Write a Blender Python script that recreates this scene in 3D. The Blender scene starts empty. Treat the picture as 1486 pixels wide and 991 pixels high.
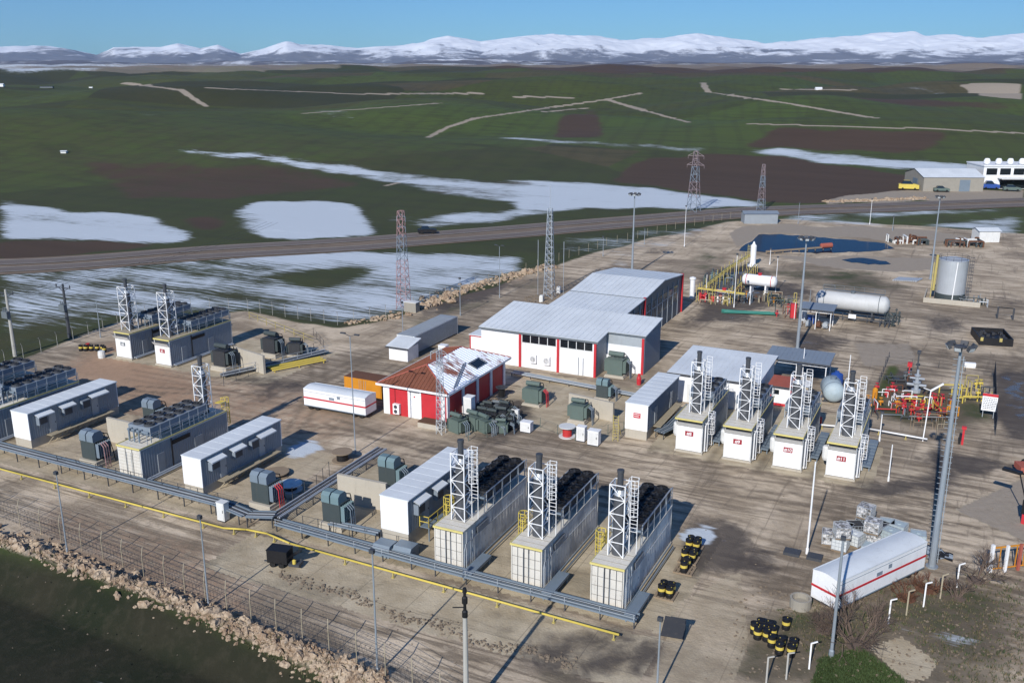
import bpy, math, random
import numpy as np
from mathutils import Vector
RND = random.Random(11)
C = bpy.context.scene.collection
F, TH, H0 = 1400.0, math.radians(16.13), 42.0
ST, CT = math.sin(TH), math.cos(TH)
AA = math.radians(64.1)
cA, sA = math.cos(AA), math.sin(AA)
ROT = AA - math.pi / 2                      # plant frame: local x runs along the rows, y away from the viewer

def W(a, b, z=0.0):
    return (a * cA + b * sA, a * sA - b * cA, z)
def ab(X, Y):
    return (X * cA + Y * sA, X * sA - Y * cA)
def gxy(x, y, z=0.0):                       # survey: sight line from the camera station onto level z
    u, v = x - 743, y - 495.5
    t = (z - H0) / (-F * ST - v * CT)
    return (u * t, (F * CT - v * ST) * t)
def at(x, y, z=0.0):
    return ab(*gxy(x, y, z))

# ------------------------------------------------------------------ mesh helper
class MB:
    def __init__(s):
        s.v, s.f, s.m = [], [], []
    def face(s, pts, mi=0):
        n = len(s.v); s.v += [tuple(p) for p in pts]; s.f.append(tuple(range(n, n + len(pts)))); s.m.append(mi)
    def box(s, x0, x1, y0, y1, z0, z1, mi=0, top=None):
        n = len(s.v)
        s.v += [(x0, y0, z0), (x1, y0, z0), (x1, y1, z0), (x0, y1, z0), (x0, y0, z1), (x1, y0, z1), (x1, y1, z1), (x0, y1, z1)]
        for q in ((0, 3, 2, 1), (0, 1, 5, 4), (1, 2, 6, 5), (2, 3, 7, 6), (3, 0, 4, 7)):
            s.f.append(tuple(n + i for i in q)); s.m.append(mi)
        s.f.append((n + 4, n + 5, n + 6, n + 7)); s.m.append(mi if top is None else top)
    def bar(s, p, q, r, mi=0, n=4, r2=None, cap=True):
        p, q = Vector(p), Vector(q); d = (q - p)
        if d.length < 1e-6: return
        d.normalize(); r2 = r if r2 is None else r2
        u = Vector((0, 0, 1)) if abs(d.z) < .9 else Vector((1, 0, 0))
        u = (u - d * u.dot(d)).normalized(); w = d.cross(u)
        k = len(s.v); o = math.pi / n
        for c, rr in ((p, r), (q, r2)):
            for i in range(n):
                t = 2 * math.pi * i / n + o
                s.v.append(tuple(c + (u * math.cos(t) + w * math.sin(t)) * rr))
        for i in range(n):
            j = (i + 1) % n
            s.f.append((k + i, k + j, k + n + j, k + n + i)); s.m.append(mi)
        if cap:
            s.f.append(tuple(k + i for i in reversed(range(n)))); s.m.append(mi)
            s.f.append(tuple(k + n + i for i in range(n))); s.m.append(mi)
    def path(s, pts, r, mi=0, n=6):
        for p, q in zip(pts[:-1], pts[1:]): s.bar(p, q, r, mi, n)
    def lathe(s, prof, c=(0, 0, 0), n=20, mi=0, axis='z', mis=None):
        k = len(s.v)
        for (r, h) in prof:
            for i in range(n):
                t = 2 * math.pi * i / n
                x, y = r * math.cos(t), r * math.sin(t)
                p = (x, y, h) if axis == 'z' else ((h, x, y) if axis == 'x' else (x, h, y))
                s.v.append((c[0] + p[0], c[1] + p[1], c[2] + p[2]))
        for j in range(len(prof) - 1):
            for i in range(n):
                i2 = (i + 1) % n
                q = (k + j * n + i, k + j * n + i2, k + (j + 1) * n + i2, k + (j + 1) * n + i)
                s.f.append(q if axis != 'y' else q[::-1]); s.m.append(mis[j] if mis else mi)
        for j, rev in ((0, True), (len(prof) - 1, False)):
            if prof[j][0] > 1e-4:
                q = [k + j * n + i for i in range(n)]
                s.f.append(tuple(reversed(q)) if rev else tuple(q)); s.m.append((mis[min(j, len(mis) - 1)]) if mis else mi)
    def corr(s, x0, y0, x1, y1, z0, z1, depth=.05, pitch=.3, mi=0):     # corrugated sheet, bulging to the right of its run
        L = math.hypot(x1 - x0, y1 - y0); n = max(2, round(L / pitch)); dx, dy = (x1 - x0) / L, (y1 - y0) / L
        nx, ny = dy, -dx; pts = []
        for i in range(n):
            for t, o in ((0, 0), (.15, 1), (.5, 1), (.65, 0)):
                q = (i + t) * L / n; pts.append((x0 + dx * q + nx * depth * o, y0 + dy * q + ny * depth * o))
        pts.append((x1, y1)); k = len(s.v)
        for x, y in pts: s.v += [(x, y, z0), (x, y, z1)]
        for i in range(len(pts) - 1):
            s.f.append((k + 2 * i, k + 2 * i + 2, k + 2 * i + 3, k + 2 * i + 1)); s.m.append(mi)
    def build(s, name, mats, parent=None, smooth=False):
        me = bpy.data.meshes.new(name); me.from_pydata(s.v, [], s.f)
        if not isinstance(mats, (list, tuple)): mats = [mats]
        for m in mats: me.materials.append(m)
        if len(mats) > 1: me.polygons.foreach_set('material_index', s.m)
        if smooth: me.polygons.foreach_set('use_smooth', [True] * len(s.f))
        me.update()
        o = bpy.data.objects.new(name, me); C.objects.link(o)
        if parent is not None: o.parent = parent
        return o

def tag(o, label=None, cat=None, group=None, kind=None):
    if label: o['label'] = label
    if cat: o['category'] = cat
    if group: o['group'] = group
    if kind: o['kind'] = kind
    return o
def place(o, a, b, z=0.0, rz=0.0):
    o.location = W(a, b, z); o.rotation_euler = (0, 0, ROT + math.radians(rz)); return o
def thing(name, label, cat, a, b, z=0.0, rz=0.0, group=None):
    o = bpy.data.objects.new(name, None); C.objects.link(o); o.empty_display_size = .2
    return tag(place(o, a, b, z, rz), label, cat, group)
def solo(mb, name, label, cat, mats, a, b, z=0.0, rz=0.0, group=None, smooth=False):
    return tag(place(mb.build(name, mats, None, smooth), a, b, z, rz), label, cat, group)
KIDS = {}
def kids(o): return [c for c in bpy.data.objects if c.parent == o]
def copy_tree(o, label=None, a=None, b=None, z=0.0, rz=0.0, parent=None):
    c = o.copy(); C.objects.link(c); c.parent = parent
    if label: c['label'] = label
    if a is not None: place(c, a, b, z, rz)
    if o.name not in KIDS: KIDS[o.name] = kids(o)
    for ch in KIDS[o.name]: copy_tree(ch, parent=c)
    return c
def words(name, mb_text, size, mat, parent, loc, rot=(math.pi / 2, 0, 0)):
    cu = bpy.data.curves.new(name, 'FONT'); cu.body = mb_text; cu.size = size; cu.align_x = 'CENTER'; cu.align_y = 'CENTER'; cu.extrude = .004; cu.offset = size * .02
    t = bpy.data.objects.new('lettering_source', cu); C.objects.link(t); bpy.context.view_layer.update()
    me = bpy.data.meshes.new_from_object(t.evaluated_get(bpy.context.evaluated_depsgraph_get())); bpy.data.objects.remove(t); me.materials.clear(); me.materials.append(mat)
    o = bpy.data.objects.new(name, me); C.objects.link(o); o.parent = parent; o.location = loc; o.rotation_euler = rot
    return o

# ------------------------------------------------------------------ materials
class NT:
    def __init__(s, name):
        s.m = bpy.data.materials.new(name); s.m.use_nodes = True; s.t = s.m.node_tree; s.n = s.t.nodes; s.b = s.n['Principled BSDF']
        s.pos = s.n.new('ShaderNodeNewGeometry').outputs['Position']
    def put(s, sock, val):
        if hasattr(val, 'is_output'): s.t.links.new(val, sock)
        elif val is not None: sock.default_value = val
    def math(s, op, a, b=None, c=None, clamp=False):
        n = s.n.new('ShaderNodeMath'); n.operation = op; n.use_clamp = clamp
        for i, q in enumerate((a, b, c)): s.put(n.inputs[i], q)
        return n.outputs[0]
    def mapping(s, vec, scale=(1, 1, 1), rz=0.0):
        n = s.n.new('ShaderNodeMapping'); s.put(n.inputs['Vector'], vec); n.inputs['Scale'].default_value = scale; n.inputs['Rotation'].default_value = (0, 0, rz)
        return n.outputs[0]
    def noise(s, vec, scale, detail=4, rough=.55, dist=0.0):
        n = s.n.new('ShaderNodeTexNoise'); s.put(n.inputs['Vector'], vec); n.inputs['Scale'].default_value = scale
        n.inputs['Detail'].default_value = detail; n.inputs['Roughness'].default_value = rough; n.inputs['Distortion'].default_value = dist
        return n.outputs['Fac']
    def smooth(s, v, lo, hi):
        n = s.n.new('ShaderNodeMapRange'); n.interpolation_type = 'SMOOTHSTEP'; s.put(n.inputs['Value'], v)
        n.inputs['From Min'].default_value = lo; n.inputs['From Max'].default_value = hi
        return n.outputs[0]
    def mix(s, fac, a, b):
        n = s.n.new('ShaderNodeMix'); n.data_type = 'RGBA'; s.put(n.inputs[0], fac)
        for i, q in ((6, a), (7, b)): s.put(n.inputs[i], (*q, 1) if isinstance(q, tuple) else q)
        return n.outputs[2]
    def bump(s, h, st, dist=1.0):
        n = s.n.new('ShaderNodeBump'); s.put(n.inputs['Height'], h); n.inputs['Strength'].default_value = st; n.inputs['Distance'].default_value = dist
        s.t.links.new(n.outputs[0], s.b.inputs['Normal'])
    def out(s, col, rough=.6, metal=0.0, spec=.35):
        s.put(s.b.inputs['Base Color'], (*col, 1) if isinstance(col, tuple) else col); s.put(s.b.inputs['Roughness'], rough)
        s.b.inputs['Metallic'].default_value = metal; s.b.inputs['Specular IOR Level'].default_value = spec
        return s.m
def sc(c, k): return tuple(min(1, x * k) for x in c)
def paint(name, col, rough=.55, metal=0.0, var=.18, scale=.9, dirt=.25, dcol=(.16, .13, .10), bump=0.0):
    t = NT(name)
    n = t.noise(t.pos, scale, 5, .6); base = t.mix(n, sc(col, 1 - var), sc(col, 1 + var * .5))
    if dirt:
        s1 = t.noise(t.mapping(t.pos, (3.2, 3.2, .35)), 1.3, 4, .65); s2 = t.noise(t.pos, 6.0, 3, .6)
        k = t.math('MULTIPLY', t.smooth(s1, .5, .78), t.smooth(s2, .3, .7))
        base = t.mix(t.math('MULTIPLY', k, dirt), base, dcol)
    if bump: t.bump(t.noise(t.pos, 14, 4), bump, .03)
    return t.out(base, t.math('MULTIPLY_ADD', n, .25, rough - .12), metal)
P = {}
for nm, args in dict(
    white=dict(col=(.78, .79, .80), dirt=.32), offwhite=dict(col=(.66, .67, .66), dirt=.35), beige=dict(col=(.60, .575, .52), dirt=.55),
    roofwhite=dict(col=(.66, .70, .725), rough=.5, var=.26, dirt=.45, dcol=(.3, .32, .33), scale=.25), greywall=dict(col=(.27, .30, .33), dirt=.3), sheet=dict(col=(.40, .44, .47), rough=.45, dirt=.3, metal=.2),
    steel=dict(col=(.17, .215, .26), rough=.5, dirt=.2), galv=dict(col=(.42, .46, .50), rough=.45, metal=.3, dirt=.15), darksteel=dict(col=(.055, .06, .07), dirt=.2),
    black=dict(col=(.012, .012, .014), rough=.5, dirt=.3, dcol=(.06, .055, .05)), pipe_grey=dict(col=(.075, .08, .09), rough=.5, dirt=.2), charcoal=dict(col=(.035, .037, .042), rough=.6, dirt=.3), paleyellow=dict(col=(.62, .54, .20), dirt=.4), yellow=dict(col=(.60, .47, .09), dirt=.35),
    yellowdull=dict(col=(.42, .35, .12), dirt=.4), signred=dict(col=(.30, .02, .03), dirt=.1), red=dict(col=(.47, .035, .035), dirt=.2), redpaint=dict(col=(.50, .03, .04), dirt=.1), orange=dict(col=(.58, .24, .02), dirt=.3),
    concrete=dict(col=(.43, .395, .33), rough=.9, dirt=.5, dcol=(.22, .2, .16), scale=.5, bump=.3), teal=dict(col=(.15, .225, .245), dirt=.25), tgreen=dict(col=(.105, .145, .13), dirt=.35), tdark=dict(col=(.05, .065, .068), dirt=.3),
    tgrey=dict(col=(.13, .15, .165), dirt=.3), blue=dict(col=(.02, .07, .30), dirt=.2), silver=dict(col=(.50, .53, .56), rough=.4, metal=.35, dirt=.2, scale=.4), vessel=dict(col=(.50, .51, .51), dirt=.2), water_tank=dict(col=(.36, .44, .48), dirt=.25),
    deck=dict(col=(.68, .65, .575), dirt=.35), clod=dict(col=(.20, .16, .12), rough=.95, var=.5, scale=3, dirt=.3), pylon=dict(col=(.24, .19, .20), dirt=.2), rust=dict(col=(.13, .06, .035), rough=.85, dirt=.4), redoxide=dict(col=(.36, .10, .07), rough=.8, dirt=.4), brownboard=dict(col=(.105, .06, .035), rough=.85, dirt=.3), wood=dict(col=(.26, .20, .14), rough=.9, dirt=.4), plastic=dict(col=(.60, .64, .66), rough=.35, dirt=.3, var=.35, scale=1.4),
    greenpipe=dict(col=(.02, .19, .15), dirt=.3), greencan=dict(col=(.05, .12, .04), dirt=.3), pole=dict(col=(.30, .34, .38), rough=.5, metal=.3, dirt=.15), concpole=dict(col=(.40, .39, .36), rough=.9, dirt=.3), pinkred=dict(col=(.36, .215, .22), dirt=.2), bark=dict(col=(.13, .095, .075), rough=.95, dirt=.2),
    skirt=dict(col=(.30, .28, .24), rough=.9, dirt=.4), bluegrey=dict(col=(.20, .24, .29), dirt=.3), khaki=dict(col=(.36, .31, .22), dirt=.3), tyre=dict(col=(.015, .015, .015), rough=.9, dirt=.4)).items():
    P[nm] = paint(nm, **args)
def mk_glass():
    t = NT('dark_glass'); return t.out((.012, .016, .02), .08, 0, .6)
P['glass'] = mk_glass()
def mk_tile():
    t = NT('clay_tile'); w = t.mapping(t.pos, (1, 1, 1), -ROT)
    n = t.noise(t.pos, .5, 5, .6); n2 = t.noise(t.pos, 7, 3)
    c = t.mix(n, (.12, .042, .024), (.215, .078, .046)); c = t.mix(t.smooth(n2, .55, .75), c, (.25, .12, .08))
    t.bump(n2, .5, .08); return t.out(c, .85)
P['tile'] = mk_tile()
def mk_snowroof():
    t = NT('snow_over_tile'); n = t.noise(t.mapping(t.pos, (1, 1, 1), -ROT), .28, 2, .5)
    s = t.noise(t.mapping(t.mapping(t.pos, (1, 1, 1), -ROT), (.5, 6.5, .5)), 1.0, 3, .6)
    k = t.smooth(t.math('ADD', t.math('MULTIPLY', n, .6), t.math('MULTIPLY', s, .55)), .575, .655)
    t.bump(k, .5, .06); return t.out(t.mix(k, (.74, .79, .86), (.22, .09, .065)), .7)
P['snowroof'] = mk_snowroof()
def mk_rock():
    t = NT('limestone'); n = t.noise(t.pos, .7, 5, .65); n2 = t.noise(t.pos, 5, 4)
    c = t.mix(t.smooth(n, .35, .65), (.25, .172, .112), (.43, .34, .245)); c = t.mix(t.smooth(n2, .5, .8), c, (.51, .43, .33))
    t.bump(n2, .6, .12); return t.out(c, .95)
P['rock'] = mk_rock()
def mk_patchy():
    t = NT('panel_cladding'); n = t.noise(t.mapping(t.pos, (.9, .9, .5)), .9, 3, .5)
    c = t.mix(t.smooth(n, .38, .62), (.50, .51, .51), (.78, .77, .73)); c = t.mix(t.smooth(t.noise(t.pos, 2.2, 4), .55, .8), c, (.30, .33, .38))
    return t.out(c, .55)
P['patchy'] = mk_patchy()
def mk_tarp():
    t = NT('shrink_wrapped'); n = t.noise(t.pos, 2.6, 4, .7, .6)
    return t.out(t.mix(t.smooth(n, .4, .6), (.09, .085, .08), (.62, .62, .62)), .4)
P['wrap'] = mk_tarp()
# ------------------------------------------------------------------ terrain
_pr = np.random.RandomState(5); PERM = np.concatenate([_pr.permutation(256)] * 3); GR = np.stack([np.cos(np.arange(256) * 2.399), np.sin(np.arange(256) * 2.399)], 1)
def perlin(x, y):
    xi = np.floor(x).astype(int); yi = np.floor(y).astype(int); fx, fy = x - xi, y - yi
    u = fx ** 3 * (fx * (fx * 6 - 15) + 10); v = fy ** 3 * (fy * (fy * 6 - 15) + 10)
    def g(i, j):
        k = GR[PERM[(PERM[(xi + i) & 255] + yi + j) & 255]]
        return k[..., 0] * (fx - i) + k[..., 1] * (fy - j)
    return (g(0, 0) * (1 - u) + g(1, 0) * u) * (1 - v) + (g(0, 1) * (1 - u) + g(1, 1) * u) * v
def fbm(x, y, o=4):
    s = 0; a = 1.0
    for i in range(o):
        s = s + a * perlin(x + 17.3 * i, y - 9.1 * i); x = x * 2.03; y = y * 2.03; a *= .5
    return s
def sstep(t):
    t = np.clip(t, 0, 1); return t * t * (3 - 2 * t)
BUMPS = [(-230, 480, 13, 240, 85, -.05), (80, 600, 11, 330, 90, -.2), (-640, 950, 19, 380, 120, .12), (-120, 1120, 17, 420, 100, .15), (430, 860, 15, 300, 95, -.1), (900, 1200, 21, 400, 140, -.15), (-60, 800, 11, 260, 70, .2), (260, 1500, 19, 420, 110, -.05),
         (250, 2000, 20, 800, 180, .05), (-900, 2300, 22, 900, 220, 0), (1500, 2300, 24, 900, 220, 0), (330, 520, 6, 200, 60, .1), (-300, 3100, 24, 1400, 260, .05)]
def height(X, Y):
    r = np.hypot(X, Y)
    z = sstep((r - 330) / 700) * (14 * fbm(X / 520 + 3.1, Y / 330, 3)) + sstep((r - 400) / 250) * (21 * perlin(X / 230 + .3 * Y / 230, Y / 165) + 3 * perlin(X / 80, Y / 70 + 4)) + sstep((r - 1500) / 2500) * (9 * fbm(X / 1300, Y / 700 + 7, 4)) + 20 * sstep((r - 2600) / 2400)
    k = sstep((r - 300) / 120)
    for cx, cy, h, sx, sy, t in BUMPS:
        dx, dy = X - cx, Y - cy; p = dx * math.cos(t) + dy * math.sin(t); q = -dx * math.sin(t) + dy * math.cos(t)
        z = z + k * h * np.exp(-(p / sx) ** 2 - (q / sy) ** 2)
    a = X * cA + Y * sA; b = X * sA - Y * cA
    e = 49.6 - .04 * (b + 75)
    z = z - 1.9 * sstep((e - a) / 3.0) * sstep((-26 - b) / 8)          # field below the rubble bank
    z = z + .5 * sstep((-27 - b) / 10) * np.exp(-((a - e - 1.0) / 1.2) ** 2)
    return z
_RR = np.geomspace(50, 6600, 5000)
def T(x, y):                                                           # survey point on the land surface
    u, v = x - 743, y - 495.5
    dx, dy, dz = u, F * CT - v * ST, -F * ST - v * CT
    L = math.hypot(dx, dy); X, Y = dx / L * _RR, dy / L * _RR
    below = H0 + dz / L * _RR < height(X, Y)
    i = int(np.argmax(below)) if below.any() else len(_RR) - 1
    return (X[i], Y[i])
NA, NR = 1000, 1050
ang = np.linspace(-math.radians(52), math.radians(52), NA); rad = np.geomspace(14, 6600, NR)
RRm, AAm = np.meshgrid(rad, ang, indexing='ij')
GX, GY = RRm * np.sin(AAm), RRm * np.cos(AAm); GZ = height(GX, GY)
jx = perlin(GX / (RRm * .03 + .5), GY / (RRm * .09 + .5)) * RRm * .012; jy = perlin(GX / (RRm * .03 + .5) + 31, GY / (RRm * .09 + .5)) * RRm * .03
CH = {k: np.zeros_like(GX) for k in ('yard', 'conc', 'snow', 'brown', 'wet', 'pale', 'ruddy', 'olive', 'dark', 'mud_shade')}
def inside(poly, X, Y):
    xs = [p[0] for p in poly]; ys = [p[1] for p in poly]
    if max(max(xs) - min(xs), max(ys) - min(ys)) < 8 and X.shape == GX.shape:
        rr = [math.hypot(*p) for p in poly]; aa = [math.atan2(p[0], p[1]) for p in poly]; m = 3.0 + .05 * max(rr)
        i0, i1 = np.searchsorted(rad, [min(rr) - m, max(rr) + m]); j0, j1 = np.searchsorted(ang, [min(aa) - m / min(rr), max(aa) + m / min(rr)])
        if X.base is None:
            k = inside(poly, X[i0:i1, j0:j1], Y[i0:i1, j0:j1]); return (k[0] + i0, k[1] + j0)
    sel = np.nonzero((X > min(xs)) & (X < max(xs)) & (Y > min(ys)) & (Y < max(ys)))
    x, y = X[sel], Y[sel]; c = np.zeros(len(x), bool); n = len(poly)
    for i in range(n):
        (x1, y1), (x2, y2) = poly[i], poly[(i + 1) % n]
        if y1 == y2: continue
        c ^= ((y1 > y) != (y2 > y)) & (x < (x2 - x1) * (y - y1) / (y2 - y1) + x1)
    return tuple(s[c] for s in sel)
def dense(pts, st, closed=True):
    out = []
    for p, q in zip(pts, pts[1:] + (pts[:1] if closed else [])):
        n = max(1, int(math.hypot(q[0] - p[0], q[1] - p[1]) / st)); out += [(p[0] + (q[0] - p[0]) * i / n, p[1] + (q[1] - p[1]) * i / n) for i in range(n)]
    return out + ([] if closed else [pts[-1]])
def region(ch, val, pts, rag=1.0, ground=True, mode='set'):
    poly = [T(*p) for p in (dense(pts, 14) if min(q[1] for q in pts) < 300 else pts)] if ground else pts
    k = inside(poly, GX + jx * rag, GY + jy * rag)
    if mode == 'max': CH[ch][k] = np.maximum(CH[ch][k], val)
    elif mode == 'mul': CH[ch][k] *= val
    else: CH[ch][k] = val
def rect(ch, val, a0, a1, b0, b1, rag=0.0):
    region(ch, val, [W(a0, b0)[:2], W(a1, b0)[:2], W(a1, b1)[:2], W(a0, b1)[:2]], rag, False)
def track(ch, val, pts, hw):                                            # a strip of land hw metres either side of a surveyed line
    w = [T(*p) for p in dense(pts, 8, False)]; hw0 = hw
    for (x1, y1), (x2, y2) in zip(w[:-1], w[1:]):
        L = math.hypot(x2 - x1, y2 - y1)
        if L < 1e-3: continue
        hw = max(hw0, .0030 * math.hypot(x1, y1))
        nx, ny = -(y2 - y1) / L * hw, (x2 - x1) / L * hw; ex, ey = (x2 - x1) / L * hw, (y2 - y1) / L * hw
        region(ch, val, [(x1 + nx - ex, y1 + ny - ey), (x2 + nx + ex, y2 + ny + ey), (x2 - nx + ex, y2 - ny + ey), (x1 - nx - ex, y1 - ny - ey)], .0, False)
# land cover, surveyed field by field
region('yard', 1, [(-60, 560), (0, 532), (185, 463), (350, 452), (495, 478), (590, 456), (690, 425), (780, 395), (880, 362), (985, 338), (1060, 322), (1150, 319), (1300, 326), (1490, 340), (1560, 345), (1560, 1080), (520, 1080), (480, 985), (400, 945), (250, 880), (130, 836), (0, 792), (-120, 740)], .4)
for v, pts in ((1.0, [(345, 302), (370, 293), (480, 290), (512, 297), (530, 315), (552, 335), (535, 343), (380, 349), (372, 325)]), (.62, [(330, 305), (352, 300), (380, 349), (360, 345)]),
               (.82, [(0, 318), (100, 308), (195, 307), (242, 321), (180, 331), (0, 330)]), (.9, [(0, 328), (230, 325), (292, 341), (255, 355), (120, 350), (0, 345)]), (.9, [(0, 284), (96, 306), (20, 317), (0, 315)]),
               (.85, [(230, 217), (270, 214), (400, 226), (560, 248), (540, 262), (400, 237)]), (.72, [(540, 246), (700, 262), (800, 262), (900, 268), (880, 300), (760, 296), (640, 284), (545, 262)]), (.93, [(780, 263), (900, 268), (1000, 278), (1128, 298), (1050, 303), (900, 303), (790, 308), (740, 300)]),
               (.68, [(600, 318), (640, 310), (760, 302), (800, 312), (700, 326), (640, 331), (590, 330)]), (.5, [(560, 310), (600, 312), (590, 325), (550, 322)]),
               (.56, [(0, 376), (110, 379), (300, 368), (520, 362), (765, 374), (770, 393), (600, 452), (495, 475), (350, 452), (185, 460), (0, 530)]), (.64, [(0, 385), (250, 395), (330, 440), (190, 455), (100, 430), (0, 425)]), (.69, [(330, 372), (520, 362), (765, 374), (765, 390), (640, 432), (500, 468), (380, 440), (400, 405)]), (.2, [(390, 400), (560, 385), (470, 420)]), (.36, [(0, 480), (150, 455), (185, 461), (0, 528)]), (.78, [(330, 372), (520, 362), (765, 374), (760, 384), (540, 390), (350, 385)]),
               (.8, [(668, 195), (730, 198), (800, 203), (1000, 213), (1062, 216), (1000, 220), (900, 213), (790, 207)]), (.85, [(1060, 217), (1150, 217), (1420, 240), (1430, 250), (1340, 248), (1200, 238), (1120, 228)]),
               (.5, [(800, 345), (1000, 328), (1080, 320), (1090, 326), (960, 350), (870, 370), (810, 372)]), (.66, [(1140, 309), (1490, 300), (1490, 306), (1300, 316), (1150, 320)]), (.72, [(1340, 326), (1490, 311), (1490, 342), (1400, 334), (1300, 330)]), (.55, [(1090, 319), (1160, 316), (1300, 322), (1290, 331), (1150, 324)]),
               (.7, [(1275, 124), (1330, 126), (1405, 138), (1360, 136)]), (.45, [(440, 163), (490, 158), (535, 170), (490, 175)]), (.8, [(0, 99), (150, 99), (140, 106), (0, 104)]), (.7, [(0, 106), (20, 107), (55, 118), (45, 119)]), (.6, [(180, 160), (240, 167), (230, 174)]),
               (.66, [(1345, 915), (1440, 905), (1450, 925), (1400, 950), (1370, 945)]), (.5, [(1290, 905), (1340, 895), (1370, 915), (1310, 925)]), (.45, [(60, 880), (180, 960), (100, 950)]), (1.4, [(975, 766), (1030, 762), (1048, 780), (1040, 790), (995, 786)]), (1.3, [(410, 652), (455, 638), (478, 655), (430, 664)]), (.5, [(860, 372), (1010, 335), (1080, 322), (990, 350), (900, 392)]), (.45, [(745, 455), (800, 432), (815, 440), (760, 462)])):
    region('snow', v, pts, .7)
region('dark', 1, [(-60, 770), (0, 800), (130, 838), (250, 882), (400, 946), (480, 986), (520, 1080), (-60, 1080)], .2)
region('snow', .24, [(0, 850), (200, 910), (420, 991), (150, 1020), (0, 1000)], .5)
for v, pts in ((1, [(815, 170), (868, 158), (876, 200), (805, 200)]), (.95, [(880, 262), (905, 240), (1010, 222), (1130, 228), (1345, 258), (1340, 276), (1140, 298), (1050, 284), (960, 272)]), (.9, [(1130, 186), (1385, 191), (1340, 222), (1070, 214)]), (1, [(0, 346), (250, 355), (90, 372), (0, 375)]),
               (.75, [(250, 320), (300, 312), (335, 318), (330, 330), (290, 338)]), (.7, [(640, 95), (1486, 88), (1486, 104), (900, 108)]), (.6, [(100, 235), (420, 240), (540, 270), (330, 290), (180, 290)]), (.45, [(560, 280), (760, 290), (800, 262), (700, 260)]), (.7, [(1210, 140), (1330, 155), (1486, 160), (1486, 150)])):
    region('brown', v, pts, .8)
for v, pts in ((.8, [(1390, 124), (1430, 120), (1486, 122), (1486, 146), (1420, 139)]), (.9, [(1060, 340), (1085, 326), (1300, 330), (1420, 345), (1400, 352), (1290, 348), (1100, 338), (1072, 362)]), (.75, [(1180, 372), (1300, 372), (1420, 384), (1410, 396), (1240, 392), (1120, 374)]), (.6, [(1240, 500), (1320, 496), (1335, 525), (1255, 535)]), (.4, [(1245, 640), (1330, 650), (1330, 695), (1250, 690)]), (.38, [(930, 700), (1060, 730), (1050, 760), (940, 735)]), (.38, [(1100, 730), (1200, 760), (1190, 800), (1090, 775)]), (.35, [(560, 620), (690, 640), (680, 655), (560, 640)]), (.4, [(1350, 440), (1440, 500), (1400, 520), (1330, 480)]), (.8, [(1195, 290), (1290, 276), (1490, 276), (1490, 296), (1330, 292), (1200, 296)]),
               (.5, [(0, 100), (200, 95), (500, 92), (500, 100), (200, 108)])):
    region('pale', v, pts, .6)
for pts, w in (([(620, 200), (650, 185), (690, 172), (760, 162), (860, 148), (930, 136)], 2.2), ([(1085, 180), (1200, 183), (1340, 187), (1490, 194)], 1.8), ([(1018, 121), (1028, 134), (1140, 150), (1270, 172)], 4), ([(178, 121), (262, 131), (285, 146), (300, 155)], 5), ([(748, 141), (830, 142)], 7), ([(560, 270), (592, 262)], 1.2), ([(1135, 130), (1240, 131)], 8), ([(300, 128), (520, 137), (700, 136)], 4), ([(790, 163), (850, 157)], 5), ([(880, 145), (950, 165), (1000, 178)], 3), ([(440, 165), (640, 150)], 2)):
    track('pale', .95, pts, w * .42)
region('ruddy', .9, [(600, 452), (640, 425), (780, 392), (800, 402), (700, 432), (620, 460)], .6)
region('ruddy', .8, [(0, 770), (120, 800), (300, 868), (480, 955), (560, 991), (480, 991), (300, 905), (130, 838), (0, 795)], .5)
region('ruddy', .5, [(0, 560), (60, 540), (300, 540), (560, 560), (520, 660), (300, 640), (0, 620)], .6)
region('ruddy', .7, [(60, 540), (190, 470), (300, 560), (250, 600), (180, 560)], .6)
region('ruddy', .5, [(350, 470), (480, 500), (560, 480), (500, 520), (400, 500)], .6)
region('ruddy', .45, [(0, 690), (300, 770), (420, 820), (400, 900), (0, 790)], .6)
for v, pts in ((.85, [(590, 895), (660, 905), (720, 930), (700, 945), (620, 920)]), (.8, [(760, 945), (830, 960), (880, 985), (840, 1010), (760, 985)]), (.5, [(420, 840), (520, 870), (600, 905), (560, 915), (440, 865)]), (.62, [(1060, 860), (1180, 880), (1310, 850), (1486, 820), (1486, 1020), (1050, 1020)]), (.7, [(560, 480), (780, 400), (880, 370), (850, 390), (740, 440), (600, 490)]), (.6, [(990, 345), (1080, 350), (1080, 420), (1000, 400)]), (.65, [(1120, 380), (1300, 395), (1350, 430), (1200, 425), (1130, 415)]), (.9, [(1258, 590), (1290, 525), (1310, 528), (1275, 598)]), (.85, [(1272, 545), (1440, 570), (1440, 630), (1266, 618)]), (.55, [(640, 690), (700, 850), (650, 930), (620, 900)])):
    region('olive', v, pts, .6)
region('yard', .0, [(1262, 596), (1290, 528), (1306, 530), (1276, 598)], .3)
region('yard', .0, [(1190, 955), (1250, 940), (1310, 985), (1330, 1020), (1170, 1020)], .6)
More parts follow.
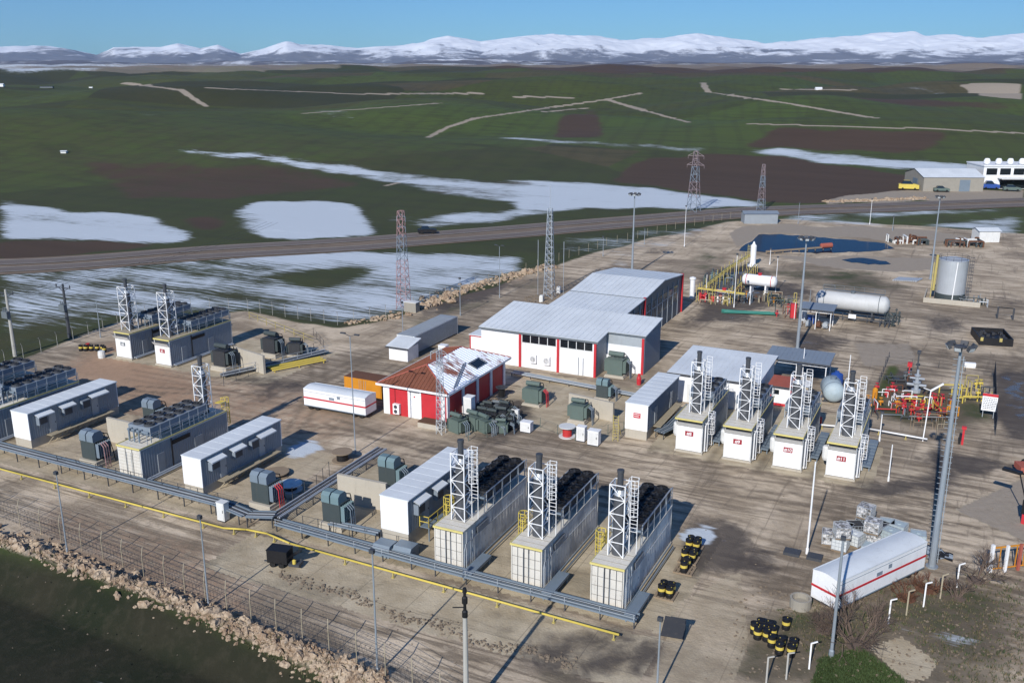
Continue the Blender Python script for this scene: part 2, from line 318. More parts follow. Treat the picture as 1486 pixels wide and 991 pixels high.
# concrete pads
rect('conc', .8, 63.2, 80.5, -58, -17.6); rect('conc', .95, 55.6, 62.4, -57, -17.6, .25); rect('conc', .55, 63.2, 81, -112, -60, .1); rect('conc', .9, 97.6, 119, -30.5, -6.5); rect('conc', .7, 96.5, 113.5, -115, -84, .1)
rect('conc', .6, 98, 118, -53, -34.5); rect('conc', .5, 92.5, 96.5, -66, -50, .2); rect('conc', .3, 110, 144, -11.5, 4.6, .3)
region('pale', .8, [(1385, 740), (1490, 690), (1600, 700), (1600, 800), (1490, 787)], 0)
region('conc', 1, [(1385, 740), (1490, 690), (1600, 700), (1600, 800), (1490, 787)], 0); region('conc', 1, [(1262, 940), (1310, 925), (1362, 962), (1345, 985), (1312, 987)], .15)
region('conc', .5, [(985, 870), (1075, 830), (1085, 930), (1060, 1020), (930, 1020)], .3)
for v, pts in ((.7, [(1130, 478), (1250, 490), (1240, 506), (1130, 498)]), (.6, [(590, 640), (770, 655), (760, 672), (600, 660)]), (.65, [(840, 690), (1000, 722), (990, 738), (850, 712)]), (.65, [(1240, 700), (1400, 690), (1390, 722), (1250, 728)]), (.7, [(1330, 655), (1486, 668), (1486, 692), (1340, 685)]), (.6, [(340, 540), (490, 556), (470, 572), (340, 560)]), (.7, [(1000, 446), (1080, 452), (1130, 470), (1010, 468)]), (.6, [(1330, 460), (1400, 455), (1410, 490), (1340, 490)]), (.55, [(1060, 780), (1150, 800), (1130, 850), (1060, 830)]), (1.0, [(1455, 542), (1510, 535), (1510, 650), (1472, 642), (1450, 600)]), (.9, [(978, 462), (1003, 455), (1010, 475), (986, 484)]), (.7, [(1150, 500), (1205, 510), (1200, 560), (1150, 540)]), (.75, [(355, 575), (405, 565), (395, 590), (360, 588)]), (1.25, [(1285, 537), (1325, 532), (1335, 560), (1300, 572)]), (.8, [(1000, 800), (1040, 810), (1020, 850), (985, 830)]), (.7, [(700, 585), (780, 580), (770, 640), (690, 640)]), (.5, [(1085, 680), (1250, 710), (1240, 722), (1080, 692)]),
               (.7, [(1440, 430), (1490, 420), (1490, 445), (1450, 448)]), (.8, [(1020, 395), (1110, 380), (1130, 450), (1010, 445)]), (.65, [(860, 895), (930, 915), (900, 960), (870, 950)]), (.6, [(620, 420), (780, 400), (760, 420), (640, 460), (600, 470)]), (.8, [(850, 420), (1000, 350), (940, 365), (860, 395)]), (.6, [(980, 740), (1090, 760), (1060, 840), (980, 820)]), (.45, [(780, 900), (1000, 930), (960, 991), (700, 991)]), (.7, [(1130, 415), (1170, 410), (1180, 430), (1150, 440)])):
    region('wet', v, pts, .8)
_rt = random.Random(21)
for a0, a1, b0, b1, n, al in ((84, 97, -112, 8, 20, 'b'), (98, 150, 0, 16, 9, 'a'), (122, 160, -36, -2, 14, 'b'), (84, 118, -84, -60, 10, 'a'), (70, 92, -16, 8, 12, 'b'), (100, 128, -84, -66, 6, 'a'), (150, 200, -30, 12, 10, 'b')):
    for _ in range(n):
        a, b = _rt.uniform(a0, a1), _rt.uniform(b0, b1); th = (_rt.gauss(0, .16) if al == 'b' else math.pi / 2 + _rt.gauss(0, .2)); k = _rt.gauss(0, .012); v = _rt.uniform(.35, .95)
        line = [[], []]
        for i in range(int(_rt.uniform(8, 22))):
            for s in (0, 1): line[s].append(W(a + (s * 1.8 - .9) * math.cos(th), b - (s * 1.8 - .9) * math.sin(th))[:2])
            a += 1.6 * math.sin(th); b += 1.6 * math.cos(th); th += k * 1.6
        for l in line:
            for (x1, y1), (x2, y2) in zip(l[:-1], l[1:]):
                d = math.hypot(x2 - x1, y2 - y1); nx, ny = -(y2 - y1) / d * .27, (x2 - x1) / d * .27; region('mud_shade', v, [(x1 + nx, y1 + ny), (x2 + nx, y2 + ny), (x2 - nx, y2 - ny), (x1 - nx, y1 - ny)], .12, False, 'max')
rect('mud_shade', .9, 97.0, 97.5, -30.5, -6.5)  # dark trench line before the numbered generators, its shadow painted into the ground
rect('mud_shade', .8, 97.5, 111, -23.6, -23.2); rect('mud_shade', .8, 97.5, 111, -18.2, -17.8); rect('mud_shade', .8, 97.5, 111, -12.6, -12.2)  # shadowed floor between the generators, painted as dark strips
far = sstep((RRm - 2400) / 2400)
CH['brown'] = np.maximum(CH['brown'], far * (.6 + .4 * perlin(GX / 900, GY / 500))); CH['pale'] = np.maximum(CH['pale'], .5 * sstep((RRm - 2800) / 1200))
CH['snow'] = np.maximum(CH['snow'], sstep((RRm - 4000) / 1800) * (.5 + .42 * fbm(GX / 1300 + 5, GY / 500, 3)) + sstep((-GX - 900) / 1500) * sstep((RRm - 2200) / 1500) * .3)
CH['olive'] = np.maximum(CH['olive'], (CH['yard'] < .5) * np.clip(.35 + .8 * fbm(GX / 340, GY / 240, 3), 0, .8))

def blur(A, kr, ka):
    for _ in range(2):
        for ax, k in ((0, kr), (1, ka)):
            if k < 1: continue
            pad = [(0, 0), (0, 0)]; pad[ax] = (k + 1, k); cs = np.cumsum(np.pad(A, pad, 'edge'), ax); n = A.shape[ax]
            A = (np.take(cs, np.arange(2 * k + 1, 2 * k + 1 + n), ax) - np.take(cs, np.arange(0, n), ax)) / (2 * k + 1)
    return A
for k_, kr, ka in (('snow', 2, 5), ('wet', 3, 9), ('olive', 5, 14), ('ruddy', 5, 16), ('brown', 2, 5), ('pale', 0, 1), ('yard', 1, 3), ('dark', 1, 3), ('mud_shade', 0, 1)): CH[k_] = blur(CH[k_], kr, ka)
def grid_mesh(name, X, Y, Z, mat, attrs=None):
    nr, na = X.shape; me = bpy.data.meshes.new(name); nv = nr * na
    me.vertices.add(nv); me.vertices.foreach_set('co', np.stack([X, Y, Z], -1).astype(np.float32).ravel())
    i = np.arange(nv).reshape(nr, na); q = np.stack([i[:-1, :-1], i[:-1, 1:], i[1:, 1:], i[1:, :-1]], -1).reshape(-1, 4)[:, ::-1]
    nf = len(q); me.loops.add(nf * 4); me.loops.foreach_set('vertex_index', q.astype(np.int32).ravel())
    me.polygons.add(nf); me.polygons.foreach_set('loop_start', np.arange(0, nf * 4, 4, dtype=np.int32)); me.polygons.foreach_set('loop_total', np.full(nf, 4, np.int32)); me.polygons.foreach_set('use_smooth', np.ones(nf, bool))
    me.materials.append(mat); me.update()
    for k, arr in (attrs or {}).items():
        at_ = me.attributes.new(k, 'FLOAT', 'POINT'); at_.data.foreach_set('value', arr.astype(np.float32).ravel())
    if me.polygons[0].normal.z < 0: me.flip_normals()
    o = bpy.data.objects.new(name, me); C.objects.link(o); return o
def mk_ground():
    t = NT('land')
    def A(n): k = t.n.new('ShaderNodeAttribute'); k.attribute_name = n; return k.outputs['Fac']
    pl = t.mapping(t.pos, (1, 1, 1), -ROT)                     # plant frame
    big = t.noise(t.pos, .012, 4, .6); mid = t.noise(t.pos, .11, 5, .6); fine = t.noise(t.pos, 1.1, 5, .65); grit = t.noise(t.pos, 5.5, 3, .6)
    rows = t.noise(t.mapping(pl, (.035, .9, 1)), 1.0, 4, .6, .4); rows_far = t.noise(t.mapping(pl, (.004, .10, 1)), 1.0, 4, .6, .5)
    wv = t.n.new('ShaderNodeTexWave'); wv.inputs['Scale'].default_value = .19; wv.inputs['Distortion'].default_value = 14; wv.inputs['Detail'].default_value = 3; wv.inputs['Detail Scale'].default_value = .35; wv.bands_direction = 'Y'; t.t.links.new(pl, wv.inputs['Vector'])
    def soft(n, w=.35, src=None): return t.smooth(t.math('MULTIPLY_ADD', t.math('SUBTRACT', src if src else fine, .5), w, n), .32, .68)
    # fields
    vo = t.n.new('ShaderNodeTexVoronoi'); vo.inputs['Scale'].default_value = 1.0; t.t.links.new(t.mapping(t.pos, (.0042, .0036, .001), .35), vo.inputs['Vector']); sv = t.n.new('ShaderNodeSeparateColor'); t.t.links.new(vo.outputs['Color'], sv.inputs[0])
    g = t.mix(big, (.040, .055, .012), (.060, .077, .018)); g = t.mix(t.math('MULTIPLY', sv.outputs[0], .8), g, (.066, .102, .022)); g = t.mix(t.smooth(sv.outputs[1], .55, .7), g, (.034, .040, .016)); g = t.mix(t.math('MULTIPLY', t.smooth(sv.outputs[2], .74, .8), .8), g, (.085, .062, .036)); g = t.mix(t.math('MULTIPLY', t.smooth(rows_far, .45, .7), .6), g, (.028, .036, .015))
    g = t.mix(t.math('MULTIPLY', A('olive'), t.smooth(mid, .2, .75)), g, (.062, .056, .026))
    wf = t.n.new('ShaderNodeTexWave'); wf.inputs['Scale'].default_value = .028; wf.inputs['Distortion'].default_value = 5; wf.inputs['Detail'].default_value = 2; wf.inputs['Detail Scale'].default_value = .2; t.t.links.new(t.mapping(t.pos, (1, .35, 1), .5), wf.inputs['Vector'])
    g = t.mix(t.math('MULTIPLY', t.smooth(wf.outputs['Fac'], .7, .98), .2), g, (.035, .034, .018)); g = t.mix(t.math('MULTIPLY', t.smooth(t.noise(t.pos, .035, 5, .7), .52, .68), .45), g, (.032, .034, .016))
    g = t.mix(t.math('MULTIPLY', t.smooth(rows, .5, .72), .6), g, (.045, .040, .024))
    br = t.mix(rows_far, (.043, .028, .018), (.085, .055, .036)); g = t.mix(soft(A('brown'), .5, mid), g, br)
    # bare dirt of the yard
    tr = t.noise(t.mapping(pl, (.075, .95, 1)), 1.0, 5, .66, 1.1); bl = t.noise(t.pos, .16, 5, .62, .3)
    tr2 = t.noise(t.mapping(pl, (.9, .06, 1), .5), 1.0, 4, .6, 1.2); bl2 = t.noise(t.pos, .045, 4, .6, .6)
    d = t.mix(t.smooth(bl, .32, .68), (.335, .265, .185), (.60, .495, .365)); d = t.mix(t.math('MULTIPLY', t.smooth(bl2, .48, .58), .75), d, (.185, .146, .105))
    trm = t.smooth(t.noise(t.pos, .03, 3, .6), .34, .52); d = t.mix(t.math('MULTIPLY', t.math('MULTIPLY', t.smooth(tr, .49, .61), .78), trm), d, (.165, .130, .093)); d = t.mix(t.math('MULTIPLY', t.math('MULTIPLY', t.smooth(tr, .5, .38), .4), trm), d, (.60, .50, .38)); d = t.mix(t.math('MULTIPLY', t.smooth(tr2, .56, .68), .5), d, (.15, .12, .09))
    d = t.mix(t.math('MULTIPLY', t.smooth(fine, .54, .74), .28), d, (.18, .145, .105)); d = t.mix(t.math('MULTIPLY', t.smooth(grit, .56, .72), .28), d, (.54, .47, .37)); lump = t.noise(t.mapping(pl, (.5, 1.3, 1)), .9, 5, .75, .8); d = t.mix(t.math('MULTIPLY', t.smooth(lump, .54, .66), .36), d, (.125, .10, .075)); d = t.mix(t.math('MULTIPLY', t.smooth(lump, .44, .34), .35), d, (.52, .44, .335))
    d = t.mix(soft(A('ruddy'), .5), d, t.mix(fine, (.27, .17, .105), (.43, .29, .195)))
    ol = t.mix(fine, (.075, .062, .040), (.17, .14, .10)); ol = t.mix(t.smooth(mid, .5, .68), ol, (.055, .065, .028)); d = t.mix(soft(A('olive'), .7, mid), d, ol)
    # concrete
    c = t.mix(t.smooth(t.noise(t.pos, .35, 5, .6), .3, .7), (.36, .295, .20), (.485, .415, .30)); c = t.mix(t.math('MULTIPLY', t.smooth(bl, .5, .66), .6), c, (.20, .168, .118)); c = t.mix(t.math('MULTIPLY', t.smooth(tr, .56, .68), .4), c, (.19, .16, .12)); c = t.mix(t.math('MULTIPLY', t.smooth(grit, .6, .8), .3), c, (.2, .18, .15))
    sx = t.n.new('ShaderNodeSeparateXYZ'); t.t.links.new(pl, sx.inputs[0])
    def joint(s): return t.math('LESS_THAN', t.math('ABSOLUTE', t.math('SUBTRACT', t.math('FRACT', t.math('MULTIPLY', s, .2)), .5)), .008)
    c = t.mix(t.math('MULTIPLY', t.math('MAXIMUM', joint(sx.outputs[0]), joint(sx.outputs[1])), .45), c, (.12, .105, .085))
    d = t.mix(soft(A('conc'), .25), d, c)
    d = t.mix(t.math('MULTIPLY', t.math('MULTIPLY', A('mud_shade'), t.smooth(fine, .25, .5)), .95), d, (.12, .094, .068))  # muddy wheel ruts, plus the painted shadow strips by the generators
    wet = soft(t.math('MULTIPLY', A('wet'), 1.25), .75, t.noise(t.pos, .45, 5, .6, .5))
    d = t.mix(t.math('MULTIPLY', wet, .88), d, (.058, .049, .046))
    col = t.mix(soft(A('yard'), .25), g, d)
    col = t.mix(A('dark'), col, t.mix(t.math('MULTIPLY', t.smooth(fine, .45, .7), .6), t.mix(t.smooth(mid, .35, .65), (.010, .014, .005), (.020, .019, .010)), (.034, .031, .019)))
    col = t.mix(soft(A('pale'), .4), col, t.mix(fine, (.24, .20, .155), (.36, .31, .25)))
    # snow lying in the furrows
    near = t.math('ADD', t.math('ADD', t.math('MULTIPLY', rows, .22), t.math('MULTIPLY', rows_far, .34)), t.math('MULTIPLY', .5, 0)); near = t.math('ADD', near, t.math('MULTIPLY_ADD', wv.outputs['Fac'], .045, -.015)); near = t.math('ADD', near, t.math('ADD', t.math('MULTIPLY', t.noise(t.mapping(pl, (.13, 1.9, 1)), 1, 5, .72, .6), .44), t.math('MULTIPLY', mid, .26)))
    sn = t.smooth(t.math('SUBTRACT', t.math('MULTIPLY_ADD', A('snow'), .48, .365), near), -.05, .10)
    sn = t.math('MULTIPLY', sn, t.smooth(A('snow'), .02, .14))
    col = t.mix(t.math('MULTIPLY', sn, .95), col, t.mix(t.smooth(near, .3, .6), (.78, .82, .87), (.50, .56, .62)))
    t.bump(t.math('ADD', t.math('MULTIPLY', fine, .6), t.math('MULTIPLY', grit, .35)), .5, .25)
    puddle = t.smooth(t.math('MULTIPLY', t.math('MULTIPLY', A('wet'), 1.25), t.noise(t.pos, .3, 4, .6, .4)), .44, .5)
    return t.out(col, t.math('SUBTRACT', .93, t.math('MULTIPLY', puddle, .78)), 0, .3)
ground = tag(grid_mesh('ground', GX, GY, GZ, mk_ground(), CH), kind='structure')

# mountains far beyond the plain: a snowbound range and darker foothills
SKY = [(-300, 76), (0, 71), (60, 71), (120, 73), (165, 82), (190, 72), (255, 72), (280, 67), (310, 73), (335, 68), (365, 80), (400, 72), (430, 62), (450, 66), (480, 67), (530, 71), (580, 68), (615, 62), (655, 54), (700, 62), (745, 56), (800, 51), (850, 53), (900, 60), (930, 58), (965, 55), (1000, 52), (1050, 59), (1095, 65), (1130, 61), (1180, 57), (1240, 55), (1300, 53), (1315, 59), (1360, 57), (1420, 60), (1465, 58), (1486, 50), (1600, 56), (1900, 66)]
def range_mesh(name, r0, r1, rise, seed, hmin, na, nr):
    an = np.linspace(-math.radians(50), math.radians(50), na); u = np.linspace(0, 1, nr)
    U, An = np.meshgrid(u, an, indexing='ij'); R = r0 + (r1 - r0) * U
    px = 743 + F * np.tan(An)
    crest = np.interp(px, [s[0] for s in SKY], [s[1] for s in SKY])
    D = r1 * .82; top = H0 + D * np.sqrt(1 + np.tan(An) ** 2) * (90.6 - crest) / F * 1.03
    X, Y = R * np.sin(An), R * np.cos(An)
    ridge = 1 - np.abs(fbm(X / 1700 + seed, Y / 2600, 6)) * 1.15; ridge2 = fbm(X / 800 + seed, Y / 1300, 6)
    prof = np.where(U < .7, sstep(U / .7) ** rise, 1 - .5 * ((U - .7) / .3) ** 2)
    Z = hmin + prof * (top - hmin) * (.62 + .36 * ridge) * 1.03 + prof * (1 - prof) * 210 * ridge2
    return X, Y, Z
def mk_mount(name, snow0, dark):
    t = NT(name); sz = t.n.new('ShaderNodeSeparateXYZ'); t.t.links.new(t.pos, sz.inputs[0])
    n = t.noise(t.mapping(t.pos, (1, .5, 1.6)), .0026, 9, .7, .3); n2 = t.noise(t.pos, .0007, 4)
    h = t.math('ADD', t.math('MULTIPLY', sz.outputs[2], 1 / 520), t.math('MULTIPLY_ADD', n, 1.5, -.75)); h = t.math('ADD', h, t.math('MULTIPLY_ADD', n2, .9, -.45))
    k = t.smooth(h, snow0, snow0 + .3)
    return t.out(t.mix(k, dark, (.84, .87, .91)), .9)
X, Y, Z = range_mesh('mountains', 12500, 20500, 1.3, 3.3, 10, 1000, 200)
tag(grid_mesh('mountains', X, Y, Z, mk_mount('mountain_snow', .19, (.17, .175, .20))), kind='structure')
an = np.linspace(-math.radians(50), math.radians(50), 900); u = np.linspace(0, 1, 90); U, An = np.meshgrid(u, an, indexing='ij'); R = 6200 + 6800 * U; X, Y = R * np.sin(An), R * np.cos(An)
Z = -4 + np.sin(np.pi * np.clip(U, 0, 1)) * (14 + 95 * fbm(X / 1900 + 9, Y / 2600, 5)) + 32 * U
tag(grid_mesh('foothills', X, Y, Z, mk_mount('foothill', .10, (.105, .095, .105))), kind='structure')

# the dual carriageway, draped on the land
def ribbon(name, pts, w, z, mat, kind='structure', step=4.0):
    w0 = [Vector((*p, 0)) for p in pts]; out = []
    for i in range(len(w0) - 1):
        p0, p1, p2, p3 = w0[max(i - 1, 0)], w0[i], w0[i + 1], w0[min(i + 2, len(w0) - 1)]
        n = max(2, int((p2 - p1).length / step))
        for k in range(n):
            t = k / n; out.append(.5 * ((2 * p1) + (p2 - p0) * t + (2 * p0 - 5 * p1 + 4 * p2 - p3) * t * t + (3 * p1 - p0 - 3 * p2 + p3) * t ** 3))
    out.append(w0[-1]); mb = MB(); rows = []
    for i, p in enumerate(out):
        d = (out[min(i + 1, len(out) - 1)] - out[max(i - 1, 0)]).normalized(); nn = Vector((-d.y, d.x, 0))
        e = [p + nn * w / 2, p - nn * w / 2]; zz = float(max(height(np.array([q.x for q in e]), np.array([q.y for q in e])))) + z
        rows.append([(q.x, q.y, zz) for q in e])
    for r0, r1 in zip(rows[:-1], rows[1:]): mb.face([r0[0], r0[1], r1[1], r1[0]])
    o = mb.build(name, mat); 
    if o.data.polygons[0].normal.z < 0: o.data.flip_normals()
    tag(o, kind=kind); return out
def mk_road(name, c1, c2):
    t = NT(name); n = t.noise(t.pos, .25, 4, .6); return t.out(t.mix(n, c1, c2), .85)
asph = mk_road('asphalt', (.115, .094, .082), (.175, .148, .13)); verge = mk_road('verge', (.11, .082, .058), (.24, .185, .135)); paintm = mk_road('lane_paint', (.4, .39, .36), (.5, .48, .45))
UP = [gxy(*p) for p in ((-140, 386), (75, 379), (300, 362), (500, 350), (620, 341), (760, 330), (900, 319), (1100, 304), (1300, 297), (1486, 290), (1640, 286))]
LO = [gxy(*p) for p in ((-140, 398), (75, 389), (300, 373), (500, 362), (620, 352), (760, 341), (900, 328), (1100, 312), (1300, 305), (1486, 298), (1640, 293))]
MIDL = [((p[0] + q[0]) / 2, (p[1] + q[1]) / 2) for p, q in zip(UP, LO)]
ribbon('road_verge', MIDL, 18, .10, verge); 
for nm, c in (('road', UP), ('road', LO)):
    o = ribbon(nm, c, 5.4, .20, asph)
    for s in (-2.4, 2.4):
        off = []
        for i, p in enumerate(c):
            q0, q1 = Vector(c[max(i - 1, 0)]), Vector(c[min(i + 1, len(c) - 1)]); d = (q1 - q0).normalized(); off.append((p[0] - d.y * s, p[1] + d.x * s))
        ribbon('road_marking', off, .22, .225, paintm)
# lagoon water
def water(px, z=.06):
    rw = random.Random(4); mb = MB(); mb.face([(*gxy(p[0] + rw.uniform(-1.6, 1.6), p[1] + rw.uniform(-.7, .7)), z) for p in dense(px, 7)]); o = mb.build('water', P_water)
    if o.data.polygons[0].normal.z < 0: o.data.flip_normals()
    tag(o, kind='structure')
t = NT('lagoon_water'); t.bump(t.noise(t.pos, 1.5, 3), .12, .05); t.b.inputs['IOR'].default_value = 1.12; P_water = t.out((.008, .015, .034), .15, 0, .2)
water([(1073, 365), (1076, 360), (1090, 350), (1101, 341), (1125, 340), (1180, 344), (1240, 349), (1285, 354), (1299, 361), (1270, 365), (1226, 366), (1185, 368), (1140, 366)])
water([(1222, 378), (1245, 374), (1285, 379), (1292, 384), (1260, 384), (1235, 381)])
# ------------------------------------------------------------------ generator containers
def lattice(mb, x0, x1, y0, y1, z0, z1, bays, r=.05, mi=0, x0t=None, x1t=None, y0t=None, y1t=None, rd=None):
    q0 = [(x0, y0), (x1, y0), (x1, y1), (x0, y1)]
    q1 = [(x0t, y0t), (x1t, y0t), (x1t, y1t), (x0t, y1t)] if x0t is not None else q0
    rd = rd or r * .75
    def pt(i, t): return (q0[i][0] + (q1[i][0] - q0[i][0]) * t, q0[i][1] + (q1[i][1] - q0[i][1]) * t, z0 + (z1 - z0) * t)
    for i in range(4): mb.bar(pt(i, 0), pt(i, 1), r, mi)
    for k in range(bays):
        t0, t1 = k / bays, (k + 1) / bays
        for i in range(4):
            j = (i + 1) % 4
            mb.bar(pt(i, t1), pt(j, t1), rd, mi)
            if k % 2: mb.bar(pt(i, t0), pt(j, t1), rd, mi)
            else: mb.bar(pt(j, t0), pt(i, t1), rd, mi)
def cage(mb, x, y, z0, z1, r=.042, mi=0, face=1, hoops=True):                 # ladder in the xz plane, hoops towards face*y (or x when face is 2/-2)
    def pt(u, v, z): return (x + u, y + v * face, z) if abs(face) == 1 else (x + v * (face / 2), y + u, z)
    for u in (-.3, .3): mb.bar(pt(u, 0, z0), pt(u, 0, z1), r, mi)
    z = z0 + .3
    while z < z1: mb.bar(pt(-.3, 0, z), pt(.3, 0, z), r * .75, mi); z += .34
    if hoops:
        arc = [(-.36, .02), (-.40, .38), (-.2, .68), (.2, .68), (.40, .38), (.36, .02)]
        zb = z0 + (1.9 if z1 - z0 > 4.2 else .35); z = zb
        while z <= z1 + .01:
            for p, q in zip(arc[:-1], arc[1:]): mb.bar(pt(*p, z), pt(*q, z), r * .8, mi)
            z += .62
        for p in arc[1:-1]: mb.bar(pt(*p, zb), pt(*p, z - .62), r * .7, mi)
fan_me = {}
def fan_mesh(kind):
    if kind not in fan_me:
        mb = MB(); n = 18
        mb.lathe([(.58, 0), (.56, .24), (.50, .24), (.52, .06)], (0, 0, 0), n, 0)
        for i in range(6):
            t = i * math.pi / 3; c, s = math.cos(t), math.sin(t)
            mb.face([(.08 * c, .08 * s, .14), (.5 * c - .1 * s, .5 * s + .1 * c, .10), (.5 * c + .14 * s, .5 * s - .14 * c, .17)], 1)
        mb.lathe([(.13, .06), (.13, .2), (0, .2)], (0, 0, 0), 10, 1)
        for k in range(3): mb.bar((-.52, 0, .245), (.52, 0, .245), .012, 1) if k == 0 else None
        mb.lathe([(.56, .04), (0, .04)], (0, 0, 0), n, 2)
        me = mb.build('fan', [P['black'] if kind == 'dark' else P['darksteel'], P['charcoal'], P['black']])
        fan_me[kind] = me.data; bpy.data.objects.remove(me)
    return fan_me[kind]
def cooler(root, w, y0, y1, z0, kind, nf, hz=.85, rows=2):
    mb = MB(); x0, x1 = -w / 2, w / 2
    fr = {'dark': 0, 'light': 1}[kind]
    mb.box(x0, x1, y0, y1, z0, z0 + hz, 0)
    for xs in (x0 - .03, x1 + .03):                                     # framed coil sides
        n = max(3, round((y1 - y0) / 1.5))
        for i in range(n + 1):
            y = y0 + (y1 - y0) * i / n; mb.box(xs - .035, xs + .035, y - .05, y + .05, z0 - .75, z0 + hz + .03, 1)
        mb.box(xs - .03, xs + .03, y0, y1, z0 + hz - .05, z0 + hz + .04, 1); mb.box(xs - .03, xs + .03, y0, y1, z0 - .03, z0 + .06, 1)
    for i in range(3):                                                   # pipe headers at the near end
        mb.path([(x0 + .5 + .7 * i, y0 - .02, z0 + .5), (x0 + .5 + .7 * i, y0 - .55, z0 + .5), (x0 + .5 + .7 * i, y0 - .55, z0 - .75)], .09, 2, 8)
    mb.bar((x0, y0 - .2, z0 + .35), (x1, y0 - .2, z0 + .35), .13, 2, 8)
    c = mb.build('cooling_unit', [P['charcoal'] if kind == 'dark' else P['bluegrey'], P['galv'] if kind == 'dark' else P['sheet'], P['steel']], root)
    per = nf // rows
    for i in range(per):
        for j in range(rows):
            f = bpy.data.objects.new('fan', fan_mesh(kind)); C.objects.link(f); f.parent = c
            f.location = ((j + .5) / rows * w - w / 2, y0 + (i + .5) * (y1 - y0) / per, z0 + hz + .001)
    return c
def rail(mb, pts, z, h=1.1, r=.035, mi=0, every=1.6):
    for (x0, y0), (x1, y1) in zip(pts[:-1], pts[1:]):
        L = math.hypot(x1 - x0, y1 - y0); n = max(1, round(L / every))
        for i in range(n + 1):
            t = i / n; x, y = x0 + (x1 - x0) * t, y0 + (y1 - y0) * t; mb.bar((x, y, z), (x, y, z + h), r, mi)
        for k in (.5, 1.0): mb.bar((x0, y0, z + h * k), (x1, y1, z + h * k), r * .9, mi)
def genset(label, group, a, b0, b1, L=12.8, H=3.8, style='panel', sign=None, ty=2.3, cool=(4.6, 12.5, 12), ckind='dark', rot=0, yl='left', tower_h=6.3, signcol='signred'):
    w = b1 - b0; root = thing('generator_container', label, 'generator', a, (b0 + b1) / 2, 0, rot, group)
    x0, x1 = -w / 2, w / 2; z0 = .22
    mb = MB(); mb.box(x0 - .1, x1 + .1, -.15, L + .1, 0, z0); mb.build('plinth', P['concrete'], root)
    mb = MB(); side = 0
    mb.box(x0 + .06, x1 - .06, .06, L - .06, z0, H - .02, 1)
    dp, pi_ = (.05, .34) if style != 'panel' else (.035, .62)
    mb.corr(x1 - .055, .06, x1 - .055, L - .06, z0, H - .1, dp, pi_, 0); mb.corr(x0 + .055, L - .06, x0 + .055, .06, z0, H - .1, dp, pi_, 0); mb.corr(x1 - .06, L - .055, x0 + .06, L - .055, z0, H - .1, dp, pi_, 0)
    for xs in (x0, x1 - .09):
        for ys in (0.0, L - .09): mb.box(xs, xs + .09, ys, ys + .09, z0, H - .02, 2)
    for xs in (x0, x1 - .09): mb.box(xs, xs + .09, .09, L - .09, H - .14, H - .01, 2)
    sidem = P['patchy'] if style == 'panel' else P['greywall'] if style != 'sign' else P['sheet']
    mb.build('body', [sidem, P['darksteel'], P['offwhite'] if style != 'panel' else P['beige']], root)
    mb = MB()
    if style in ('panel', 'ribbed'):
        nx, nz = (5, 4) if style == 'panel' else (3, 9)
        for i in range(nx):
            for k in range(nz):
                g = .06 if style == 'panel' else .03
                xa = x0 + .1 + (w - .2) * i / nx + g / 2; xb = x0 + .1 + (w - .2) * (i + 1) / nx - g / 2
                if i == nx // 2: xa += .07; xb -= .07
                za = z0 + .05 + (H - z0 - .2) * k / nz + g / 2; zb = z0 + .05 + (H - z0 - .2) * (k + 1) / nz - g / 2
                mb.box(xa, xb, -.02, .055, za, zb, 0)
        for i in (1.2, 1.8): mb.bar((x0 + w * i / 3, -.05, z0 + .3), (x0 + w * i / 3, -.05, H - .5), .022, 1)
        mb.build('front_doors', [P['beige'], P['galv']], root)
    else:
        mb.box(x0 + .1, x1 - .1, -.03, .055, z0 + .05, H - .95, 0)
        mb.face([(x0 + .02, -.55, H - .32), (x1 - .02, -.55, H - .32), (x1 - .02, -.03, H - .9), (x0 + .02, -.03, H - .9)], 1)      # sloping hood under the deck
        mb.face([(x0 + .02, -.55, H - .32), (x0 + .02, -.03, H - .9), (x0 + .02, .05, H - .32)], 1); mb.face([(x1 - .02, -.55, H - .32), (x1 - .02, .05, H - .32), (x1 - .02, -.03, H - .9)], 1)
        for k in range(3): mb.box(x0 + .12, x1 - .12, -.036, .05, z0 + .9 + k * .75, z0 + .93 + k * .75, 1)
        mb.build('front_wall', [P['white'], P['offwhite']], root)
        sg = MB(); sg.box(-.47, .47, -.06, -.034, 2.0, 2.55); s_ = sg.build('number_sign', P[signcol], root)
        words('sign_text', sign, .5, P['white'], s_, (0, -.066, 2.26))
    mb = MB(); dy = max(ty + 1.4, 3.2) if ty < 6 else 4.0
    mb.box(x0 - .02, x1 + .02, -.56 if style == 'sign' else -.08, L + .02, H - .0, H + .08, 0)
    for y in (.7, 1.5, 2.3): mb.box(x0, x1, y, y + .04, H + .08, H + .11, 1)
    mb.build('roof_deck', [P['deck'] if style != 'g' else P['khaki'], P['skirt']], root)
    mb = MB(); yf = -.60 if style == 'sign' else -.12
    mb.box(x0 - .06, x1 + .06, yf, yf + .1, H - .04, H + .14, 0); mb.box(x0 - .07, x0 - .02, yf + .1, dy, H, H + .16, 0)
    if style != 'panel': mb.box(x1 + .02, x1 + .07, yf + .1, L, H, H + .14, 0)
    mb.build('edge_band', P['paleyellow'], root)
    # exhaust tower
    tw = {'g': .82}.get(style, .64); tx = {'g': -.42, 'ribbed': -.1}.get(style, .05); mb = MB(); zt = H + tower_h
    lattice(mb, tx - tw, tx + tw, ty - tw, ty + tw, H + .1, zt, 5, .06)
    mb.build('exhaust_tower', P['white'], root)
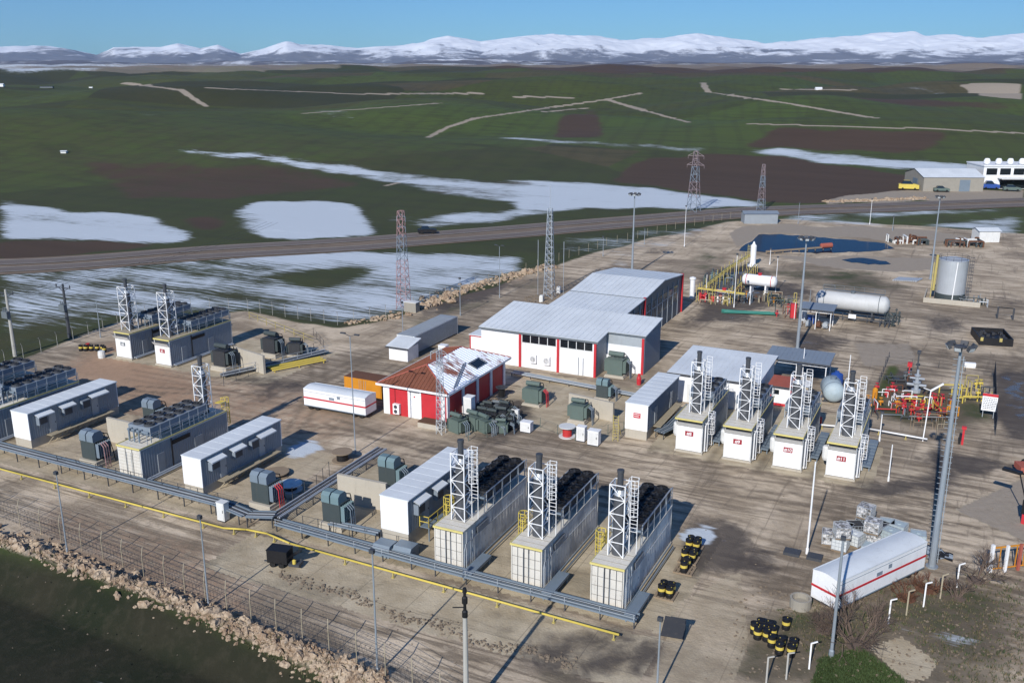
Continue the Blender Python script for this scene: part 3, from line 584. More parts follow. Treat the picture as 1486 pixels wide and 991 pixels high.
    mb = MB(); mb.lathe([(.54, H + .1), (.54, H + .9), (.48, H + 1.1), (.48, zt - 1.0), (.25, zt - .6), (.25, zt + .85), (.29, zt + .85), (.29, zt + 1.1), (.2, zt + 1.1)], (tx, ty, 0), 16, 0, 'z', [0, 0, 0, 1, 2, 2, 2, 2])
    e = mb.build('exhaust_pipe', [P['pipe_grey'], P['silver'], P['darksteel']], root)
    if style in ('panel', 'sign'):
        mb = MB(); cage(mb, tx + tw + .42, ty + .5, H + 1.7 if style == 'panel' else H + 1.2, zt + .5, .035, 0, -1); 
        mb.bar((tx + tw, ty + .5, H + 2.2), (tx + tw + .12, ty + .5, H + 2.2), .04); mb.bar((tx + tw, ty + .5, zt - .3), (tx + tw + .12, ty + .5, zt - .3), .04)
        for u in (-.3, .3): mb.bar((tx + tw + .42 + u, ty + .5, H + .1), (tx + tw + .42 + u, ty + .5, H + 1.8), .035)
        mb.build('caged_ladder', P['white'], root)
    if cool: cooler(root, w - .25, cool[0], cool[1], H + .95, ckind, cool[2])
    mb = MB(); rail(mb, [(x1 - .02, cool[0] - .6), (x1 - .02, L - .05)], H + .08, 1.75 if style == 'panel' else 1.1)
    if style == 'panel': rail(mb, [(x1 - .02, L - .05), (x0 + .1, L - .05)], H + .08, 1.1)
    mb.build('guard_rail', P['galv'], root)
    if yl:
        mb = MB()
        if yl == 'left': cage(mb, x0 - .12, 3.3, .1, H + 1.3, .05, 0, -2); rail(mb, [(x0 + .02, 2.2), (x0 + .02, 4.8)], H + .08, 1.1, .04)
        elif yl == 'far': cage(mb, x1 - .5, L + .12, .1, H + 1.5, .042, 0, 1); mb.box(x1 - 1.0, x1, L - .7, L + .1, H + 1.05, H + 1.12)
        elif yl == 'right': cage(mb, x1 + .15, 1.9, .1, H + .6, .04, 0, 2)
        mb.build('access_ladder', P['yellow'] if yl != 'right' else P['white'], root)
    if style == 'panel':
        mb = MB(); mb.box(x1 + .02, x1 + .09, 2.4, 4.6, H - 1.1, H - .5, 0)
        for k in range(5): mb.box(x1 + .085, x1 + .12, 2.45, 4.55, H - 1.05 + k * .11, H - 1.0 + k * .11, 1)
        mb.build('louvre', [P['darksteel'], P['galv']], root)
        mb = MB(); mb.bar((x1 + .07, .5, .3), (x1 + .07, .5, H - .1), .05); mb.bar((x1 + .07, 1.6, .3), (x1 + .07, 1.6, H - .4), .06); mb.path([(x1 + .2, -.1, .3), (x1 + .2, -.1, 2.2), (x1 + .07, .4, 2.6), (x1 + .07, L - 1, 2.6)], .045); mb.build('conduit', P['galv'], root)
        mb = MB(); mb.box(x1 + .5, x1 + 1.4, -1.2, 2.6, .55, .8); mb.box(x1 + .55, x1 + .65, -1.0, -.9, 0, .55); mb.box(x1 + 1.25, x1 + 1.35, 2.3, 2.4, 0, .55); mb.bar((x1 + .3, -.5, .5), (x1 + .3, L - 1, .5), .07); mb.bar((x1 + .6, 2.6, .35), (x1 + .6, L - 1, .35), .07); mb.build('cable_tray', P['steel'], root)
    elif style in ('g', 'ribbed'):
        mb = MB()
        for y in ((2.2, 3.1), (7.6, 8.8)): mb.box(x1 - .01, x1 + .06, y[0], y[1], z0 + .1, z0 + 2.2, 0)
        mb.box(x1, x1 + .06, 4.4, 7.0, H - .95, H - .5, 1); mb.box(x1, x1 + .12, 4.2, 4.3, z0, H - .2, 1)
        mb.build('side_door', [P['greywall'], P['black']], root)
        mb = MB(); mb.bar((x1 + .25, .3, .35), (x1 + .25, L - .4, .35), .12, 0, 8); mb.bar((x1 + .55, .3, .3), (x1 + .55, L - .4, .3), .1, 0, 8); mb.build('pipe', P['galv'], root)
    elif style == 'sign':
        mb = MB()
        for y in (.7, 2.7): 
            for z in (.3, H - .5): mb.bar((x1 + .05, y, z), (x1 + .45, y, z), .04)
            mb.bar((x1 + .4, y, .25), (x1 + .4, y, H - .4), .045)
        mb.path([(x1 + .2, .4, .3), (x1 + .2, .4, H - .7), (x1 + .2, 3.2, H - .3)], .08, 0, 6); mb.build('pipe', P['white'], root)
        mb = MB(); mb.lathe([(.3, 0), (.42, .3), (.42, 1.4), (.3, 1.6)], (x0 - .25, 1.2, 1.4), 10); mb.build('air_filter', P['offwhite'], root)
        mb = MB(); mb.box(x1 + .3, x1 + 1.25, 3.2, L, .5, .62); 
        for y in range(4, int(L)): mb.box(x1 + .3, x1 + 1.25, y, y + .5, .62, .66)
        for y in (3.4, L - .3): mb.box(x1 + .4, x1 + .5, y, y + .1, 0, .5); mb.box(x1 + 1.05, x1 + 1.15, y, y + .1, 0, .5)
        mb.build('walkway', P['steel'], root)
    return root
g1 = 'beige panelled generator containers in the near row'
genset('beige panelled generator container nearest the white control container', g1, 64.6, -38.8, -36.0)
genset('beige panelled generator container in the middle of the near row of three', g1, 64.7, -31.5, -28.7)
genset('beige panelled generator container at the open end, beside the oil drums', g1, 64.6, -24.4, -21.6)
g2 = 'white fronted generator containers with red number signs'
for k, (b0, b1, n) in enumerate(((-27.6, -24.6, '#8'), (-22.2, -19.2, '#9'), (-16.8, -13.8, '#10'), (-11.3, -8.4, '#11'))):
    genset('white fronted generator container with red number sign ' + n, g2, 99.0, b0, b1, 11.5, 4.0, 'sign', n, 2.4, (4.6, 10.4, 6), 'light', 0, 'right', 6.1)
g3 = 'grey sided generator containers by the snowy field'
genset('grey generator container with dark number 2, nearest the snowy field fence', g3, 97.4, -112.3, -109.3, 12.8, 3.9, 'g', '#2', 2.0, (4.6, 12.6, 12), 'light', 0, None, 6.6, 'tgrey')
genset('grey generator container with red number 1, beside the pale blast wall', g3, 97.3, -104.4, -101.5, 12.8, 3.9, 'g', '#1', 2.0, (4.6, 12.6, 12), 'light', 0, None, 6.6)
g4 = 'ribbed generator containers at the picture edge side'
genset('grey ribbed generator container with its white exhaust tower at the far end', g4, 66.2, -77.9, -74.7, 12.9, 3.7, 'ribbed', None, 11.2, (1.7, 10.0, 12), 'light', 0, 'far', 5.8)
genset('ribbed generator container with exhaust tower, behind the small white control container', g4, 66.2, -101.3, -98.3, 12.8, 3.8, 'ribbed', None, 2.3, (4.2, 12.6, 12), 'light', 0, None, 5.8)
genset('ribbed generator container at the very corner, only its cooler showing', g4, 66.2, -108.7, -105.7, 12.8, 3.8, 'ribbed', None, 2.3, (3.6, 12.6, 12), 'light', 0, None, 5.8)

# ------------------------------------------------------------------ control containers
def control(label, a, b0, b1, L=12.2, zp=1.2, hc=3.1, sign=False, stairs='yellow', ac=True, roofm='roofwhite'):
    w = b1 - b0; root = thing('control_container', label, 'container', a, (b0 + b1) / 2, 0, 0, 'white control containers'); x0, x1 = -w / 2, w / 2; H = zp + hc
    mb = MB(); mb.box(x0 + .05, x1 - .05, .05, L - .05, 0, zp); mb.build('concrete_base', P['concrete'], root)
    mb = MB(); mb.box(x0, x1 - .06, 0, L, zp, H - .06, 0); mb.corr(x1 - .055, .06, x1 - .055, L - .06, zp, H - .1, .05, .3, 1)
    mb.box(x1 - .06, x1 + .01, 0, .08, zp, H - .06, 0); mb.box(x1 - .06, x1 + .01, L - .08, L, zp, H - .06, 0); mb.build('shell', [P['white'], P['greywall'] if not sign else P['bluegrey']], root)  # ribbed side of the white shell coloured grey to carry its shade
    mb = MB(); mb.box(x0 - .06, x1 + .14, -.04, L + .05, H - .06, H + .04)
    for i in range(1, 9): mb.box(x0 - .05, x1 + .13, L * i / 9 - .012, L * i / 9 + .012, H + .04, H + .052)
    mb.build('roof', P[roofm], root)
    for y in (2.6, 8.6):
        mb = MB(); mb.box(x1 + .0, x1 + .05, y, y + .95, zp + .1, zp + 2.15, 0); d = mb.build('door', P['sheet'], root)
        mb = MB(); mb.box(x1 + .05, x1 + .1, y + .78, y + .84, zp + 1.05, zp + 1.2, 0); mb.build('handle', P['darksteel'], d)
    for y in (1.0, 4.4, 7.0):
        mb = MB(); mb.box(x1, x1 + .5, y, y + 1.2, zp + 1.5, zp + 2.5, 0); mb.box(x1 + .5, x1 + .52, y + .1, y + 1.1, zp + 1.6, zp + 2.4, 1)
        if ac: mb.build('air_conditioner', [P['bluegrey'], P['darksteel']], root)
    if ac:
        for y, l in ((.8, 2.2), (4.0, 2.0), (8.2, 2.6)):
            mb = MB(); mb.face([(x1, y, H - .35), (x1, y + l, H - .35), (x1 + .75, y + l, H - .6), (x1 + .75, y, H - .6)]); mb.face([(x1, y, H - .4), (x1 + .75, y, H - .65), (x1 + .75, y + l, H - .65), (x1, y + l, H - .4)]); mb.box(x1 + .72, x1 + .76, y, y + l, H - .72, H - .58); mb.build('awning', P['roofwhite'], root)
    if stairs:
        mb = MB(); yy = 1.9; mb.box(x1 + .05, x1 + 1.05, yy, yy + 3.2, zp - .1, zp - .02, 1)
        for k in range(5): mb.box(x1 + .1, x1 + 1.0, yy + 3.2 + k * .26, yy + 3.45 + k * .26, zp - .35 - k * .2, zp - .3 - k * .2, 1)
        for y in (yy + .1, yy + 3.1): mb.box(x1 + .9, x1 + 1.0, y - .05, y + .05, 0, zp - .1, 1)
        rail(mb, [(x1 + 1.0, yy), (x1 + 1.0, yy + 3.2)], zp - .02, 1.05, .05, 0); rail(mb, [(x1 + .05, yy), (x1 + 1.0, yy)], zp - .02, 1.05, .05, 0)
        mb.build('landing', [P[stairs], P['steel']], root)
    else:
        mb = MB()
        for i in range(9): mb.bar((x1 + .2, 2 + i, 0), (x1 + .95, 2.5 + i, zp + .1), .05); 
        mb.box(x1 + .1, x1 + 1.0, 2, 11, zp, zp + .06); mb.build('landing', P['khaki'], root)
    if sign:
        mb = MB(); mb.box(-.35, .5, -.03, -.004, zp + 1.5, zp + 2.1, 0); s_ = mb.build('warning_sign', P['redpaint'], root)
        mb = MB()
        for r, (p, q) in enumerate(((-.26, .4), (-.26, .34))):
            x = p
            while x < q: l = RND.uniform(.05, .12); mb.box(x, min(x + l, q), -.038, -.0302, zp + 1.9 - r * .24, zp + 2.0 - r * .24); x += l + .03
        mb.build('lettering', P['white'], s_)
    return root
control('long white control container with yellow landing, beside the near row of generators', 66.3, -45.4, -42.5, 12.4, 1.4, 3.3)
control('white control container with olive landing, between ribbed generator and dark transformer', 66.6, -69.4, -66.9, 12.4, .9, 3.1, False, None)
control('white control container with ribbed side painted shade grey, second from the picture edge', 67.6, -95.9, -93.2, 12.6, 1.0, 3.2, False, None)
control('white control container with red sign on its end, beside the transformer yard', 100.3, -34.1, -31.4, 12.4, 1.1, 3.2, True, None, False)
# ------------------------------------------------------------------ the long hall and the red warehouse
def hall():
    root = thing('workshop_hall', 'long white workshop hall with red columns and stepped pale metal roof', 'building', 119.5, -54.2); ox = 54.2
    X = lambda b: b + ox; Y = lambda a: a - 119.5
    def zr(y): return 5.15 + y * .105                        # front roof climbs towards the back
    xl, xm, xr = X(-63.0), X(-45.1), X(-39.6); yb = Y(131); ys = Y(123.6)
    mb = MB()
    mb.face([(xl, 0, 0), (xm, 0, 0), (xm, 0, zr(0)), (xl, 0, zr(0))]); mb.face([(xm, 0, 0), (xm, ys, 0), (xm, ys, zr(ys)), (xm, 0, zr(0))], 1)
    mb.face([(xl, yb, 0), (xl, 0, 0), (xl, 0, zr(0)), (xl, yb, zr(yb))]); mb.face([(xr, yb, 0), (xl, yb, 0), (xl, yb, zr(yb)), (xr, yb, zr(yb))])
    mb.face([(xm, ys, 0), (xr, ys, 0), (xr, ys, 3.9), (xm, ys, 3.9)]); mb.face([(xm, ys, 3.9), (xr, ys, 3.9), (xr, ys, zr(ys)), (xm, ys, zr(ys))], 2)
    mb.build('front_wall', [P['white'], P['greywall'], P['sheet']], root)
    mb = MB(); mb.corr(xr + .01, ys, xr + .01, yb, 0, zr(ys), .06, .5); mb.face([(xr, ys, zr(ys)), (xr, yb, zr(ys)), (xr, yb, zr(yb))]); mb.build('side_cladding', P['bluegrey'], root)
    mb = MB(); o = .28
    def slab(p, th=.14, ov=0):
        mb.face([(x, y, z + th) for x, y, z in p]); mb.face([(x, y, z) for x, y, z in reversed(p)])
        for q, r in zip(p, p[1:] + p[:1]): mb.face([q, r, (r[0], r[1], r[2] + th), (q[0], q[1], q[2] + th)])
    slab([(xl - o, -o, zr(-o)), (xm + o, -o, zr(-o)), (xm + o, ys - o, zr(ys - o)), (xr + o, ys - o, zr(ys - o)), (xr + o, yb, zr(yb)), (xl - o, yb, zr(yb))])
    for i in range(1, 36):
        x = xl + i * .68
        if x < xr: mb.box(x - .02, x + .02, (ys - o) if x > xm else -o, -o + .01 if x <= xm and False else yb, 0, 0) if False else None
    def seams(x0, x1, y0, y1, z0, z1, st=.9):
        x = x0 + st
        while x < x1 - .1:
            mb.face([(x - .03, y0, z0 + .19), (x + .03, y0, z0 + .19), (x + .03, y1, z1 + .19), (x - .03, y1, z1 + .19)])
            mb.face([(x + .03, y0, z0 + .14), (x + .03, y1, z1 + .14), (x + .03, y1, z1 + .19), (x + .03, y0, z0 + .19)]); mb.face([(x - .03, y1, z1 + .14), (x - .03, y0, z0 + .14), (x - .03, y0, z0 + .19), (x - .03, y1, z1 + .19)]); x += st
    seams(xl - o, xm + o, -o, yb, zr(-o), zr(yb)); seams(xm + o, xr + o, ys - o, yb, zr(ys - o), zr(yb))
    xa, xb = X(-57.2), X(-45.1); r1, r2, r3 = Y(139.4), Y(149.5), Y(160.6)
    segs = [(yb, r1, 6.35, 6.75), (r1, r2, 6.75, 7.75), (r2, r3, 7.75, 6.6)]
    for y0, y1, z0, z1 in segs:
        slab([(xa - o, y0 - .02, z0), (xb + o, y0 - .02, z0), (xb + o, y1, z1), (xa - o, y1, z1)]); seams(xa - o, xb + o, y0, y1, z0, z1)
    mb.build('roof', P['roofwhite'], root)
    mb = MB(); mb.box(xa - o, xb + o, r1 - .06, r1 + .05, 6.6, 6.98, 0); mb.build('gutter', P['tgrey'], root); mb = MB(); mb.box(xl - o - .02, xm + o + .02, -o - .05, -o, zr(-o) - .18, zr(-o) + .1, 0); mb.build('gutter', P['tgrey'], root); mb = MB(); mb.box(xm + o, xr + o + .02, ys - o - .05, ys - o, zr(ys - o) - .1, zr(ys - o) + .1, 0)
    mb.build('gutter', P['tgrey'], root)
    mb = MB()
    for y0, y1, z0, z1 in segs:
        for x, rv in ((xb, 0), (xa, 1)):
            p = [(x, y0, 0), (x, y1, 0), (x, y1, z1), (x, y0, z0)]; mb.face(p[::-1] if rv else p)
    mb.face([(xb, r3, 0), (xa, r3, 0), (xa, r3, 6.6), (xb, r3, 6.6)]); mb.face([(xa, yb, 0), (xb, yb, 0), (xb, yb, 6.3), (xa, yb, 6.3)]); mb.build('rear_wall', P['tgrey'], root)
    for i in range(10):
        y = yb + 1.0 + i * 2.9; mb = MB(); mb.box(xb - .02, xb + .14, y - .13, y + .13, 0, 6.25); mb.build('pilaster', P['greywall'], root)
    for i in range(9):
        y = yb + 1.0 + i * 2.9; mb = MB(); mb.box(xb + .003, xb + .05, y + .3, y + 2.6, 2.6 if i > 2 else 3.2, 5.4); wd_ = mb.build('window', P['glass'], root)
        mb = MB()
        for k in range(4): mb.box(xb + .03, xb + .08, y + .3 + k * .75, y + .36 + k * .75, 2.6 if i > 2 else 3.2, 5.4)
        mb.box(xb + .03, xb + .08, y + .3, y + 2.6, 4.2, 4.27); mb.build('frame', P['offwhite'], wd_)
    for b0, b1 in ((-56.4, -51.1), (-50.5, -45.6)):
        for k in range(4):
            x0 = X(b0) + (b1 - b0) * k / 4; x1 = x0 + (b1 - b0) / 4 - .09; mb = MB(); mb.box(x0, x1, -.015, .02, 3.72, 4.92); wn = mb.build('window', P['glass'], root)
            mb = MB(); mb.box(x0 - .04, x1 + .04, -.05, -.016, 3.64, 3.72); mb.build('frame', P['offwhite'], wn)
    for b, y, z in ((-56.7, 0, 5.0), (-50.8, 0, 5.0), (-45.25, 0, 5.0), (-39.75, ys, 5.2)):
        mb = MB(); mb.box(X(b) - .17, X(b) + .17, y - .2, y + .05, 0, z); mb.build('column', P['redpaint'], root)
    mb = MB(); mb.box(xb - .1, xb + .3, Y(139.6), Y(140.0), 0, 7.0); mb.box(xb - .1, xb + .3, r3 - .3, r3 + .05, 0, 6.8); mb.build('column', P['redpaint'], root)
    for b in (-55.0, -52.9):
        mb = MB(); mb.box(X(b), X(b) + .95, -.42, -.05, .9, 2.1, 0); mb.lathe([(.38, -.43), (.38, -.425)], (X(b) + .42, 0, 1.5), 14, 1, 'y'); mb.lathe([(.42, -.44), (.36, -.44)], (X(b) + .42, 0, 1.5), 14, 0, 'y'); mb.build('air_conditioner', [P['white'], P['darksteel']], root)
    for b in (-47.7, -47.0):
        mb = MB(); mb.bar((X(b), -.12, 0), (X(b), -.12, 2.6), .06); mb.build('conduit', P['galv'], root)
    mb = MB(); x0, x1 = X(-66.0), X(-63.15); mb.box(x0, x1, Y(121.6), Y(126), 0, 3.1, 0); mb.box(x0 - .12, x1 + .05, Y(121.4), Y(126.1), 3.1, 3.2, 3); an = mb.build('porch', [P['white'], P['redpaint'], P['tgreen'], P['roofwhite']], root)
    mb = MB(); 
    for xx in (x0 - .02, x1 - .14): mb.box(xx, xx + .16, Y(121.6) - .06, Y(121.6) + .1, 0, 3.05, 0)
    mb.box(x0, x1, Y(121.6) - .05, Y(121.6), 2.9, 3.08, 0); mb.build('trim', P['redpaint'], an)
hall()
def warehouse():
    root = thing('red_warehouse', 'red warehouse with white pilasters and half snow covered hipped tile roof', 'building', 94.9, -59.3)
    x0, x1, L, h = -4.45, 4.45, 15.7, 4.0
    mb = MB(); mb.box(x0, x1, 0, L, 0, h); mb.build('wall', P['redpaint'], root)
    for x, w in ((x0 - .05, .9), (x1 - .75, .6)): mb = MB(); mb.box(x, x + w, -.07, .1, 0, h - .02); mb.build('pilaster', P['white'], root)
    for i in range(5): y = .0 + i * (L - .5) / 4; mb = MB(); mb.box(x1 - .1, x1 + .13, y, y + .55, 0, h - .02); mb.build('pilaster', P['white'], root)
    mb = MB(); mb.box(-.95, .95, -.06, .05, .02, 3.05); d = mb.build('shutter_door', P['white'], root)
    mb = MB()
    for k in range(11): mb.box(-.9, .9, -.075, -.055, .2 + k * .22, .22 + k * .22)
    mb.build('slat', P['offwhite'], d)
    mb = MB(); mb.box(-.95, .95, -.07, .02, 3.08, h - .06); s_ = mb.build('name_board', P['white'], root)
    mb = MB(); x = -.75
    while x < .75: l = RND.uniform(.05, .13); mb.box(x, x + l, -.08, -.066, 3.3, 3.44); x += l + .04
    mb.lathe([(.11, -.082), (.11, -.066)], (0, 0, 2.8), 10, 1, 'y'); mb.build('lettering', [P['darksteel'], P['redpaint']], s_)
    o = .65; ex0, ex1, ey0, ey1 = x0 - o, x1 + o, -o, L + o; zr = h + 2.05; yr0, yr1 = 3.0, 11.7; xc = (x0 + x1) / 2
    rt = P['tile']
    mb = MB(); A, B_, Cc, D = (ex0, ey0, h), (ex1, ey0, h), (ex1, ey1, h), (ex0, ey1, h); R0, R1 = (xc, yr0, zr), (xc, yr1, zr)
    mb.face([A, B_, R0], 0); mb.face([D, A, R0, R1], 0); mb.face([Cc, D, R1], 0); mb.face([B_, Cc, R1, R0], 1); mb.face([A, D, Cc, B_], 0)
    # pantile rows
    for i in range(1, 30):
        y = ey0 + (ey1 - ey0) * i / 30; t = min(1, (y - ey0) / (yr0 - ey0), (ey1 - y) / (ey1 - yr1))
        if t > .05: p = (ex1, y, h + .03); q = (ex1 + (xc - ex1) * t, y, h + .03 + (zr - h) * t); mb.bar(p, q, .05, 1, 4); p = (ex0, y, h + .03); q = (ex0 + (xc - ex0) * t, y, h + .03 + (zr - h) * t); mb.bar(p, q, .05, 0, 4)
    for i in range(1, 20):
        x = ex0 + (ex1 - ex0) * i / 20; t = 1 - abs(x - xc) / (ex1 - xc)
        if t > .05: mb.bar((x, ey0, h + .03), (x, ey0 + (yr0 - ey0) * t, h + .03 + (zr - h) * t), .05, 0, 4)
    rf = mb.build('roof', [rt, P['snowroof']], root)
    mb = MB(); mb.bar(R0, R1, .12, 0, 6)
    for c in (A, B_): mb.bar(c, R0, .1, 0, 6)
    for c in (Cc, D): mb.bar(c, R1, .1, 0, 6)
    mb.build('ridge_cap', P['redoxide'], rf)
    mb = MB(); mb.box(ex0 - .05, ex1 + .05, ey0 - .08, ey0, h - .2, h + .06); mb.box(ex1, ex1 + .1, ey0, ey1, h - .2, h + .06); mb.box(ex0 - .08, ex0, ey0, ey1, h - .2, h + .06); mb.build('fascia', P['white'], rf)
    mb = MB()                                                             # roof ladder lying on the snow
    def S(u, y): return (ex1 + (xc - ex1) * u, y, h + .14 + (zr - h) * u)
    for y0, dy in ((1.2, 6.5), (1.9, 6.5)): mb.bar(S(.06, y0), S(.5, y0 + dy), .05)
    for k in range(12): t = k / 11; mb.bar(S(.06 + .44 * t, 1.2 + 6.5 * t), S(.06 + .44 * t, 1.9 + 6.5 * t), .04)
    mb.build('roof_ladder', P['bluegrey'], rf)
    mb = MB(); mb.face([S(.22, 8.6), S(.22, 11.2), S(.42, 11.2), S(.42, 8.6)]); mb.path([S(.2, 8.4), S(.2, 11.4), S(.44, 11.4), S(.44, 8.4), S(.2, 8.4)], .05); mb.build('solar_panel', P['glass'], rf)
    mb = MB(); mb.box(-2.9, -2.0, -.5, -.08, .3, 1.6, 0)
    for z in (.65, 1.25): mb.lathe([(.25, -.51), (.25, -.5)], (-2.5, 0, z), 12, 1, 'y')
    mb.build('air_conditioner', [P['white'], P['darksteel']], root)
    mb = MB(); mb.bar((-2.8, -.03, 1.6), (-2.8, -.03, h), .03); mb.bar((-2.8, -.7, h + .1), (-2.0, .9, h + .75), .05); mb.build('conduit', P['black'], root)
warehouse()
mb = MB(); mb.box(-1.6, 1.3, -1.5, .1, .62, .75, 0); mb.box(-1.6, 1.3, -1.5, -1.38, 0, .62, 1); mb.box(1.2, 1.3, -1.38, .1, 0, .62, 1); mb.box(-1.6, -1.5, -1.38, .1, 0, .62, 1); solo(mb, 'loading_platform', 'brown topped low concrete platform in front of the red warehouse', 'platform', [P['brownboard'], P['concrete']], 94.0, -55.9)
# flat roofed sheds
def shed(name, label, a, b0, b1, L, h, wallm, roofm, rise=.4, openf=False, cat='shed'):
    root = thing(name, label, cat, a, (b0 + b1) / 2); x0, x1 = -(b1 - b0) / 2, (b1 - b0) / 2
    mb = MB()
    if openf:
        for x in (x0 + .1, 0, x1 - .1):
            for y in (.1, L - .1): mb.bar((x, y, 0), (x, y, h), .08, 0)
            mb.bar((x, .1, h - .1), (x, L - .1, h - .1), .05, 0)
        for k in range(10): t = k / 10; xa = x0 + (x1 - x0) * t; xb = x0 + (x1 - x0) * (t + .1); mb.bar((xa, .1, h - .45), (xb, .1, h), .035, 0); mb.bar((xb, .1, h - .45), (xb, .1, h), .035, 0)
        mb.bar((x0, .1, h - .45), (x1, .1, h - .45), .045, 0); mb.build('frame', P['white'], root)
    else:
        mb.box(x0, x1, 0, L, 0, h); mb.build('wall', P[wallm], root)
    mb = MB(); o = .35; p = [(x0 - o, -o, h), (x1 + o, -o, h), (x1 + o, L + o, h + rise), (x0 - o, L + o, h + rise)]
    mb.face([(x, y, z + .12) for x, y, z in p]); mb.face(p[::-1])
    for q, r in zip(p, p[1:] + p[:1]): mb.face([q, r, (r[0], r[1], r[2] + .12), (q[0], q[1], q[2] + .12)])
    for i in range(1, 14): x = x0 + (x1 - x0) * i / 14; mb.bar((x, -o, h + .13), (x, L + o, h + rise + .13), .025)
    mb.build('roof', P[roofm], root); mb = MB(); mb.box(x0 - o - .02, x1 + o + .02, -o - .05, -o, h - .12, h + .1); mb.build('gutter', P['darksteel'], root)
    return root, x0, x1
r, x0, x1 = shed('plant_room', 'low white plant room with pale flat metal roof behind generator 8', 115.2, -33.3, -22.3, 11.6, 3.7, 'white', 'roofwhite', .35, cat='building')
for x in (-3.2, 1.0): mb = MB(); mb.box(x, x + 2.0, -.05, .02, .05, 2.5); mb.build('door', P['offwhite'], r)
shed('open_canopy', 'open steel canopy with grey roof behind the round water tank', 127.2, -23.4, -15.6, 4.6, 3.7, None, 'bluegrey', .25, True, 'canopy')
r, x0, x1 = shed('guard_cabin', 'small white and red cabin with rusty roof behind generator 10', 119.0, -21.2, -18.6, 3.4, 2.6, 'white', 'redoxide', .15, cat='cabin')
mb = MB(); mb.box(-.9, -.2, -.02, .03, 1.5, 2.1); w_ = mb.build('window', P['glass'], r); mb = MB()
for x in (x0, x1 - .12): mb.box(x - .02, x + .14, -.04, .08, 0, 2.58)
mb.box(x0, x1, -.035, 0, 0, .35); mb.build('trim', P['redpaint'], r)
mb = MB(); mb.box(-.7, .7, 0, 2.6, 0, 2.2, 0); mb.box(-.75, .75, -.05, 2.65, 2.2, 2.28, 1); mb.box(-.4, .4, -.03, .02, .2, 1.9, 1); solo(mb, 'equipment_kiosk', 'tan equipment kiosk between the rusty roofed cabin and water tank', 'kiosk', [P['khaki'], P['offwhite']], 121.2, -17.6)
# storage boxes by the hall
def boxcar(name, label, cat, a, b0, b1, L, h, side, end, roof, z=.2, rz=0):
    root = thing(name, label, cat, a, (b0 + b1) / 2, 0, rz); x0, x1 = -(b1 - b0) / 2, (b1 - b0) / 2
    mb = MB(); mb.box(x0 + .06, x1 - .06, .03, L - .03, z, h - .05, 1); mb.corr(x1 - .06, .06, x1 - .06, L - .06, z, h - .1, .055, .32, 0); mb.corr(x0 + .06, L - .06, x0 + .06, .06, z, h - .1, .055, .32, 0)
    for x in (x0, x1 - .1):
        for y in (0, L - .1): mb.box(x, x + .1, y, y + .1, 0, h, 1)
        mb.box(x, x + .1, .1, L - .1, h - .14, h, 1)
    mb.build('shell', [P[side], P[end]], root)
    mb = MB(); mb.box(x0 + .02, x1 - .02, .02, L - .02, h - .04, h + .02)
    for i in range(1, int(L / .7)): mb.box(x0 + .1, x1 - .1, i * .7 - .12, i * .7 + .12, h + .02, h + .045)
    mb.build('roof', P[roof], root)
    mb = MB(); mb.box(x0 + .15, -.02, -.025, .03, z + .05, h - .1); mb.box(.02, x1 - .15, -.025, .03, z + .05, h - .1)
    dr = mb.build('door', P[end], root); mb = MB()
    for x in (-.5, -.2, .2, .5): mb.bar((x, -.06, z + .1), (x, -.06, h - .2), .025)
    mb.build('lock_bar', P['galv'], dr)
    return root
boxcar('shipping_container', 'long grey ribbed shipping container with worn top by the white shed', 'container', 117.6, -76.3, -73.2, 13.2, 2.9, 'sheet', 'offwhite', 'greywall')
r, x0, x1 = shed('storage_shed', 'small white shed with pitched roof at the grey container end', 114.3, -75.6, -72.4, 3.0, 2.0, 'white', 'roofwhite', .7)
r = boxcar('waste_container', 'open orange steel waste container beside the red warehouse', 'container', 98.6, -72.4, -66.6, 2.6, 2.5, 'orange', 'orange', 'rust')
mb = MB(); mb.box(-.6, .6, 0, 1.0, 0, 1.9, 0); mb.box(-.64, .64, -.05, 1.05, 1.9, 1.98, 0); mb.box(-.5, .5, -.02, .02, .15, 1.75, 1); solo(mb, 'electrical_cabinet', 'white electrical cabinet standing between grey container and hall', 'cabinet', [P['white'], P['offwhite']], 118.0, -68.8)
mb = MB(); mb.box(-.55, .55, -.55, .55, .25, 2.9, 0); mb.box(-.6, .6, -.6, .6, 2.9, 2.98, 0); mb.box(-.48, .48, -.57, -.54, .4, 2.75, 1); mb.box(-.5, .5, -.5, .5, 0, .25, 2); solo(mb, 'electrical_cabinet', 'tall white electrical cabinet against the shaded side of red warehouse', 'cabinet', [P['white'], P['offwhite'], P['darksteel']], 97.6, -53.2)
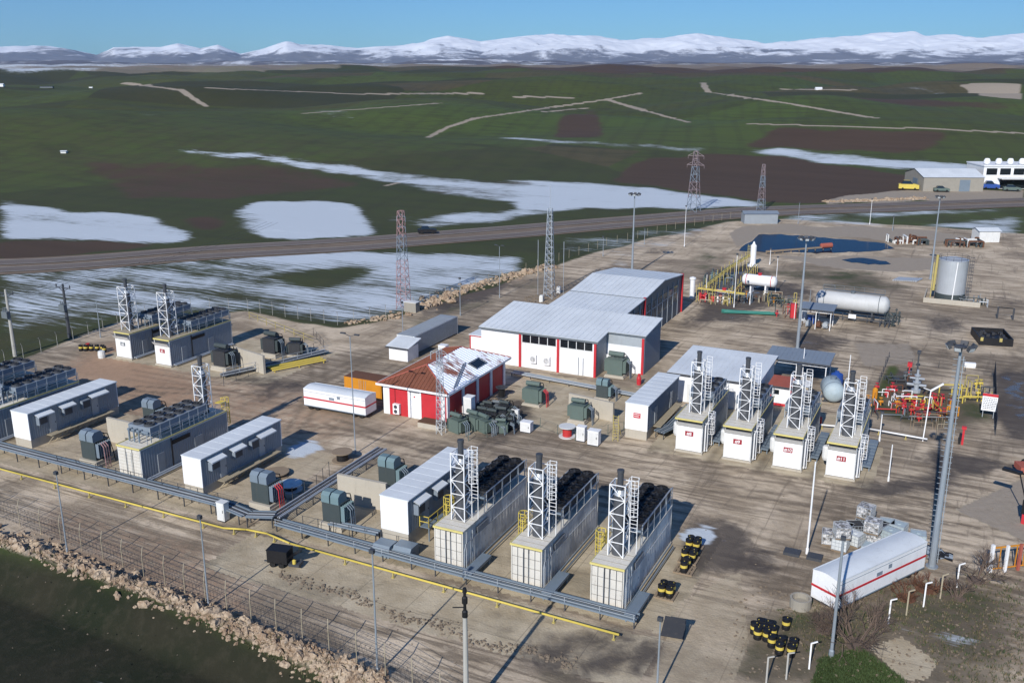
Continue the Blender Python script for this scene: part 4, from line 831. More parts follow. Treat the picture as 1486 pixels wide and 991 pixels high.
# box trailers with a red stripe
def trailer(label, p0, p1, w, h, far):
    a0, b0 = at(*p0); a1, b1 = at(*p1); L = math.hypot(a1 - a0, b1 - b0); rz = math.degrees(math.atan2(a1 - a0, b1 - b0))
    root = thing('box_trailer', label, 'trailer', a0, b0, 0, rz, 'white trailers with a red stripe'); y0, y1 = (0, w) if far else (-w, 0)
    mb = MB(); z0 = .55; mb.box(0, L, y0, y1, z0, h, 0, 1)
    for y in (y0 - .01, y1 + .01):
        mb.bar((0, y, h), (L, y, h), .05, 1); mb.bar((0, y, z0), (L, y, z0), .06, 2)
    mb.bar((.1, (y0 + y1) / 2, h - .02), (L - .1, (y0 + y1) / 2, h - .02), 1.12, 1, 4) if False else None; n = 9; rr_ = [(y0 + (y1 - y0) * i / n, h + .2 * math.sin(math.pi * i / n)) for i in range(n + 1)]
    for (ya, za), (yb_, zb) in zip(rr_[:-1], rr_[1:]): mb.face([(0, ya, za), (L, ya, za), (L, yb_, zb), (0, yb_, zb)], 1)
    for x in (-.004, L + .004): mb.face([(x, y_, z_) for y_, z_ in (rr_ if x > 0 else rr_[::-1])], 0)
    for y in (y0 - .014, y1 + .014): mb.bar((0, y, h - .35), (L, y, h - .35), .018, 2)
    mb.build('body', [P['white'], P['roofwhite'], P['steel']], root)
    mb = MB(); zs = z0 + .42 * (h - z0)
    mb.box(-.03, L + .03, y0 - .025, y1 + .025, zs, zs + .2); mb.build('stripe', P['redpaint'], root)
    mb = MB(); mb.box(.2, L - .2, y0 + .2, y1 - .2, .3, z0 - .01); mb.build('chassis', P['darksteel'], root)
    for x in (.8, 1.8, L - 1.8, L - .8):
        mb = MB()
        for y in (y0 + .3, y1 - .3): mb.lathe([(.0, y - .15), (.34, y - .15), (.34, y + .15), (0, y + .15)], (x, 0, .34), 12, 0, 'y')
        mb.build('wheel', P['tyre'], root)
    mb = MB(); mb.box(L * .42, L * .42 + .75, y0 - .04, y0 - .013, zs + .3, zs + .62); mb.box(L * .55, L * .55 + .45, y0 - .04, y0 - .013, zs + .55, zs + .9); mb.build('vent', P['bluegrey'], root)
    return root
trailer('white box trailer with red stripe parked beside the red warehouse', (442, 593), (531, 609), 2.4, 2.75, True)
trailer('white box trailer with thin red stripe by the leafless shrubs', (1212, 893), (1340, 831), 2.45, 2.95, True)
# ------------------------------------------------------------------ transformers, blast walls, cabinets
def transformer(label, a, b, style='teal', s=1.0, rz=0, z=0, group='power transformers', plinth=.6, bush='steel'):
    root = thing('transformer', label, 'transformer', a, b, z, rz, group)
    body, fin = {'teal': ('tdark', 'teal'), 'green': ('tgreen', 'tgreen'), 'grey': ('tgrey', 'tgrey'), 'dark': ('charcoal', 'tdark'), 'slate': ('tdark', 'steel')}[style]
    w, d, h = 1.9 * s, 1.7 * s, 1.9 * s
    if plinth:
        mb = MB(); mb.box(-w * .62, w * .62, -d * .62, d * .62, 0, plinth); mb.box(-w * .66, w * .66, -d * .66, d * .66, 0, plinth * .5); mb.build('plinth', P['concrete'], root)
    mb = MB(); mb.box(-w / 2, w / 2, -d / 2, d / 2, plinth + .12, plinth + h); mb.box(-w / 2 - .06, w / 2 + .06, -d / 2 - .06, d / 2 + .06, plinth + h, plinth + h + .08); mb.box(-w / 2, w / 2, -d / 2 + .1, -d / 2 + .25, plinth, plinth + .12); mb.box(-w / 2, w / 2, d / 2 - .25, d / 2 - .1, plinth, plinth + .12); mb.build('tank', P[body], root)
    zt = plinth + h + .08
    if style in ('teal', 'slate'):                                      # two bolted terminal hoods with chamfered tops
        for k, x0 in enumerate((-w / 2 + .02, .06)):
            mb = MB(); x1 = x0 + w / 2 - .1; y0, y1 = -d / 2 - .1, d * .2; hh = .95 * s
            pr = [(y0, 0), (y0, hh * .72), (y0 + .3 * s, hh), (y1 - .25 * s, hh), (y1, hh * .7), (y1, 0)]
            mb.face([(x0, y, zt + q) for y, q in reversed(pr)]); mb.face([(x1, y, zt + q) for y, q in pr])
            for (ya, qa), (yb, qb) in zip(pr[:-1], pr[1:]): mb.face([(x0, ya, zt + qa), (x1, ya, zt + qa), (x1, yb, zt + qb), (x0, yb, zt + qb)])
            mb.build('terminal_hood', P[fin], root)
        fx = (w / 2 + .02,)
    else:
        mb = MB(); mb.lathe([(0, -w * .5), (.3 * s, -w * .5), (.3 * s, w * .5), (0, w * .5)], (0, -d * .15, zt + .55 * s), 14, 0, 'x'); mb.bar((-.2, 0, zt), (-.2, -d * .15, zt + .4), .05); mb.bar((.3, 0, zt), (.3, -d * .15, zt + .4), .05); mb.build('oil_conservator', P[fin], root, False)
        fx = (w / 2 + .02, -w / 2 - .42 * s)
    for x in fx:
        mb = MB()
        for k in range(7): y = -d * .42 + k * d * .84 / 6; mb.box(x, x + .40 * s, y - .03, y + .03, plinth + .35 * s, plinth + h * .95)
        mb.bar((x + .2 * s, -d * .45, plinth + h * .88), (x + .2 * s, d * .45, plinth + h * .88), .05); mb.build('radiator', P[fin], root)
    for k in range(3):
        mb = MB(); y = d * .34; x = -w * .3 + k * w * .3; mb.lathe([(.09, 0), (.06, .08), (.1, .12), (.06, .2), (.1, .25), (.05, .33), (.02, .5)], (x, y, zt), 8)
        mb.path([(x, y, zt + .5), (x + .2, y + .5, zt + .3), (x + .3, y + .9, plinth + .3), (x + .3, y + 1.0, 0)], .05, 1, 5)
        cb = MB(); cb.path([(w / 2 + .5, -d * .3 + k * .3, plinth + h), (w / 2 + .95, -d * .3 + k * .3, plinth + h * .8), (w / 2 + 1.05, -d * .3 + k * .3, 0)], .05, 0, 5); cb.build('cable', P[bush], root)
        mb.build('bushing', [P['tdark'], P['black']], root)
    return root
transformer('dark transformer under two light teal hoods, left of the long tan blast wall', *at(490, 762), 'teal', 1.05)
transformer('teal hooded transformer behind the tan blast wall, beside the double cable rack', *at(569, 708), 'teal', 1.05)
transformer('slate transformer with red cables beside the cable drum and white container', *at(388, 733), 'slate', 1.1, bush='redpaint')
transformer('slate transformer on a block plinth between the ribbed generator and white container', *at(141, 672), 'slate', 1.1, 0, 0, 'power transformers', .75, 'pinkred')
transformer('dark slate transformer at the left end of the pale grey blast wall', *at(326, 535), 'dark', 1.15)
transformer('dark slate transformer behind the pale grey blast wall', *at(397, 516), 'dark', 1.15)
transformer('grey transformer behind the cooler of the ribbed generator', *at(226, 618), 'slate', 1.0)
transformer('pale green transformer with red cables in the yard beside the red warehouse', *at(775, 586), 'green', 1.0, 0, 0, 'power transformers', .3, 'redpaint')
transformer('green transformer in front of the low concrete wall, near the red cable drum', *at(840, 612), 'green', .92, 0, 0, 'power transformers', .5)
transformer('dark green transformer against the recessed end of the workshop hall', *at(895, 545), 'green', 1.15, 0, 0, 'power transformers', .35)
transformer('small teal transformer behind the low concrete wall', *at(876, 578), 'teal', .85, 0, 0, 'power transformers', .3)
transformer('dark transformer behind the pale grey blast wall, nearest the yellow barriers', *at(430, 515), 'dark', .9, 20, 0, 'power transformers', .2)
# old units set down by the warehouse
scr = [(664, 626, 'green', .95, 'boxy dark based green'), (688, 622, 'green', .95, 'long boxy green'), (704, 626, 'green', .9, 'finned green front'), (701, 611, 'dark', .75, 'dark second row'), (717, 627, 'grey', .62, 'small grey'), (727, 627, 'green', .7, 'pale striped green'), (715, 614, 'dark', .75, 'black middle'), (728, 612, 'dark', .8, 'flat topped charcoal'), (709, 601, 'dark', .7, 'dark back row'), (722, 600, 'grey', .7, 'grey back row'), (733, 602, 'dark', .75, 'black back corner'), (740, 612, 'dark', .65, 'dark end'), (697, 601, 'dark', .6, 'small dark'), (738, 622, 'dark', .55, 'low dark')]
notes = ['touching the warehouse corner', 'second along the front row', 'third along the front row', 'behind the front row', 'fourth along the front row', 'fifth along the front row', 'in the crowded middle', 'right of the crowded middle', 'below the white cabinet', 'middle of the back row', 'at the back row far end', 'next to the fence frame', 'under the white cabinet edge', 'last of the front row']
for (x, y, st, s, nm), nt_ in zip(scr, notes): transformer('%s discarded transformer %s' % (nm, nt_), *at(x, y), st, s * .9, RND.uniform(-25, 25), 0, 'discarded transformers by the red warehouse', 0)
def blast(label, p0, p1, h, t=.35):
    a0, b0 = at(*p0); a1, b1 = at(*p1); L = math.hypot(a1 - a0, b1 - b0); mb = MB(); mb.box(0, L, 0, t, 0, h)
    for k in range(1, 4): mb.box(0, L, -.012, 0, h * k / 4 - .012, h * k / 4 + .012)
    solo(mb, 'blast_wall', label, 'wall', P['concrete'], a0, b0, 0, math.degrees(math.atan2(a1 - a0, b1 - b0)), 'concrete blast walls')
blast('tan concrete blast wall between two teal transformers', (491, 727), (561, 742), 2.9)
blast('pale grey concrete blast wall near the yellow barriers', (337, 528), (383, 543), 2.7)
blast('cream concrete blast wall beside the cooler of the ribbed generator', (158, 640), (200, 650), 2.9)
blast('low concrete blast wall between green transformers and white control container', (825, 597), (889, 612), 2.4)
def cabinet(label, x, y, w, d, h, m='white', rz=0):
    mb = MB(); mb.box(-w / 2, w / 2, 0, d, .12, h, 0); mb.box(-w / 2 - .04, w / 2 + .04, -.04, d + .04, h, h + .07, 0); mb.box(-w / 2, w / 2, 0, d, 0, .12, 2); mb.box(-w * .42, w * .42, -.025, .01, .25, h - .12, 1); mb.box(w * .3, w * .36, -.05, -.025, h * .5, h * .65, 2)
    a, b = at(x, y); return solo(mb, 'electrical_cabinet', label, 'cabinet', [P[m], P['offwhite'], P['darksteel']], a, b, 0, rz, 'white electrical cabinets')
cabinet('short white cabinet alone in front of the transformer yard frames', 762, 628, 1.3, .9, 1.25); cabinet('white cabinet nearest the red cable drum', 842, 641, 1.0, .8, 1.75); cabinet('wide white cabinet, right of a matching one, beside the yellow ladder', 860, 647, 1.3, .9, 1.75); cabinet('white roadside cabinet standing on the cable rack corner', 321, 757, .9, .7, 1.9, 'offwhite'); cabinet('small pale cabinet on posts among green frames', 747, 612, .9, .4, 1.5, 'offwhite')
mb = MB(); cage(mb, 0, 0, 0, 3.2, .05, 0, 1, False); a, b = at(893, 640); mb.bar((-.3, 0, 2.4), (-.3, 2, 0), .05); mb.bar((.3, 0, 2.4), (.3, 2, 0), .05); solo(mb, 'step_ladder', 'yellow step ladder leaning open beside white control container', 'ladder', P['yellowdull'], a, b, 0, 10)
# cable drums
def drum_reel(label, x, y, r, w, side, core, lying=True, tilt=0):
    a, b = at(x, y); root = thing('cable_drum', label, 'cable drum', a, b, 0, tilt, 'cable drums')
    mb = MB(); mb.lathe([(r * .55, .08), (r * .55, w - .08)], (0, 0, 0), 20); mb.build('winding', P[core], root)
    for z in (0, w - .08): mb = MB(); mb.lathe([(r, z), (r, z + .08)], (0, 0, 0), 22); mb.lathe([(.1, z + .085), (.2, z + .1)], (0, 0, 0), 10); mb.build('flange', P[side], root)
    return root
drum_reel('red cored cable drum with pale top beside the white cabinets', 823, 633, 1.0, 1.3, 'offwhite', 'red'); drum_reel('pink flat cable drum lying beside the discarded transformers', 725, 592, 1.1, .5, 'pinkred', 'darksteel'); drum_reel('pale topped cable drum lying at the foot of the lamp pole', 497, 668, 1.15, 1.1, 'wood', 'black'); drum_reel('black cable drum with white disc beside the slate transformer', 422, 710, 1.2, .7, 'plastic', 'black'); drum_reel('brown wooden cable drum lying behind the slate transformer', 402, 690, 1.3, .5, 'wood', 'rust')
drum_reel('dark cable drum heap beside the warehouse wall', 728, 576, .8, 1.4, 'darksteel', 'black')

# ------------------------------------------------------------------ cable racks, pipes, barriers
def polyrack(name, label, cat, pts, z, w, nrail=4, legs=3.5, mats=('steel', 'galv', 'darksteel'), hr=.0, deck=True):
    """pts in plant frame (a, b); a raised tray with side rails and cables"""
    a0, b0 = pts[0]; root = thing(name, label, cat, a0, b0, 0, 0)
    q = [Vector((b - b0, a - a0, 0)) for a, b in pts]; mb = MB(); sup = MB(); rl = MB()
    for p, r in zip(q[:-1], q[1:]):
        d = (r - p); L = d.length; d.normalize(); n = Vector((-d.y, d.x, 0)); up = Vector((0, 0, z))
        for k in range(nrail):
            o = n * (w * (k / (nrail - 1) - .5)); hh = .1 if k in (0, nrail - 1) else .06
            mb.bar(p + o + up, r + o + up, hh, 0 if k in (0, nrail - 1) else (1 if k % 2 else 2), 4)
        if deck: mb.face([p - n * w / 2 + up - Vector((0, 0, .1)), r - n * w / 2 + up - Vector((0, 0, .1)), r + n * w / 2 + up - Vector((0, 0, .1)), p + n * w / 2 + up - Vector((0, 0, .1))], 0)
        for i in range(max(1, int(L / legs)) + 1):
            c = p + d * min(L - .1, .1 + i * legs)
            sup = MB()
            for s in (-.4, .4): sup.bar(c + n * w * s, c + n * w * s + Vector((0, 0, z - .1)), .06)
            sup.bar(c - n * w * .5 + Vector((0, 0, z - .15)), c + n * w * .5 + Vector((0, 0, z - .15)), .05); sup.build('support', P['darksteel'], root)
            if hr: rl.bar(c - n * w * .5 + up, c - n * w * .5 + up + Vector((0, 0, hr)), .03)
        if hr:
            for h in (.5, 1): rl.bar(p - n * w * .5 + Vector((0, 0, z + hr * h)), r - n * w * .5 + Vector((0, 0, z + hr * h)), .03)
    mb.build('tray', [P[m] for m in mats], root)
    if hr: rl.build('handrail', P['galv'], root)
    return root
polyrack('cable_rack', 'grey raised cable rack running in front of the left row, up to the corner', 'cable rack', [(65.0, -112), (64.9, -95), (64.4, -62.8), (63.6, -58.6), (64.6, -56.2)], 1.15, 1.25, 6)
polyrack('cable_rack', 'grey handrailed cable rack running in front of the beige generators', 'cable rack', [(64.2, -55.4), (63.6, -38), (63.4, -20.0)], .75, 1.15, 4, 3.0, ('steel', 'steel', 'darksteel'), .55)
polyrack('cable_rack', 'grey double cable rack climbing between white container and tan blast wall', 'cable rack', [(64.6, -56.2), (74, -56.3), (83.2, -56.4)], .95, 1.1, 6, 2.6, ('galv', 'galv', 'darksteel'), 0, False)
polyrack('cable_rack', 'low grey cable walkway joining transformer plinth and white container', 'cable rack', [(66.2, -51.0), (66.4, -45.8)], .8, .8, 3, 2.5)
polyrack('cable_rack', 'grey cable rack behind the transformer yard along the workshop hall', 'cable rack', [(115.5, -56), (113.5, -34.8)], .5, .9, 4, 3.0, ('galv', 'galv', 'steel'))
polyrack('cable_rack', 'grey stepped cable rack between white control container and generator 8', 'cable rack', [(112, -29.4), (104, -29.6), (101.5, -30.3)], .9, 1.3, 5, 2.5, ('steel', 'galv', 'steel'))
polyrack('cable_rack', 'low dark cable rack with posts beside the yellow barriers', 'cable rack', [(96.5, -91.5), (105, -88.0), (112.5, -85.5)], .55, .9, 4, 2.4, ('galv', 'darksteel', 'darksteel'), .9)
def pipeline(name, label, cat, pts, z, r, m, legs=4.0, n=8):
    a0, b0 = pts[0]; root = thing(name, label, cat, a0, b0); q = [Vector((b - b0, a - a0, z)) for a, b in pts]
    mb = MB(); mb.path(q, r, 0, n); mb.build('pipe', P[m], root, True)
    for p, s in zip(q[:-1], q[1:]):
        L = (s - p).length; d = (s - p).normalized(); k = 1.0
        while k < L: c = p + d * k; mb = MB(); mb.bar((c.x, c.y, 0), (c.x, c.y, z - r), .07); mb.box(c.x - .12, c.x + .12, c.y - .12, c.y + .12, 0, .08); mb.build('support', P['yellowdull'], root); k += legs
    return root
pipeline('gas_pipe', 'yellow gas pipe on short supports along the front of the plant', 'pipe', [(61.6, -112), (61.4, -88), (61.3, -59.5), (62.0, -57.4), (62.2, -55.2), (61.6, -52), (60.9, -20.6)], .55, .095, 'yellow', 5.0)
mb = MB()
for i in range(3): mb.bar((0, i * .9, .35), (8.2, i * .9 + .2, .35), .14, 0, 6); [mb.bar((x, i * .9, 0), (x, i * .9, .3), .08) for x in (.3, 4, 7.8)]
a, b = at(396, 541); solo(mb, 'road_barrier', 'low yellow triple barrier beside the dark cable rack', 'barrier', P['yellow'], a, b, 0, 62)
mb = MB()
for i in range(7):
    for h in (.5, 1.1): mb.bar((i * 3, 0, h), ((i + 1) * 3, 0, h), .035)
    mb.bar((i * 3, 0, 0), (i * 3, 0, 1.2), .05)
a, b = at(362, 462); solo(mb, 'yellow_railing', 'thin yellow railing by the snowy field behind the blast wall', 'railing', P['yellowdull'], a, b, 0, -22)
for k, (p0, p1, h, lb) in enumerate((((612, 597), (612 + 2, 640), 1.3, ''),)): pass
def frame_fence(label, px, h, step, m='tgreen', mesh=3, name='fence', cat='fence', arm=0, top=True, posts=None):
    """posts with horizontal wires between; one fence is one thing"""
    pts = [Vector((*gxy(*p), 0)) for p in px]; a0, b0 = ab(pts[0].x, pts[0].y); root = thing(name, label, cat, a0, b0)
    loc = [Vector((b - b0, a - a0, 0)) for a, b in (ab(p.x, p.y) for p in pts)]
    pm = MB(); pm.bar((0, 0, 0), (0, 0, h), .036, 0, 5)
    if arm: pm.bar((0, 0, h), (arm * .35, -arm * .5, h + .5), .04, 0, 5)
    post = None; wires = MB(); prev = None; k = 0
    for p, q in zip(loc[:-1], loc[1:]):
        L = (q - p).length; n = max(1, round(L / step))
        for i in range(n + (q == loc[-1])):
            c = p + (q - p) * (i / n); c.z = float(height(np.array([W(a0 + c.y, b0 + c.x)[0]]), np.array([W(a0 + c.y, b0 + c.x)[1]]))[0])
            if post is None: post = pm.build('post', P[posts or m], root); o = post
            else: o = bpy.data.objects.new('post', post.data); C.objects.link(o); o.parent = root
            o.location = c
            if prev is not None:
                for w in range(mesh): z = h * (.12 + .86 * w / max(1, mesh - 1)); wires.bar(prev + Vector((0, 0, z)), c + Vector((0, 0, z)), .014, 0, 3, None, False)
                if arm:
                    for f_ in (.5, 1): d = Vector((arm * .35 * f_, -arm * .5 * f_, h + .5 * f_)); wires.bar(prev + d, c + d, .014, 0, 3, None, False)
                if mesh > 4:
                    for g in range(6): t0 = g / 6; m0 = prev.lerp(c, t0); m1 = prev.lerp(c, t0 + 1 / 6); wires.bar(m0 + Vector((0, 0, .1)), m1 + Vector((0, 0, h)), .009, 0, 3, None, False); wires.bar(m0 + Vector((0, 0, h)), m1 + Vector((0, 0, .1)), .009, 0, 3, None, False)
            prev = c
    wires.build('wire', P[m], root); return root
frame_fence('wire fence with bent posts along the rubble bank above the dark field', [(-60, 735), (0, 752), (60, 775), (150, 812), (240, 850), (330, 890), (440, 938), (560, 990), (640, 1030)], 2.0, 2.6, 'darksteel', 6, arm=-.9, posts='khaki')
frame_fence('wire fence with bent posts along the snowy field edge', [(-20, 540), (60, 512), (150, 480), (250, 452), (360, 452), (490, 472), (560, 462)], 2.0, 3.0, 'darksteel', 3, arm=.8, posts='concpole')
frame_fence('wire fence beside the tan rubble strip behind the hall', [(600, 446), (690, 418), (780, 390), (880, 357), (980, 333), (1060, 318)], 2.0, 4.5, 'darksteel', 3, posts='khaki')
frame_fence('green frame fence round the transformer yard', [(655, 598), (680, 640), (784, 620), (835, 640), (905, 625)], 1.2, 2.6, 'tgreen', 2)
frame_fence('dark frame fence around the pale grey blast wall yard', [(303, 560), (325, 560), (470, 505), (455, 487)], 1.3, 2.2, 'darksteel', 3)
frame_fence('thin dark fence in front of teal transformers', [(440, 765), (530, 783), (600, 800)], 1.2, 1.9, 'darksteel', 3)
frame_fence('thin dark fence in front of slate transformer and white containers', [(85, 682), (170, 700), (260, 724), (318, 738)], 1.7, 2.4, 'darksteel', 4)
frame_fence('dark posted fence behind slate transformer yard', [(425, 728), (460, 710), (478, 690)], 1.6, 2.2, 'darksteel', 2)
# ------------------------------------------------------------------ masts and poles
def highmast(label, x, y, h, r=.3, heads=6, ring=1.1, rungs=False):
    a, b = at(x, y); root = thing('floodlight_mast', label, 'light mast', a, b, 0, 0, 'tall floodlight masts')
    mb = MB(); mb.lathe([(r, 0), (r * .4, h)], (0, 0, 0), 12); mb.lathe([(r * 1.7, 0), (r * 1.7, .12)], (0, 0, 0), 12)
    if rungs:
        z = .8
        while z < h - 1: mb.bar((-r * 1.5, 0, z), (r * 1.5, 0, z), .03); z += .5
        mb.bar((r * 1.25, -.05, .5), (r * .95, -.05, h - .8), .045)
    mb.build('pole', P['pole'], root, False)
    mb = MB(); mb.lathe([(ring * .45, h - .1), (ring * .45, h + .05)], (0, 0, 0), 12)
    for k in range(heads): t = 2 * math.pi * (k + .3) / heads; mb.bar((0, 0, h), (ring * math.cos(t), ring * math.sin(t), h + .05), .05)
    mb.build('head_frame', P['darksteel'], root)
    for k in range(heads):
        t = 2 * math.pi * (k + .3) / heads; c, s = math.cos(t), math.sin(t); mb = MB(); mb.box(-.28, .28, -.12, .16, -.22, .2, 0); mb.box(-.24, .24, -.135, -.121, -.18, .16, 1)
        o = mb.build('floodlight', [P['darksteel'], P['plastic']], root); o.location = (ring * c, ring * s, h + .02); o.rotation_euler = (.5, 0, t + math.pi / 2)
highmast('tallest grey floodlight mast with rungs, behind the white trailer', 1352, 822, 19.9, .31, 6, 1.0, True)
highmast('grey floodlight mast in the yard beside the open canopy', 1157, 506, 17.0, .26, 8, 1.1)
highmast('grey floodlight mast behind the workshop hall roof', 917, 400, 16.6, .24, 8, 1.1)
highmast('grey floodlight mast beyond the round silver tank', 1350, 405, 16.5, .22, 6, .8)
def lamp(label, x, y, top, r=.07, arm=0, m='pole', group='slim lamp poles', base=False, head=True):
    a, b = at(x, y); X, Y = gxy(x, y); lo, hi = 0, 60
    for _ in range(40):
        md = (lo + hi) / 2; yy = 495.5 - F * (Y * ST + (md - H0) * CT) / (Y * CT - (md - H0) * ST)
        lo, hi = (md, hi) if yy > top else (lo, md)
    h = lo; root = thing('lamp_pole', label, 'pole', a, b, 0, 0, group); mb = MB(); mb.lathe([(r * 1.6, 0), (r * 1.5, .5), (r, .6), (r * .7, h)], (0, 0, 0), 8); mb.build('pole', P[m], root)
    if head:
        mb = MB()
        if arm: mb.bar((0, 0, h), (arm, 0, h + .25), .04); mb.box(arm - .1, arm + .5, -.12, .12, h + .2, h + .32); mb.bar((0, 0, h), (-arm, 0, h + .25), .04); mb.box(-arm - .5, -arm + .1, -.12, .12, h + .2, h + .32)
        else: mb.box(-.18, .18, -.16, .1, h, h + .28); mb.bar((0, 0, h - .1), (0, 0, h + .1), .06)
        mb.build('lamp_head', P['darksteel'], root)
    if base: mb = MB(); mb.box(-1.9, -.5, -1.1, .0, .0, .25); mb.box(.1, 1.4, -1.1, .0, 0, .25); mb.build('ballast_slab', P['darksteel'], root)
    return h
for x, y, tp, lb, kw in ((98, 803, 688, 'slim pole in the wire fence nearest the ribbed generators', {}), (303, 882, 752, 'slim pole in the wire fence in line with the white cable rack cabinet', {}), (548, 978, 802, 'slim pole at the fence in front of the small teal lidded units', dict(r=.08)), (953, 1010, 900, 'slim grey pole on the dark roadway below the oil drums', dict(r=.08)), (516, 658, 488, 'slim grey lamp pole between the warehouse trailer and long blast wall', dict(arm=.7)),
    (585, 492, 440, 'thin pole at the end of the grey shipping container', {}), (668, 458, 405, 'thin pole by the ditch behind the grey container', {}), (725, 432, 358, 'T-topped pole beside the ditch and tan rubble strip', dict(arm=.5)), (993, 358, 300, 'thin white pole on the far yard edge near the lattice pylons', dict(m='white')), (1158, 325, 295, 'thin pole beside the highway near the far pylon', {}), (1262, 326, 290, 'thin white pole by the highway snow strip', dict(m='white')), (1295, 335, 315, 'short thin pole at the lagoon bank', {}),
    (1228, 580, 515, 'thin white pole rising behind generator 11', dict(m='white', head=False)), (1163, 560, 505, 'thin white pole behind generator 10', dict(m='white', head=False)), (1175, 440, 420, 'short pole at the grey vessel end', dict(head=False)), (146, 490, 437, 'thin pole on the snowy field edge left of the exhaust towers', dict(head=False)), (875, 372, 345, 'thin pole on the yard edge left of the mast', {}), (935, 355, 333, 'thin pole on the yard edge right of the mast', {}), (1289, 698, 645, 'thin white pole on the bare ground right of generator 11', dict(m='white', head=False)), (1440, 335, 320, 'thin pole on the far side of the tank yard', dict(head=False))):
    lamp(lb, x, y, tp, **kw)
lamp('white lamp pole on dark ballast slabs, left of the stacked totes', 1171, 803, 670, .09, 0, 'white', 'slim lamp poles', True, False)
lamp('dark grey pole in front of the white trailer nose', 1206, 952, 783, .13, 0, 'pole', 'slim lamp poles', False, True)
a, b = at(677, 1040); root = thing('camera_pole', 'pale concrete pole with a camera, near the lower picture edge', 'pole', a, b)
mb = MB(); mb.lathe([(.2, 0), (.15, 7.6)], (0, 0, 0), 10); mb.build('pole', P['concpole'], root); mb = MB(); mb.lathe([(.19, 7.6), (.19, 8.0), (.11, 8.1), (.1, 8.5), (.19, 8.6), (.19, 9.0), (.1, 9.1), (.1, 9.35), (.16, 9.4), (.12, 9.7)], (0, 0, 0), 10); mb.bar((0, 0, 8.3), (-.9, 0, 8.05), .04); mb.build('camera_head', P['black'], root)
def power_pole(label, x, y, top, tr, m='concpole'):
    a, b = at(x, y); X, Y = gxy(x, y); lo, hi = 0, 60
    for _ in range(40):
        md = (lo + hi) / 2; yy = 495.5 - F * (Y * ST + (md - H0) * CT) / (Y * CT - (md - H0) * ST); lo, hi = (md, hi) if yy > top else (lo, md)
    h = lo; root = thing('power_pole', label, 'power pole', a, b, 0, 0, 'power poles at the snowy field'); mb = MB(); mb.lathe([(.3, 0), (.16, h)], (0, 0, 0), 8); mb.build('pole', P[m], root)
    mb = MB(); mb.bar((-1.6, 0, h - .6), (1.6, 0, h - .6), .08); mb.bar((-1.1, 0, h - .6), (0, 0, h - 1.3), .05); mb.bar((1.1, 0, h - .6), (0, 0, h - 1.3), .05)
    for u in (-1.5, 0, 1.5): mb.lathe([(.08, h - .5), (.12, h - .35), (.05, h - .1)], (u, 0, 0), 8)
    mb.build('crossarm', P['darksteel'], root)
    if tr: mb = MB(); mb.box(-.6, .6, -.8, -.2, h - 4.2, h - 3.2); mb.bar((-.8, 0, h - 3.2), (.8, 0, h - 3.2), .07); [mb.lathe([(.1, h - 3.2), (.05, h - 2.7)], (u, -.5, 0), 6) for u in (-.4, 0, .4)]; mb.build('pole_transformer', P['tgrey'], root)
power_pole('concrete power pole with crossarm, nearest the picture side', 22, 517, 420, True); power_pole('dark power pole with crossarm and box, beside the snowy field', 101, 490, 412, True, 'darksteel')
def radio(label, x, y, h, w0, w1, bays, r, mats, name='radio_mast', cat='lattice tower', arms=(), group='lattice towers', antenna=0, band=2):
    a, b = at(x, y); root = thing(name, label, cat, a, b, 0, RND.uniform(-12, 12), group)
    mbs = MB()
    def wd(t): return w0 + (w1 - w0) * t
    for k in range(bays):
        t0, t1 = k / bays, (k + 1) / bays; u0, u1 = wd(t0) / 2, wd(t1) / 2
        lattice(mbs, -u0, u0, -u0, u0, h * t0, h * t1, 1, r, (k // band) % len(mats), -u1, u1, -u1, u1)
    if antenna: mbs.bar((0, 0, h), (0, 0, h + antenna), .05, 0)
    mbs.build('lattice', [P[m] for m in mats], root)
    if arms:
        mb = MB()
        for z, l in arms: mb.bar((-l, 0, z), (l, 0, z), r, 0); mb.bar((-l, 0, z), (0, 0, z + l * .5), r * .8, 0); mb.bar((l, 0, z), (0, 0, z + l * .5), r * .8, 0); [mb.bar((s * l, 0, z), (s * l, 0, z - .9), .05, 0) for s in (-1, 1)]
        mb.build('crossarm', [P[mats[-1]]], root)
    return root
radio('red and grey lattice tower at the edge of the snowy field', 586, 448, 17.4, 2.0, .9, 12, .055, ('pinkred', 'pinkred', 'bluegrey'), arms=((16.4, .8), (14.6, .8)), band=3)
mb = MB(); mb.box(-1.2, 1.2, -.7, .7, 0, 1.7, 0); mb.box(-1.25, 1.25, -.75, .75, 1.7, 1.8, 1); a, b = at(598, 452); solo(mb, 'cabin_box', 'small cream hut at the foot of the red and grey tower', 'hut', [P['skirt'], P['offwhite']], a, b)
r_ = radio('pale blue grey lattice radio tower behind the workshop hall', 797, 432, 16.6, 1.7, .7, 14, .06, ('galv',), antenna=4.0)
for s in (-2.6, 2.4): mb = MB(); mb.bar((s, 1, 0), (s, 1, 10.5), .05, 0, 5); mb.build('whip_antenna', P['galv'], r_)
radio('thin lattice antenna mast in front of the red warehouse corner', 640, 629, 10.2, .8, .45, 12, .035, ('plastic', 'galv'), arms=((9.9, 1.2), (8.6, .5)), name='antenna_mast', cat='antenna mast', group=None)
radio('dark lattice power pylon beyond the far yard corner, the taller one', 1006, 308, 17.5, 3.2, 1.0, 8, .09, ('bluegrey', 'pylon'), name='power_pylon', cat='pylon', arms=((16.2, 2.4), (13.6, 2.6)), group='power pylons by the highway')
radio('dark lattice power pylon beside the highway, the smaller right one', 1104, 306, 13.5, 2.0, .7, 8, .08, ('bluegrey', 'pylon'), name='power_pylon', cat='pylon', group='power pylons by the highway')
